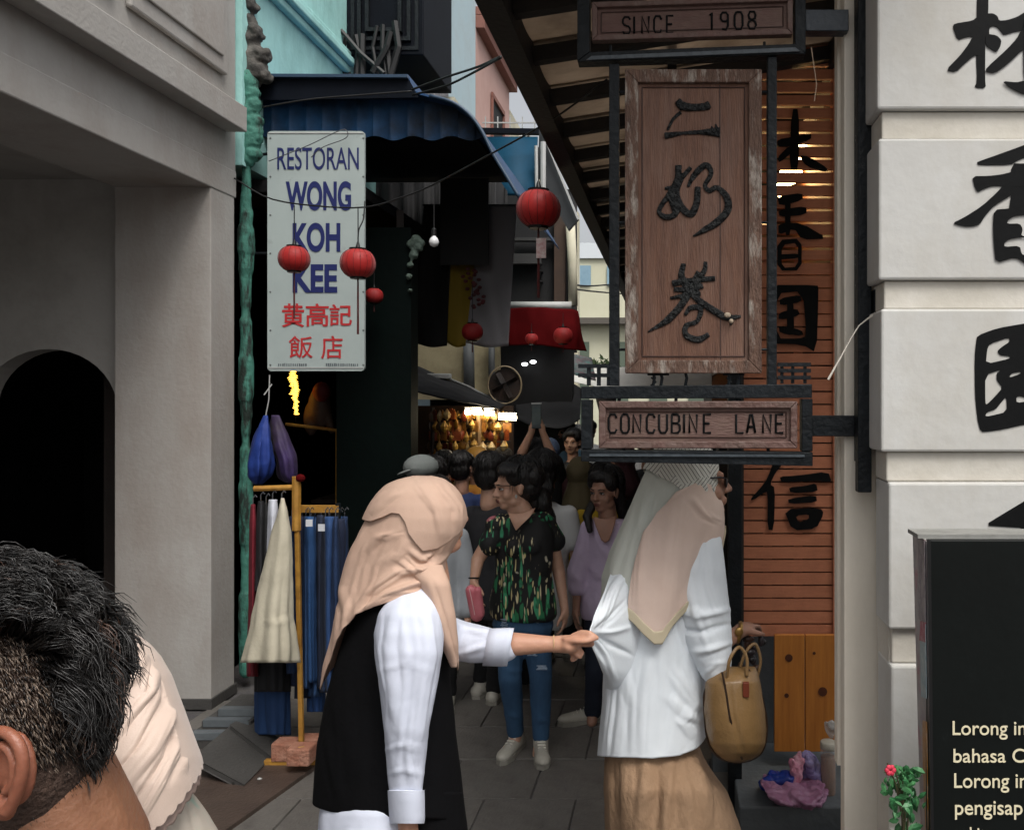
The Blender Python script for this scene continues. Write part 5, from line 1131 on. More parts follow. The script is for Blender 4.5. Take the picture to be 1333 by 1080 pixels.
def hairdo(par, c, a, s=1, long=0, m=None, tilt=0, seed=0, vol=1, fringe=True):
    f,l = basis(a); up = Vector((0,0,1)); T = lambda x,y,z_: c+(l*x+f*y+up*z_)*s; rot = Matrix((l,f,up)).transposed(); q = G()
    E = lambda x,y,z_,r: q.ell(T(x,y,z_),tuple(k*s for k in r),rot,14)
    E(0,-.03,.045,(.084*vol,.092*vol,.085*vol)); E(0,-.05,-.01,(.082*vol,.068*vol,.08)); 
    if fringe: E(.0,.045,.072,(.06,.045,.035)); E(.05,.02,.045,(.032,.05,.05)); E(-.05,.02,.045,(.032,.05,.05))
    for i in range(int(long*10)): E(rs.uniform(-.05,.05),-.075-.01*rs.random(),-.05-i*.032,(.05,.035,.05))
    o = uobj('hair', q, m or hairm, par, .008, 3, .004, 60, seed, (1,1,.35)); o2 = G(); r_ = random.Random(seed+9)
    for k in range(150):
        th = r_.uniform(0,2*PI); ph = r_.uniform(.1,1.2); R0 = .088*vol
        d0 = Vector((math.sin(ph)*math.cos(th),math.sin(ph)*math.sin(th)-.3,math.cos(ph))); y0=-.03
        pts = []
        for i in range(5):
            p2 = ph+i*.22; x,y,z_ = R0*math.sin(min(p2,1.6))*math.cos(th), -.03+R0*1.08*math.sin(min(p2,1.6))*math.sin(th), .045+R0*math.cos(p2)*1.02-max(0,p2-1.6)*.08
            if y > .05 and z_ < .05: break
            pts.append(T(x,y,z_)+Vector((r_.uniform(-.003,.003),r_.uniform(-.003,.003),0)))
        if len(pts) > 2: o2.tube(pts,[.0022]*(len(pts)-1)+[.0004],3)
    stuff(obj('hair_strands', o2, m or hairm, par, smooth=True))
    return o
def clothes(par, J, a, s, top, bot, sleeve=1.0, hemz=None, wide=1.0, seed=0, legto=1.0, name='top', neck=0.0, infl=.014, crt=(), crb=(), vox=.009):
    f,l = basis(a); rot = Matrix((l,f,Vector((0,0,1)))).transposed(); ch = (J['shL']+J['shR'])/2; pv = J['pelvis']; i = infl
    if top:
        q = G(); torso(q,ch,pv,f,s,i,wide,.12); q.cap(J['shL'],J['shR'],.04*s+i*.7,.04*s+i*.7)
        for k in 'LR':
            A,B,C_ = J['sh'+k],J['el'+k],J['wr'+k]; t_ = min(sleeve*2,1); q.cap(A,A+(B-A)*t_,.043*s+i*.7,.038*s+i*1.2)
            if sleeve > .5: q.cap(B,B+(C_-B)*(sleeve-.5)*2,.038*s+i*1.2,.03*s+i*1.1)
        uobj(name, q, top, par, vox, 4, .006, 16, seed, (1,1,.6), crt)
    if bot:
        q = G(); q.ell(pv+Vector((0,0,-.01)),(.146*s,.098*s,.12*s),rot)
        for k in 'LR':
            q.cap(J['hip'+k],J['kn'+k],.077*s+i*.5,.054*s+i*.4); e = J['kn'+k]+(J['an'+k]-J['kn'+k])*legto; q.cap(J['kn'+k],e,.054*s+i*.4,.040*s+i*.5)
        uobj('trousers', q, bot, par, vox, 3, .004, 26, seed+3, (1,1,1), crb)

# ---- woman in floral blouse
fm = bpy.data.materials.new('floral_print'); fm.use_nodes = True; N = fm.node_tree.nodes; L = fm.node_tree.links; p = N['Principled BSDF']; tc = N.new('ShaderNodeTexCoord')
def layer(prev, scale, stretch, thr, col, rotz, vor=True, soft=.06):
    mp = N.new('ShaderNodeMapping'); mp.inputs['Scale'].default_value = stretch; mp.inputs['Rotation'].default_value = (0,rotz,0); L.new(tc.outputs['Object'],mp.inputs[0])
    ns = N.new('ShaderNodeTexNoise'); ns.inputs['Scale'].default_value = 9; L.new(mp.outputs[0],ns.inputs['Vector'])
    ad = N.new('ShaderNodeMix'); ad.data_type='RGBA'; ad.blend_type='LINEAR_LIGHT'; ad.inputs[0].default_value=.05; L.new(mp.outputs[0],ad.inputs[6]); L.new(ns.outputs['Color'],ad.inputs[7])
    v = N.new('ShaderNodeTexVoronoi'); v.inputs['Scale'].default_value = scale; L.new(ad.outputs[2],v.inputs['Vector'])
    r = N.new('ShaderNodeMapRange'); r.inputs[1].default_value = thr; r.inputs[2].default_value = thr-soft; L.new(v.outputs['Distance'],r.inputs[0])
    n2 = N.new('ShaderNodeTexNoise'); n2.inputs['Scale'].default_value = 5.5+thr*3; L.new(tc.outputs['Object'],n2.inputs['Vector']); r2 = N.new('ShaderNodeMapRange'); r2.inputs[1].default_value=.5; r2.inputs[2].default_value=.54; L.new(n2.outputs[0],r2.inputs[0])
    ml = N.new('ShaderNodeMath'); ml.operation='MULTIPLY'; L.new(r.outputs[0],ml.inputs[0]); L.new(r2.outputs[0],ml.inputs[1])
    mx = N.new('ShaderNodeMix'); mx.data_type='RGBA'; mx.inputs[7].default_value = lin(col); L.new(ml.outputs[0],mx.inputs[0])
    if prev is None: mx.inputs[6].default_value = lin('#0e0f10')
    else: L.new(prev,mx.inputs[6])
    return mx.outputs[2]
o_ = layer(None,14,(2.6,1,.5),.42,'#237048',.7); o_ = layer(o_,15,(2.8,1,.45),.34,'#3b9168',-.9); o_ = layer(o_,19,(3.2,1,.5),.27,'#c4b784',.35); o_ = layer(o_,19,(3.2,1,.5),.24,'#cfc6a0',-1.2); o_ = layer(o_,8,(1,1,1),.24,'#b0646c',0); o_ = layer(o_,11,(1.2,1,1),.16,'#c4bfa8',1.2)
L.new(o_,p.inputs['Base Color']); p.inputs['Roughness'].default_value=.75
z=4.35
J = dict(head=P(668,634,z),shL=P(650,682,z-.02),shR=P(712,680,z+.05),elL=P(622,728,z-.05),elR=P(727,742,z+.06),wrL=P(617,756,z-.16),wrR=P(735,792,z+.0),pelvis=P(680,795,z+.02),
  hipL=P(664,800,z+.02),hipR=P(696,800,z+.04),knL=P(664,880,z-.04),knR=P(704,880,z-.02),anL=P(671,958,z+.05),anR=P(704,965,z+.02),hnL=Vector((.8,.5,0)),hdL=Vector((.15,-.3,-1)),hdR=Vector((.03,-.05,-1)),hnR=Vector((-1,.2,0)))
t = pers('woman in a black floral blouse and ripped blue jeans walking with a pink pouch', (P(680,985,z).x,z,0)); s=1.0
g = G(); skeleton_body(g,J,-20,s,legs=True); head(g,J['head'],-58,1.0,6); g.cap(P(685,675,z),P(675,655,z),.055,.05)
uobj('body', g, SKM['a'], t, .0065, 3)
face(t,J['head'],-58,1.0,6)
# blouse as a draped shell with loose sleeves, v neck
q = G(); f,l = basis(-20); rot = Matrix((l,f,Vector((0,0,1)))).transposed()
chb = (J['shL']+J['shR'])/2; torso(q,chb,P(681,790,z+.01),f,1.0,.026,1.05,.05)
q.cap(P(651,682,z-.0),P(638,708,z-.04),.058,.062); q.cap(P(668,684,z-.02),P(645,684,z-.02),.05,.055); q.cap(P(711,682,z+.04),P(722,704,z+.05),.05,.058); q.cap(P(655,680,z),P(706,677,z+.03),.048,.048); q.ell(P(668,712,z-.09),(.05,.04,.05)); q.ell(P(693,711,z-.08),(.05,.04,.05))
uobj('blouse', q, fm, t, .008, 3, .006, 16, 3, (1,1,.5), [([(650,720),(672,745),(690,760)],.006,6),([(712,720),(700,750),(705,780)],.007,6),([(665,760),(668,790)],.006,5)])
# neck skin showing in the v
vq = sheet('neckline',[[(661,666,z-.085),(675,668,z-.10),(697,661,z-.075)],[(664,674,z-.122),(674,677,z-.135),(691,671,z-.115)],[(668,683,z-.133),(672,684,z-.140),(682,680,z-.135)],[(671,689,z-.138),(672,690,z-.139),(673,689,z-.138)]],SKM['a'],t,16,14,thick=.002)
jean = mat('ripped_denim','#274562','#35587a',10,.85,.2,60,weave=300,stretch=(1,1,.4),dirt_shade='#173354',dscale=6,damt=.5)
q = G(); q.ell(P(681,796,z+.02),(.155,.11,.12),rot); q.ell(P(681,778,z+.015),(.15,.108,.10),rot); q.ell(P(681,812,z+.02),(.168,.125,.10),rot)
for k in 'LR': q.cap(J['hip'+k],J['kn'+k],.083,.06); q.cap(J['kn'+k],J['an'+k]+Vector((0,0,.03)),.06,.044)
uobj('jeans', q, jean, t, .008, 3, .003, 24, 5, (1,1,1), [([(655,870),(668,874),(680,870)],.004,3),([(690,872),(704,878),(716,872)],.004,3),([(664,930),(676,934)],.005,4),([(697,934),(712,938)],.005,4)])
wt = mat('frayed_threads','#a9b6c4','#7f95ad',60,.9)
for (x0,y0,x1,y1) in [(697,797,702,810),(691,815,697,826),(651,806,662,818),(698,866,713,871),(655,872,671,877),(686,848,700,853)]:
    q = G()
    for k in range(9):
        yy = y0+(y1-y0)*k/8; q.tube([P(x0+rs.uniform(0,3),yy,z-.082),P((x0+x1)/2,yy+rs.uniform(-1,1),z-.092),P(x1-rs.uniform(0,3),yy+rs.uniform(-.5,.5),z-.082)],.0016,4)
    stuff(obj('ripped_threads', q, wt, t))
shoe(t,J['anL']+Vector((0,.02,0)),-12); shoe(t,J['anR'],12)
hairdo(t,J['head']+Vector((.012,.01,.012)),-58,1.12,0.2,seed=4,vol=1.05)
q = G(); q.ell(P(704,655,z+.08),(.06,.06,.09)); q.ell(P(712,680,z+.13),(.05,.04,.09)); q.ell(P(695,620,z+.02),(.06,.08,.07)); uobj('ponytail', q, hairm, t, .01, 3, .006, 50, 2, (1,1,.3))
q = G()
for k in range(14): x = 648+k*1.7; q.tube([P(x+6,604,z-.06),P(x+2,612,z-.105),P(x,622+rs.uniform(-1,2),z-.105)],[.006,.006,.001],5)
obj('fringe', q, hairm, t, smooth=True)
obj('earring', G().ell(P(672,646,z-.09),(.006,.006,.01),n=8), M['whitem'], t)
obj('glasses', G().tube([P(646,631,z-.08),P(652,632,z-.12),P(664,632,z-.1),P(678,630,z-.06)],.0018,5), M['iron'], t)
obj('bracelet', G().tube([P(617+6.5*math.cos(a),752,z-.15+.027*math.sin(a)) for a in np.linspace(0,2*PI,17)],.004,6), M['black'], t)
tp = thing('pouch','pink pouch held in the floral woman\'s hand','pouch',P(619,785,z-.2))
obj('body', None, mat('pink_vinyl','#c8616e','#d8848c',6,.35,.1), tp, smooth=True, mesh=union(G().cap(P(613,768,z-.2),P(621,800,z-.18),.028,.034).cap(P(622,768,z-.21),P(624,798,z-.19),.02,.028),.006,3))
obj('zip', G().tube([P(611,766,z-.228),P(615,785,z-.236),P(618,800,z-.226)],.0025,5), mat('pale_zip','#e3b3b5',None), tp)

# ---- woman in lilac blouse
z=4.75
t = pers('woman with dark hair in a lilac wrap blouse and navy trousers behind the white tunic', (P(790,930,z).x,z,0))
J = dict(head=P(787,640,z),shL=P(768,688,z),shR=P(822,688,z),elL=P(752,742,z-.02),elR=P(836,742,z),wrL=P(750,792,z-.05),wrR=P(840,790,z),pelvis=P(795,785,z),
  hipL=P(780,800,z),hipR=P(812,800,z),knL=P(776,868,z-.05),knR=P(815,865,z+.05),anL=P(772,925,z+.02),anR=P(816,918,z+.2))
g = G(); skeleton_body(g,J,-8,.98); head(g,J['head'],-28,.98,4); uobj('body', g, SKM['c'], t, .0065, 3); face(t,J['head'],-28,.98,4)
lil = mat('lilac_cotton','#cbbad3','#bcabc4',6,.85,.12,40,weave=300)
clothes(t,J,-8,.98,lil,mat('navy_trousers','#171d2c','#1d2536',6,.85,.1),.72,wide=1.06,seed=6,infl=.022,crt=[([(772,690),(785,715),(805,745)],.008,4),([(760,720),(772,745),(795,752)],.008,5),([(820,700),(800,735),(780,755)],.007,4),([(745,745),(758,760)],.008,4)],vox=.008)
sheet('neckline',[[(772,672,z-.10),(786,675,z-.12),(803,671,z-.10)],[(776,686,z-.128),(788,689,z-.138),(799,686,z-.13)],[(783,703,z-.142),(788,706,z-.145),(793,703,z-.142)]],SKM['c'],t,14,12,thick=.002)
hairdo(t,J['head']+Vector((0,.01,.008)),-28,1.1,.1,seed=7)
q = G(); q.cap(P(775,650,z+.02),P(764,672,z-.06),.03,.025); q.cap(P(764,672,z-.06),P(768,690,z-.11),.025,.02); q.cap(P(805,640,z+.03),P(815,690,z+.1),.035,.03); uobj('loose_hair', q, hairm, t, .008, 2, .005, 50, 3, (1,1,.3))
shoe(t,J['anL']+Vector((-.0,.03,0)),-70)
shoe(t,J['anR'],-60)

HM = [hairm, mat('dark_brown_hair','#1d130e','#120c09',60,.5,.5,160), mat('greying_hair','#4f4d4b','#38363a',70,.5,.5,160), mat('auburn_hair','#2d1810','#1d100b',60,.5,.5,160)]
def simple_person(label, z, hx, hy, s, a, ha, topm, botm, sk, sleeve=.5, hair=0.1, arms=None, legs=None, hairk=True, hd=True, hat=None, seed=0, long=0, hdvol=None):
    hdvol = hdvol or [.96,1.08,.93,1.02][seed%4]; hm_ = HM[(seed*3)%4] if seed%3 == 0 or seed > 29 else hairm
    H = P(hx,hy,z); sc = s; J = dict(head=H); f,l = basis(a); c = H+Vector((0,0,-.24*sc))
    L_ = l if True else l; sgn = 1 if L_.x >= 0 else -1
    J['shR'] = c+l*.155*sc*sgn; J['shL'] = c-l*.155*sc*sgn; J['pelvis'] = Vector((H.x,H.y,H.z-.72*sc))
    for k,sg in (('L',-1),('R',1)):
        d = l*sg*sgn
        J['el'+k] = J['sh'+k]+d*.05*sc+Vector((0,0,-.27*sc)); J['wr'+k] = J['el'+k]+f*.06*sc+Vector((0,0,-.23*sc))
        J['hip'+k] = J['pelvis']+d*.075*sc+Vector((0,0,-.03)); J['kn'+k] = Vector((J['hip'+k].x,J['hip'+k].y,0))+f*(.06 if k=='L' else -.02)+Vector((0,0,.45*sc)); J['an'+k] = Vector((J['hip'+k].x,J['hip'+k].y,.09))-f*(.05 if k=='L' else .12)
    if arms: J.update(arms)
    if legs: J.update(legs)
    t = pers(label,(H.x,z,0)); g = G(); skeleton_body(g,J,a,sc); head(g,H,ha,sc); uobj('body', g, sk, t, .008, 3)
    face(t,H,ha,sc) if abs(ha) < 115 else None
    clothes(t,J,a,sc,topm,botm,sleeve,seed=seed,vox=.011,wide=1.05,infl=.02)
    if hat is None: hairdo(t,H+Vector((0,0,.01)),ha,sc*1.06,long,m=hm_,seed=seed,vol=hdvol,fringe=seed%2==0)
    elif hat[0] == 'scarf':
        q = G(); fh,lh = basis(ha); rr_ = Matrix((lh,fh,Vector((0,0,1)))).transposed(); q.ell(H-fh*.025+Vector((0,0,.02)),(.098,.105,.115),rr_); q.cap(H-fh*.03+Vector((0,0,-.08)),H-fh*.03+Vector((0,0,-.22)),.09,.14)
        uobj('headscarf', q, hat[1], t, .011, 4, .006, 30, seed, (1,1,.5))
    else:
        q = G(); fh,lh = basis(ha); rr_ = Matrix((lh,fh,Vector((0,0,1)))).transposed(); hairdo(t,H,ha,sc*1.02,0,m=hm_,seed=seed,fringe=False); q.ell(H-fh*.01+Vector((0,0,.065)),(.095,.112,.075),rr_); q.ell(H+fh*.12+Vector((0,0,.05)),(.07,.07,.010),rr_)
        uobj('cap', q, hat[1], t, .008, 3)
    for k in 'LR': shoe(t,J['an'+k],a)
    return t,J
blackc = mat('black_cotton','#121214','#19191c',6,.9,.1); whitec = mat('white_tee','#d6d8d7','#c9cbcb',5,.85,.1,30)
# white tee, back to us, long black hair
t,J = simple_person('person with long black hair in a white t-shirt behind the floral woman',5.15,708,618,1.0,172,165,whitec,blackc,SKM['a'],.3,long=1.1,seed=11,hdvol=1.18,
   legs=dict(knL=P(648,850,5.0),anL=P(643,896,5.1),hipL=P(700,810,5.15),knR=P(684,860,5.3),anR=P(684,890,5.5),pelvis=P(710,790,5.15)))
# person holding phone overhead
z=5.9
J2 = dict(shL=P(676,618,z),shR=P(728,618,z),elL=P(680,588,z-.15),elR=P(717,590,z-.15),wrL=P(692,562,z-.2),wrR=P(706,561,z-.2),hdL=Vector((.15,0,1)),hdR=Vector((-.15,0,1)),hnL=Vector((1,0,0)),hnR=Vector((-1,0,0)),cuL=.25,cuR=.25)
t,J = simple_person('person in black raising a phone overhead with both hands',z,700,598,1.0,180,180,blackc,blackc,SKM['b'],.3,arms=J2,seed=12,hdvol=1.1)
tp = thing('phone','smartphone held up above the crowd','phone',P(698,540,z-.22)); obj('body', G().box((PX(692,z-.22),z-.23,PZ(556,z)),(PX(705,z-.22),z-.215,PZ(524,z))), mat('phone_dark','#2b3234','#3f4a4b',5,.3), tp, bevel=.004)
obj('screen', G().box((PX(693,z-.22),z-.2325,PZ(552,z)),(PX(704,z-.22),z-.2305,PZ(529,z))), mat('phone_screen','#3c4a4e','#56605c',14,.25), tp); obj('pale_edge', G().box((PX(692,z-.22),z-.231,PZ(525.5,z)),(PX(705,z-.22),z-.216,PZ(523.8,z))), M['whitem'], tp)  # pale strip along the top of the phone
# cap person
t,J = simple_person('person in a grey baseball cap behind the beige headscarf',5.6,555,622,.98,-60,-75,mat('navy_shirt','#141c30','#1a2438',5,.85),blackc,SKM['c'],.5,seed=13)
cp = mat('grey_cap_cloth','#6f7472','#636866',5,.85,.1)
q = G(); H = P(548,608,5.5); q.ell(H,(.115,.125,.085)); uobj('cap_crown', q, cp, t, .01, 3)
q = G(); q.ell(P(531,613,5.45),(.07,.085,.012),Matrix.Rotation(-.35,3,'Y')); obj('cap_brim', q, cp, t, smooth=True)
# dark jacket person left of floral woman
t,J = simple_person('person in long black jacket with short dark hair left of the floral woman',5.0,640,618,1.02,150,160,mat('charcoal_jacket','#1a1a1d','#242428',5,.85),blackc,SKM['a'],1.0,seed=14,legs=dict(anL=P(626,880,5.2),anR=P(650,888,5.35)))
# white garment walker behind beige scarf
t,J = simple_person('person with white top and black trousers just right of the beige headscarf',4.9,566,650,.92,10,-10,mat('white_shirt_dim','#a8adb2','#9a9fa5',5,.85),blackc,SKM['b'],.9,seed=15)
# blue shirted, yellow item
t,J = simple_person('person in a dark blue shirt between grey cap and black jacket',6.4,602,610,1.0,160,170,mat('blue_shirt','#162448','#1c2e58',5,.85),blackc,SKM['c'],.5,seed=16)
t,J = simple_person('person in orange and yellow top beyond the dark blue shirt',7.0,622,602,1.0,20,30,mat('orange_shirt','#9a5a1c','#b98a2c',7,.85),blackc,SKM['c'],.5,seed=17,hat=('cap',mat('ochre_cap','#a8782c',None)))
# beige shirt + yellow scarf
t,J = simple_person('person in a beige shirt turned away between the phone holder and the lilac blouse',6.0,756,618,1.0,175,170,mat('beige_shirt','#6b5c44','#5c4f3b',5,.85),blackc,SKM['c'],.5,seed=18,hat=('scarf',mat('olive_scarf','#5b5138',None,rough=.85)))
t,J = simple_person('person in a bright yellow top glimpsed beside the lilac woman\'s hair',5.5,786,628,.95,175,170,mat('yellow_shirt','#b89a1c','#a98a18',5,.85),blackc,SKM['c'],.6,seed=19)
t,J = simple_person('man in black suit and white shirt facing us far down the lane',8.5,745,576,1.05,5,-10,mat('black_suit','#141416',None),blackc,SKM['b'],1.0,seed=20)
t,J = simple_person('person in pale blue top far down the lane beside the sign frame',9.5,735,562,1.0,-20,-30,mat('paleblue_shirt','#5d7f94','#4d6c80',5,.85),blackc,SKM['c'],.6,seed=21)
t,J = simple_person('person in white walking away at the far end of the lane',11,768,560,1.0,170,170,whitec,blackc,SKM['c'],.4,seed=22)

for i,(hx,hy,zz,a_,lab,m_) in enumerate([(815,598,7.2,170,'dark-shirted walker just right of the lilac woman down the lane',blackc),(842,588,8.4,10,'walker in charcoal facing us under the sign frame',mat('charcoal_jacket','#1a1a1d',None)),(800,584,9.6,175,'distant walker in brown under the lower board',mat('brown_shirt','#3b2a20','#2f2119',5,.85)),(868,586,6.6,165,'dark walker hidden behind the patterned headscarf',blackc),(716,588,8.0,10,'walker with dark hair right of the raised phone',mat('maroon_shirt','#3a161a','#2e1215',5,.85)),(655,600,8.0,190,'shopper in dark green browsing the lit stall',mat('dgreen_shirt','#1a2b22','#15231c',5,.85)),(580,606,7.4,170,'shopper in black at the left end of the lit stall',blackc)]):
    simple_person(lab, zz, hx, hy, [1.0,.95,1.04][i%3], a_, a_, m_, blackc, SKM['c'], .6, seed=30+i, hat=[('scarf',mat('maroon_scarf','#3d1c22',None,rough=.85)),None,('cap',mat('tan_cap','#7a6a50',None)),None,('scarf',mat('dusk_blue_scarf','#39465c',None,rough=.85)),('cap',mat('black_cap','#101012',None)),None][i])
# ================================================================== woman in the beige headscarf
Z = 2.2
t = pers('woman in a beige headscarf, black vest and white shirt reaching out to tug a tunic', (P(510,1000,Z).x,Z,0))
J = dict(head=P(551,676,Z),shL=P(530,806,2.12),shR=P(558,806,2.28),elL=P(530,935,2.07),elR=P(610,836,2.30),wrL=P(530,1066,2.05),wrR=P(722,838,2.28),pelvis=P(500,1060,Z),
  hipL=P(500,1100,2.18),hipR=P(510,1080,2.28),knL=P(510,1260,2.1),knR=P(530,1260,2.3),anL=P(500,1400,2.12),anR=P(530,1390,2.3),hdL=Vector((.1,0,-1)),hnL=Vector((.9,.3,0)),hnR=Vector((0,0,1)))
g = G(); f,l = basis(82); torso(g,(J['shL']+J['shR'])/2+Vector((0,0,-.02)),J['pelvis'],f,.92,0); head(g,J['head'],100,.97,-14)
for k in 'LR': g.cap(J['sh'+k],J['el'+k],.042,.034); g.cap(J['hip'+k],J['kn'+k],.075,.05); g.cap(J['kn'+k],J['an'+k],.05,.035); g.cap(J['an'+k],J['an'+k]+Vector((.03,0,-.05)),.034,.03)
g.cap(J['elL'],J['wrL'],.034,.024); hand(g,J['wrL'],J['hdL'],J['hnL'],.95,.4,1)
zf = 2.28; pp = lambda x,y,d=0: P(x,y,zf+d)
g.cap(J['elR'],pp(672,838),.036,.031); g.cap(pp(672,838),pp(722,838),.031,.0205); g.cap(pp(722,838),pp(740,838),.0225,.025); g.ell(pp(742,838),(.028,.036,.024)); g.cap(pp(735,841,.02),pp(750,843,.02),.018,.015)
for seg in [[(746,828,-.01),(757,823,-.02),(768,824,-.03),(777,830,-.03)],[(736,832,-.02),(750,834,-.035),(762,834,-.04),(772,832,-.035)],[(748,836,.01),(762,838,.0),(771,838,-.01),(768,832,-.02)],[(747,843,.02),(757,849,.01),(755,854,.0),(748,850,.0)],[(742,846,.03),(750,855,.03),(745,858,.02)]]:
    r = .0098
    for a_,b_ in zip(seg,seg[1:]): g.cap(pp(*a_),pp(*b_),r,r*.9,8); r *= .91
uobj('body', g, SKM['d'], t, .0048, 3)
obj('bracelet', G().tube([pp(721+1.0*math.sin(a)*0,838+11.2*math.cos(a),.0225*math.sin(a)) for a in np.linspace(0,2*PI,25)],.0016,6), mat('gold_thread','#c9a87e',None,rough=.4), t)
peach = mat('beige_chiffon','#d3b4a0','#caa995',4,.8,.06,40,weave=500,transl=.12)
vest = mat('black_knit','#08080a','#0c0c0e',9,.95,.1,70,spec=.12); shirt = mat('white_poplin','#d2d7e6','#c9cfde',5,.8,.05,30,weave=600)
# trousers, shirt tail
drape('trousers',[(1030,500,602,Z,.11),(1080,478,607,Z,.12),(1140,470,612,Z,.13),(1250,480,600,Z,.13),(1400,480,580,Z,.12)],vest,t,ribs=((.05,5,1,1),),wrk=.004)
drape('shirt_tail',[(1032,420,570,Z,.12),(1060,415,570,Z,.15),(1110,412,560,Z,.17)],shirt,t,hem=[(0,1050),(60,1085),(90,1105),(180,1100),(270,1080)],ribs=((.03,7,1,1),),wrk=.004,creases=[([(455,1075),(452,1120)],.005,5)])
drape('vest',[(764,505,552,Z,.05),(780,474,566,Z,.10),(800,456,574,Z,.125),(840,443,579,Z,.13),(880,431,585,Z,.13),(920,421,590,Z,.13),(960,414,594,Z,.135),(1000,409,599,Z,.14),(1050,406,604,Z,.145),(1070,406,606,Z,.145)],vest,t,hem=[(0,1068),(40,1066),(90,1062),(140,1056),(180,1044),(270,1055)],wrk=.004,wsc=9,
  creases=[([(460,840),(450,920),(455,1000)],.006,9),([(480,860),(486,950),(480,1040)],-.005,8),([(430,960),(440,1040)],.006,7)])
cr = [(a_,b_*.75,c_*1.15) for a_,b_,c_ in [([(512,792),(506,840),(514,900),(512,960)],.007,5),([(530,784),(538,850),(530,930),(524,1000)],-.006,6),([(552,800),(560,850),(549,915),(540,985)],.007,5),([(497,830),(505,880),(512,930)],.005,4),([(536,930),(530,985),(536,1020)],.005,4),([(505,975),(525,968),(547,975)],.004,4),([(510,1005),(530,1000),(548,1008)],.004,3.5),([(498,870),(530,862),(568,872)],.003,5)]]
drape('near_sleeve',[(766,535,553,2.11,.012),(772,519,562,2.11,.03),(784,502,570,2.10,.055),(800,492,574,2.09,.07),(825,487,577,2.08,.08),(850,488,576,2.07,.08),(900,495,567,2.06,.07),(950,501,558,2.05,.06),(1000,505,552,2.05,.047),(1032,508,550,2.05,.042)],shirt,t,creases=cr,wrk=.0035,wsc=22,ribs=((.006,9,2,1),))
c2 = drape('cuff',[(1028,505.5,551.5,2.05,.05),(1040,506,552,2.05,.051),(1066,508,552,2.05,.049),(1071,509,551,2.05,.048)],shirt,t,thick=.005,wrk=.0015)
obj('cuff_seam', G().tube([P(529+22.8*math.cos(a),1031+1.5*math.sin(a*2),2.05-.0515*math.sin(a)) for a in np.linspace(0,2*PI,33)],.0013,5), shirt, c2)
q = G(); q.cap(P(560,826,2.25),P(600,834,2.29),.062,.054); q.cap(P(600,834,2.29),P(655,842,2.28),.053,.042); q.cap(P(560,800,2.2),P(570,830,2.24),.05,.06)
uobj('far_sleeve', q, shirt, t, .007, 3, .004, 24, 4, (1,1,1), [([(590,815),(620,822),(650,826)],.006,4),([(600,850),(625,842),(655,838)],.006,4),([(610,815),(605,835),(612,858)],.005,4)])
q = G(); v=[]; 
for k in range(26):
    a = 2*PI*k/25
    for x,rr in ((632,22.5),(645,23),(657,23.5),(664,23)): v.append(P(x-6*math.cos(a)*-1 if 0 else x+ (5 if math.cos(a)>0 else -4)*abs(math.cos(a)),842-rr*math.cos(a),2.28-rr*.00207*math.sin(a)))
q.add(v,[(4*i+j,4*i+j+1,4*i+j+5,4*i+j+4) for i in range(25) for j in range(3)]); o = obj('far_cuff', q, shirt, t, smooth=True); o.modifiers.new('s','SOLIDIFY').thickness=.004
# the headscarf
R_ = [(623,538,560,Z,.012),(627,518,575,Z,.04),(634,504,586,Z,.065),(645,493,596,Z,.085),(660,483,602,Z,.098),(675,476,604,Z,.105),(692,468,600,Z,.108),(710,461,591,Z,.108),(730,454,581,Z,.108),(750,449,579,Z,.112),(775,443,585,Z,.122),(800,435,591,Z,.138),(830,427,595,Z,.148),(865,420,597,Z,.15),(900,416,592,Z,.15)]
sc_ = drape('headscarf',R_,peach,t,hem=[(0,872),(12,862),(25,838),(45,800),(62,783),(75,778),(90,781),(110,789),(128,800),(140,815),(150,835),(162,866),(172,893),(180,897),(195,885),(230,850),(300,830),(340,865)],nth=220,nv=170,sig=5,wrk=.0035,wsc=11,
  creases=[([(457,806),(478,772),(515,745),(572,735)],.010,5),([(466,800),(505,772),(545,757),(578,752)],.008,4.5),([(490,792),(530,772),(575,770)],.006,5),([(520,728),(538,742),(560,735),(578,722)],.009,4),([(533,715),(548,728),(560,722)],.010,4),([(452,800),(446,762),(462,715),(474,690)],.008,6),([(436,860),(438,810),(452,760)],.007,5),([(425,880),(428,830),(440,780)],-.006,5),
   ([(548,630),(572,665),(578,700),(566,728)],.007,5),([(565,630),(590,665),(592,690),(580,716)],.006,4),([(530,640),(552,680),(556,712)],-.006,5),([(474,720),(490,700),(520,695)],.006,5),([(560,780),(580,815),(590,860)],.008,4),([(575,760),(585,800),(592,850)],-.006,4),([(500,700),(480,735),(470,780)],-.006,6),([(500,735),(520,720),(530,700)],.006,5)])
drape('scarf_fold',R_,peach,t,hem=[(0,672),(25,690),(50,712),(66,716),(78,706),(90,694),(98,680),(108,669),(118,668),(130,674),(145,679),(160,678),(180,676),(270,690)],nth=200,nv=70,sig=5,off=.0075,wrk=.0025,wsc=11,thick=.004,
  creases=[([(548,630),(572,665),(578,700)],.006,5),([(565,630),(590,665),(592,690)],.006,4),([(520,640),(500,655),(486,672)],.005,5)])
drape('scarf_tail',[(735,520,575,2.12,.02),(760,548,585,2.10,.03),(800,562,592,2.10,.03),(840,574,596,2.11,.025),(868,588,594,2.12,.008)],peach,t,nth=50,nv=60,wrk=.003,creases=[([(560,760),(578,810),(590,860)],.006,3)])
shoe(t,J['anL'],90); shoe(t,J['anR'],90)

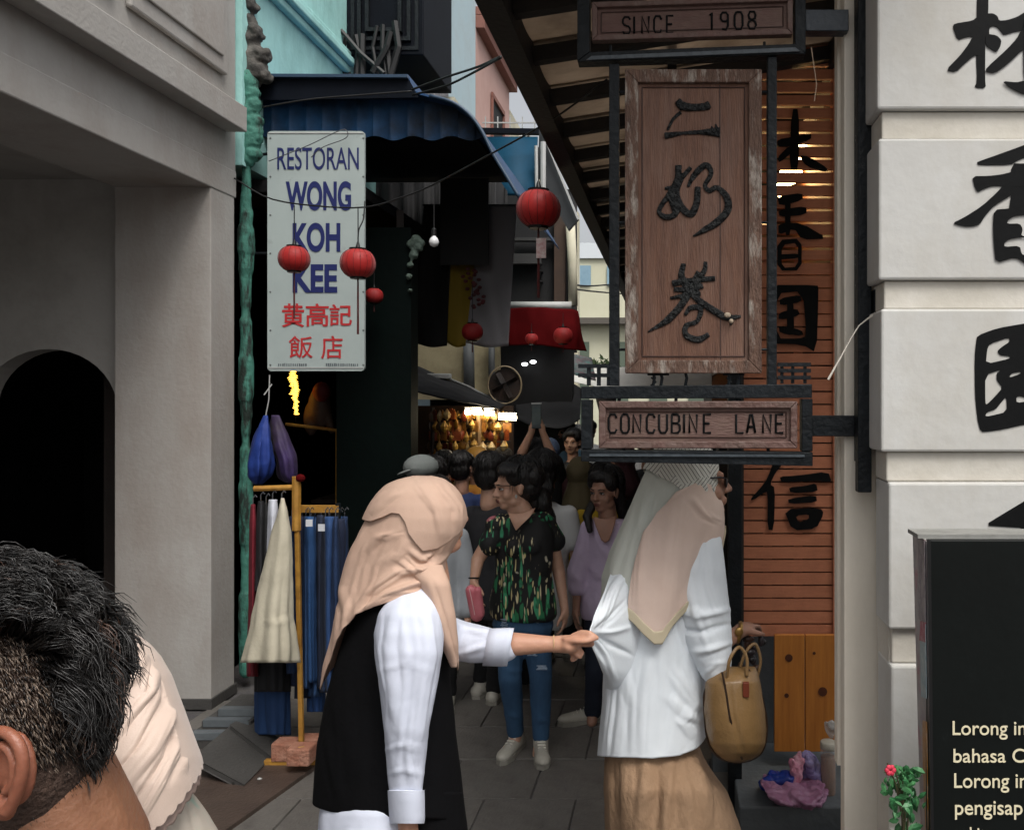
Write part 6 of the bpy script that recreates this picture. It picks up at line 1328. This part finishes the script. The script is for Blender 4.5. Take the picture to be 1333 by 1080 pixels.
# ================================================================== woman in the white tunic
Z = 2.62
t = pers('woman in patterned pale headscarf, long white tunic and tan skirt carrying a handbag', (P(850,1000,Z).x,Z,0))
J = dict(head=P(905,632,Z),shL=P(830,715,Z-.02),shR=P(915,712,Z-.03),elL=P(812,830,Z),elR=P(918,852,2.54),wrL=P(822,925,2.62),wrR=P(962,822,2.60),pelvis=P(850,935,Z),hipL=P(830,960,Z),hipR=P(875,960,Z),
  knL=P(835,1130,Z+.03),knR=P(880,1130,Z),anL=P(835,1255,Z),anR=P(885,1250,Z+.02))
g = G(); skeleton_body(g,J,150,.98,hands=False); head(g,J['head'],98,1.0,-8)
hand(g,J['wrR'],Vector((.45,.85,.05)),Vector((0,0,-1)),.92,.35,-1); uobj('body', g, SKM['c'], t, .0058, 3); 
tun = mat('white_rayon','#e3e9ee','#dbe2e8',5,.75,.05,30,weave=550); skirt = mat('tan_crinkle_cloth','#9d8065','#8a6e54',8,.85,.35,60,stretch=(1,1,.5),weave=300)
drape('skirt',[(940,800,900,Z,.10),(985,788,915,Z,.135),(1030,786,945,Z,.19),(1080,788,962,Z,.2),(1200,790,985,Z,.22),(1280,795,990,Z,.22)],skirt,t,ribs=((.03,9,1,1),(.02,14,2,1)),wrk=.006,wsc=10,creases=[([(858,985),(856,1030),(850,1090)],-.022,8),([(842,985),(838,1030),(830,1090)],.014,7),([(890,1000),(900,1050)],.008,4),([(905,980),(915,1030),(918,1090)],.014,8),([(880,990),(882,1090)],-.012,8),([(815,990),(812,1090)],.008,6)])
drape('tunic',[(655,855,918,Z,.05),(675,830,930,Z,.09),(700,812,936,Z,.12),(730,803,936,Z,.135),(760,796,930,Z,.14),(800,790,922,Z,.145),(840,787,918,Z,.145),(880,785,917,Z,.15),(920,783,919,Z,.155),(960,780,921,Z,.16),(990,778,920,Z,.165)],tun,t,hem=[(0,950),(15,957),(35,972),(60,983),(90,987),(180,983),(270,985)],nth=200,nv=170,sig=6,wrk=.005,wsc=8,
  creases=[([(825,760),(815,840),(808,930),(800,985)],.008,6),([(850,845),(838,900),(835,985)],.005,5),([(868,840),(872,900),(862,985)],-.006,8),([(892,800),(902,850),(912,900)],.008,6),([(880,870),(900,905),(914,925)],.008,5),([(870,905),(895,930),(916,940)],.006,5),([(905,960),(890,940),(905,915)],.008,5),([(795,880),(792,930),(786,980)],.007,4),([(815,870),(825,920),(822,980)],.005,5),([(880,790),(888,840),(885,880)],-.007,6)])
sheet('pulled_cloth',[[(800,735,2.56),(816,738,2.52),(850,740,2.52)],[(787,768,2.47),(804,772,2.46),(846,778,2.51)],[(776,796,2.38),(796,800,2.42),(842,806,2.50)],[(767,823,2.285),(786,827,2.40),(840,836,2.50)],[(770,840,2.33),(787,850,2.42),(838,862,2.51)],[(778,858,2.40),(795,872,2.45),(832,884,2.52)],[(786,878,2.48),(799,892,2.50),(826,902,2.54)],[(789,905,2.60),(800,915,2.60),(822,922,2.60)]],tun,t,60,120,wrk=.003,wsc=10,
  creases=[([(769,822),(785,800),(800,765),(812,748)],.009,3.5),([(769,822),(792,805),(815,780)],-.007,4),([(770,824),(795,822),(822,815)],.008,3.5),([(770,826),(792,838),(818,850)],-.007,4),([(770,828),(786,850),(800,882)],.009,3.5),([(769,822),(778,790),(788,765)],-.006,3)])
drape('sleeve',[(672,905,926,2.60,.02),(685,892,935,2.59,.045),(705,880,939,2.57,.06),(740,876,944,2.55,.068),(770,877,947,2.545,.07),(800,881,950,2.54,.068),(830,888,952,2.535,.062),(860,902,951,2.53,.055),(880,914,949,2.53,.045),(895,927,944,2.53,.02)],tun,t,nth=120,nv=110,wrk=.004,wsc=16,hem=[(0,888),(30,890),(90,896),(150,895),(180,894),(270,885)],
  creases=[([(905,700),(898,750),(908,800),(925,850)],.008,5),([(925,705),(925,760),(938,800)],.007,4.5),([(884,790),(910,800),(946,795)],.007,5),([(888,820),(915,822),(948,812)],-.006,4),([(900,850),(920,845),(948,838)],.007,4.5),([(915,878),(930,865),(946,862)],.005,4),([(885,750),(892,780),(888,805)],.007,4)])
veil = mat('pale_grey_chiffon','#d4d8cf','#c8ccc3',4,.75,.05,40,weave=500,transl=.08); pinkv = mat('dusty_pink_chiffon','#e0cabd','#d4bcae',4,.75,.05,40,weave=500,transl=.04); band = mat('khaki_border','#c4b89e','#b7ab91',6,.8)
# printed crown: pale cloth with thin dark line work
pm = bpy.data.materials.new('line_printed_chiffon'); pm.use_nodes = True; N = pm.node_tree.nodes; L = pm.node_tree.links; p = N['Principled BSDF']; tc = N.new('ShaderNodeTexCoord')
def lines(rot, sc):
    mp = N.new('ShaderNodeMapping'); mp.inputs['Rotation'].default_value = (0,rot,0); L.new(tc.outputs['Object'],mp.inputs[0])
    w_ = N.new('ShaderNodeTexWave'); w_.inputs['Scale'].default_value = sc; w_.inputs['Distortion'].default_value = 1.2; w_.inputs['Detail'].default_value = 1; L.new(mp.outputs[0],w_.inputs['Vector'])
    r = N.new('ShaderNodeMapRange'); r.inputs[1].default_value=.84; r.inputs[2].default_value=.95; L.new(w_.outputs['Fac'],r.inputs[0]); return r.outputs[0]
a_,b_ = lines(.6,32), lines(-.7,32); ck = N.new('ShaderNodeTexVoronoi'); ck.inputs['Scale'].default_value = 12; L.new(tc.outputs['Object'],ck.inputs['Vector'])
cmp_ = N.new('ShaderNodeMath'); cmp_.operation='GREATER_THAN'; sx = N.new('ShaderNodeSeparateColor'); L.new(ck.outputs['Color'],sx.inputs[0]); L.new(sx.outputs[0],cmp_.inputs[0])
m1 = N.new('ShaderNodeMix'); L.new(cmp_.outputs[0],m1.inputs[0]); L.new(a_,m1.inputs[2]); L.new(b_,m1.inputs[3]); m2 = N.new('ShaderNodeMix'); m2.data_type='RGBA'; m2.inputs[6].default_value=lin('#d0d0c8'); m2.inputs[7].default_value=lin('#55544f'); L.new(m1.outputs[0],m2.inputs[0])
L.new(m2.outputs[2],p.inputs['Base Color']); p.inputs['Roughness'].default_value=.8
V_ = [(577,878,900,Z,.02),(582,862,915,Z,.05),(592,852,926,Z,.075),(605,846,930,Z,.09),(620,840,930,Z,.10),(640,831,930,Z,.108),(660,822,936,Z,.115),(690,807,938,Z,.13),(720,794,936,Z,.15),(750,785,930,Z,.16),(780,784,920,Z,.165),(810,790,905,Z,.165),(845,800,895,Z,.165)]
drape('veil',V_,veil,t,hem=[(0,720),(30,760),(60,800),(90,806),(115,806),(135,804),(150,801),(162,793),(172,782),(180,772),(220,770),(300,760)],nth=180,nv=140,sig=6,wrk=.003,wsc=9,off=.003,creases=[([(850,610),(826,670),(802,730),(792,780)],.007,6),([(862,630),(838,700),(818,770)],-.006,7),([(836,700),(826,750),(822,800)],.007,5),([(845,640),(832,690)],.006,4)])
drape('veil_border',V_,band,t,hem=[(118,807),(135,805),(150,802),(162,794),(172,783),(175,780)],top=[(118,793),(135,791),(150,789),(162,783),(172,776),(175,775)],nth=60,nv=8,sig=6,off=.006,thick=.002,th0=(112,172))
drape('pink_panel',V_,pinkv,t,hem=[(0,690),(10,700),(30,745),(50,786),(65,812),(76,834),(86,834),(98,822),(110,807),(118,800)],top=[(0,640),(30,632),(60,626),(90,640),(110,668),(118,700)],nth=150,nv=130,sig=6,off=.013,wrk=.0035,wsc=10,th0=(-12,117),
  creases=[([(850,655),(838,720),(832,790)],.008,5),([(875,650),(868,730),(862,810)],.006,7),([(920,680),(900,740),(880,790)],-.007,7),([(900,650),(915,670),(932,680)],.008,4),([(890,640),(850,660),(838,690)],.006,4)])
drape('panel_border',V_,band,t,hem=[(0,691),(10,701),(30,746),(50,787),(65,813),(76,836),(86,836),(98,824),(110,809),(118,802)],top=[(0,684),(10,692),(30,733),(50,772),(65,797),(76,818),(86,820),(98,808),(110,794),(118,788)],nth=110,nv=8,sig=6,off=.0165,thick=.002,th0=(0,117))
drape('printed_crown',V_,pm,t,hem=[(0,660),(30,668),(55,672),(80,640),(100,628),(120,622),(140,615),(180,610),(270,640)],nth=160,nv=80,sig=6,off=.012,wrk=.003,wsc=10,creases=[([(870,590),(850,620),(845,640)],.006,5),([(895,585),(905,620),(925,650)],.006,5),([(915,600),(920,640),(930,672)],-.005,4)])
obj('glasses', G().tube([P(925,622,Z-.07),P(940,621,Z-.03),P(946,624,Z+.0)],.003,6).ell(P(945,628,Z-.01),(.006,.022,.016)), M['black'], t)
q = G(); c = P(962,823,2.6); obj('watch', G().tube([c+Vector((.012*math.sin(a)*0+.006*math.cos(a),.028*math.sin(a),.028*math.cos(a))) for a in np.linspace(0,2*PI,25)],.007,8).ell(P(962,822,2.565),(.014,.006,.014)), mat('gold_watch','#a8844c','#7c5f33',30,.3,metal=.7), t, smooth=True)
shoe(t,J['anL'],150); shoe(t,J['anR'],150)
# handbag
t = thing('handbag','olive tan leather handbag with dark piping hanging from the forearm','handbag',P(958,990,2.5))
lea = mat('olive_tan_leather','#8a6c45','#725734',4,.35,.12,120,dirt_shade='#5a4424',dscale=5,damt=.5); dk = mat('dark_piping','#2c1d12',None,rough=.4)
drape('body',[(868,945,982,2.52,.012),(876,930,986,2.51,.04),(888,919,989,2.50,.058),(900,918,991,2.5,.065),(925,917,996,2.5,.075),(950,920,998,2.5,.08),(968,925,996,2.5,.08),(980,933,990,2.5,.07),(988,943,978,2.5,.045),(991,952,966,2.5,.015)],lea,t,nth=90,nv=70,sig=3,wrk=.002,creases=[([(950,890),(955,930),(968,980)],-.004,3)])
cv = [(940,874),(945,900),(950,932),(957,960),(966,988)]
obj('piping', G().tube([P(x,y,2.5-.079+.022*abs(y-935)/50) for x,y in catmull([(a,b) for a,b in cv],20)],.0035,6), dk, t)
obj('piping', G().tube([P(x,y,2.49) for x,y in catmull([(972,868),(986,890),(996,925),(998,955),(990,980),(966,991),(938,986),(922,965),(917,925),(919,896),(940,876)],50)],.004,6), dk, t)
obj('handle', G().tube([P(x,y,zz) for x,y,zz in catmull([(946,884,2.46),(950,858,2.45),(962,842,2.47),(972,856,2.47),(972,880,2.46)],30)],.005,8), lea, t, smooth=True)
obj('handle', G().tube([P(x,y,zz) for x,y,zz in catmull([(960,880,2.55),(970,850,2.56),(983,838,2.57),(990,860,2.56),(984,886,2.55)],30)],.005,8), lea, t, smooth=True)
obj('tab', G().box(P(967,888,2.43),P(975,906,2.44)), mat('rust_leather','#6b2f1a',None,rough=.4), t, bevel=.002)
t = thing('keychain','cluster of dark charms and a small purse dangling by the handbag','charms',P(990,850,2.62))
r5 = random.Random(8)
for k in range(16):
    c = P(978+r5.uniform(-16,16),848+r5.uniform(-22,24),2.66+r5.uniform(-.03,.03))
    obj('charm', G().ell(c,(r5.uniform(.008,.02),.01,r5.uniform(.01,.022)),n=8), mat('charm_%d'%(k%3),['#1a1516','#4a2f22','#2b2326'][k%3],None,rough=.35), t, smooth=True)

# ================================================================== woman in cream headscarf behind the man
Z = 1.15
t = pers('woman in cream headscarf with scalloped hem behind the dark-haired man', (P(150,1000,Z).x,Z+.03,0))
crm = mat('cream_satin_scarf','#cdb9ac','#c4afa1',4,.6,.04,30,weave=500,sheen=.2); crd = mat('dusty_cream_scarf','#a58f86','#9a847a',5,.7)
H = P(140,925,Z+.02); g = G(); head(g,H,175,.9,ears=False); torso(g,P(145,1120,Z+.03),P(150,1560,Z+.03),basis(170)[0],.95,0)
g.cap(P(20,1125,Z+.03),P(270,1125,Z+.03),.045,.045)
for x in (15,285): g.cap(P(x,1130,Z+.03),P(x-5,1380,Z+.05),.042,.034); g.cap(P(x-5,1380,Z+.05),P(x,1600,Z),.034,.024)
for x in (100,200): g.cap(P(x,1600,Z+.03),Vector((P(x,0,Z).x,Z+.05,.45)),.075,.05); g.cap(Vector((P(x,0,Z).x,Z+.05,.45)),Vector((P(x,0,Z).x,Z+.03,.03)),.05,.035)
uobj('body', g, SKM['d'], t, .007, 3)
base = [(0,986),(8,992),(18,1000),(30,1012),(42,1026),(55,1048),(70,1072),(90,1100),(180,1110),(270,1060),(330,1000)]
sc2 = []
for a in np.arange(0,100,1.2):
    sc2.append((float(a), float(np.interp(a,[b[0] for b in base],[b[1] for b in base]))+4.5*abs(math.sin(a/4.5*PI/2))))
sc2 += [b for b in base if b[0] >= 100]
HR = [(826,150,176,Z,.015),(830,128,184,Z,.045),(840,108,196,Z,.07),(855,96,209,Z,.085),(880,85,223,Z,.10),(915,76,236,Z,.11),(950,70,249,Z,.125),(985,66,262,Z,.14),(1020,62,270,Z,.15),(1120,55,290,Z,.16)]
drape('headscarf',HR,crm,t,hem=sc2,nth=420,nv=170,sig=5,wrk=.002,wsc=9,
 creases=[([(205,862),(196,900),(165,940),(140,985)],.006,5),([(214,870),(212,910),(180,965),(145,1010)],-.005,5),([(220,880),(222,925),(200,975),(150,1040)],.0065,5),([(226,890),(231,935),(215,985),(165,1062)],-.005,4.5),([(228,900),(236,945),(226,985),(178,1075)],.006,4),([(190,845),(176,880),(148,905)],.005,6),([(240,930),(246,970),(238,1000)],.005,5),([(232,930),(240,975),(220,1020)],-.004,4)])
sc3 = [(a,b+13) for a,b in sc2]
drape('scarf_lining',[(r[0],r[1]+3,r[2]-5,r[3],r[4]-.012) for r in HR],crd,t,hem=sc3,nth=420,nv=60,sig=5,wrk=.002)
past = mat('pastel_print_cotton','#bdb3a6','#b8aea2',6,.85,.05,30,dirt_shade='#86b3a4',dscale=14,damt=.6,dlo=.5,dhi=.62)
drape('blouse',[(1018,205,228,Z+.04,.03),(1028,185,248,Z+.03,.06),(1045,150,262,Z+.03,.09),(1065,100,275,Z+.03,.11),(1100,40,295,Z+.03,.13),(1200,20,310,Z+.03,.14),(1600,30,300,Z+.03,.15)],past,t,wrk=.004,wsc=9,nth=120,nv=120,creases=[([(225,1030),(232,1055),(240,1085)],.006,5),([(215,1040),(210,1085)],.006,6)])
drape('skirt',[(1550,40,290,Z+.03,.15),(2000,30,300,Z+.03,.17),(2250,20,310,Z+.03,.18)],mat('grey_skirt','#55524f','#4a4745',5,.9),t,wrk=.005)

# ================================================================== foreground man
Z = .75
t = pers('man with wavy black hair and shaved sides seen from behind in the foreground', (P(40,1000,Z).x,Z,0))
A0 = -104; Hc = P(-38,962,Z); fm_,lm_ = basis(A0); up = Vector((0,0,1))
# near side is where the ear shows
near = lm_ if lm_.y < 0 else -lm_
g = G(); T_,E_ = head(g,Hc,A0,1.06,ears=False); g.cap(P(45,1010,Z),P(78,1120,Z+.01),.060,.072); g.cap(P(85,1090,Z),P(110,1230,Z+.02),.05,.06); 
chm = P(60,1345,Z+.04); torso(g,chm,chm+Vector((0,0,-.52)),fm_,1.12,.0)
for sg in (1,-1):
    sh = chm+lm_*.17*sg; g.cap(chm+Vector((0,0,.03)),sh,.06,.055); el = sh+Vector((0,0,-.3))+lm_*.04*sg; wr = el+Vector((0,0,-.25))+fm_*.05; g.cap(sh,el,.052,.042); g.cap(el,wr,.042,.028); hand(g,wr,Vector((0,0,-1)),-lm_*sg,1,.35,sg)
    hp = chm+Vector((0,0,-.55))+lm_*.08*sg; kn = Vector((hp.x,hp.y,.48)); g.cap(hp,kn,.085,.058); g.cap(kn,Vector((kn.x,kn.y,.08)),.058,.04); g.cap(Vector((kn.x,kn.y,.06)),Vector((kn.x,kn.y,.04))+fm_*.14,.035,.03)
uobj('body', g, mat('skin_warm_tan','#90654b','#7e563f',22,.45,.15,160,sss=.15,dirt_shade='#6e4028',dscale=14,damt=.35), t, .006, 4)
shc = chm; J = dict(shL=chm+lm_*.17,shR=chm-lm_*.17,pelvis=chm+Vector((0,0,-.54)))
q = G(); torso(q,chm+Vector((0,0,-.02)),J['pelvis'],fm_,1.14,.012,1,.06)
for sg in (1,-1): sh = chm+lm_*.17*sg; q.cap(chm+Vector((0,0,-.03)),sh+Vector((0,0,-.01)),.06,.064); q.cap(sh,sh+Vector((0,0,-.2))+lm_*.03*sg,.066,.06)
uobj('t_shirt', q, mat('olive_tee','#4b5145','#40463c',5,.9), t, .01, 4, .004)
q = G()
for sg in (1,-1):
    hp = chm+Vector((0,0,-.55))+lm_*.08*sg; q.cap(hp,Vector((hp.x,hp.y,.5)),.098,.075); q.cap(Vector((hp.x,hp.y,.5)),Vector((hp.x,hp.y,.12)),.072,.06)
uobj('trousers', q, mat('man_trousers','#23262c','#1c1f24',5,.9), t, .011, 3)
# ear
ec = P(9,1006,.672); g = G(); ex = (-fm_*1.0); 
e3 = lambda a,b,c=0: ec+ex*a+up*b-near*-c
rim = [(.004,-.030),(.011,-.020),(.018,-.004),(.021,.012),(.017,.026),(.006,.034),(-.008,.033),(-.016,.022),(-.014,.008)]
g.ell(e3(.002,.002,-.006),(.019,.008,.030),Matrix((ex,near,up)).transposed()); g.ell(e3(-.002,-.027,.0),(.010,.0065,.011),Matrix((ex,near,up)).transposed())
pr = catmull(rim,26); g.tube([e3(a,b,.004) for a,b in pr],[.0048]*26,10)
ant = catmull([(.001,-.014),(.009,-.006),(.011,.008),(.006,.020),(-.004,.024)],16); g.tube([e3(a,b,.003) for a,b in ant],[.0036]*16,8); g.ell(e3(-.013,-.006,.003),(.005,.005,.008),Matrix((ex,near,up)).transposed())
uobj('ear', g, mat('skin_ear','#95604a','#824e3b',22,.45,.1,160,sss=.2), t, .0016, 2)
# hair
rot = Matrix((lm_,fm_,up)).transposed(); HC = Hc+up*.03-fm_*.012
capm = mat('scalp_dark','#48342a','#30231b',40,.8,.5,200,dirt_shade='#5a4436',dscale=30,damt=.4)
g = G(); g.ell(HC+up*.004,(.0795,.099,.090),rot,20); g.ell(HC-fm_*.02-up*.05,(.072,.083,.068),rot,20); uobj('hair_base', g, capm, t, .005, 3, .0015, 60)
hb = mat('hair_black','#0b0a0a','#16120f',90,.32,.1,200,spec=.6); hbr = mat('hair_brown','#4a2f1f','#2f2018',60,.35,spec=.6); hg = mat('hair_grizzled','#86776a','#5f5044',60,.45); hdk = mat('hair_dark_brown','#3a2c23','#271d17',60,.45)
G1,G2,G3,G4 = G(),G(),G(),G(); rr = random.Random(21)
def scalp(th, u): # th around, u height -1..1 ; returns point, normal
    r = math.sqrt(max(0,1-u*u)); n = (lm_*(r*math.cos(th))+fm_*(r*math.sin(th))+up*u)
    return HC+lm_*(.080*r*math.cos(th))+fm_*(.100*r*math.sin(th))+up*(.092*u), n.normalized()
SD = Vector((.78,.62,0))   # towards the crown's back
# short grizzled sides and nape
k = 0
while k < 10500:
    th = rr.uniform(0,2*PI); h = rr.uniform(-1.15,.86); n0 = lm_*math.cos(th)+fm_*math.sin(th)
    if n0.dot(fm_) > .25 or n0.dot(near) < -.5: continue
    if h < -.35 and n0.dot(fm_) > -.15: continue
    if h > -.9: p,n = scalp(th,max(h,-.35))
    else: p,n = scalp(th,-.35)
    if h < -.35: p = p+up*(h+.35)*.075-n*(abs(h+.35)*.012); n = n0
    qx = VX+p.x/p.y*F; qy = VY-(p.z-CH)/p.y*F
    if math.hypot((qx-10)/30,(qy-1005)/62) < 1: continue
    b = max(0,n0.dot(SD)*1.5-.35); d = (-up*1.0-fm_*.55+n*.35+Vector((rr.gauss(0,.22),rr.gauss(0,.22),rr.gauss(0,.22)))).normalized(); L_ = rr.uniform(.006,.012)+.010*max(0,b)
    q_ = [p, p+d*L_*.5+n*.002, p+d*L_]
    (G3 if rr.random() < .36-.3*max(0,b) else (G4 if rr.random() > .25+.6*max(0,b) else G1)).tube(q_,[.00055,.0005,.0001],3); k += 1
# long wavy top, in clumps
for c_ in range(820):
    th = rr.uniform(0,2*PI); n0 = lm_*math.cos(th)+fm_*math.sin(th); b = n0.dot(SD)
    lo = .80 if b < .25 else (.80-1.3*(b-.25)/.65)
    if n0.dot(fm_) > .3: lo = .6
    u = rr.uniform(lo,1)
    p,n = scalp(th,u); Ln = rr.uniform(.034,.062) if u > .35 else rr.uniform(.018,.034)
    flow = (-fm_*.75+near*rr.uniform(-.1,.35)*.6-up*rr.uniform(.1,.6)*(1.3-u)+n*rr.uniform(.25,.6)).normalized(); flow = (flow-n*(flow.dot(n)-.12)).normalized(); ph = rr.uniform(0,6.28); amp = rr.uniform(.004,.009)*(1 if u>.3 else .6); fr = rr.uniform(6,11); lift = .008+.030*max(0,u)**1.5
    if c_ % 9 == 0: amp *= 1.7
    s1 = flow.cross(n).normalized(); s2 = flow.cross(s1).normalized()
    T = G1 if rr.random() < .93 else G2  # a few locks at random are brown
    nb = n0.dot(near)
    if nb > .2 and b < .45: Ln *= .6; flow = (-fm_+near*.12-up*.12+n*.1).normalized()
    for k in range(13):
        p0 = p+Vector((rr.gauss(0,.0026),rr.gauss(0,.0026),rr.gauss(0,.0024))); pts = []; jit = rr.gauss(0,.12); Lk = Ln*rr.uniform(.75,1.1); drop = rr.uniform(.15,.45)
        for i in range(9):
            x = i/8; w_ = amp*x**.7
            pts.append(p0+n*(lift*math.sin(min(1,x*1.8)*PI/2))+flow*Lk*x+s1*w_*math.sin(fr*x+ph+jit*x)+s2*w_*.8*math.cos(fr*x+ph+jit*x)-up*drop*Lk*x*x*.9)
        T.tube(pts,[.0007]*6+[.0006,.0004,.00012],3,cap=False)
for nm,G_,m_ in (('hair_waves',G1,hb),('hair_waves',G2,hbr),('short_hair',G3,hg),('short_hair',G4,hdk)): stuff(obj(nm,G_,m_,t,smooth=True))
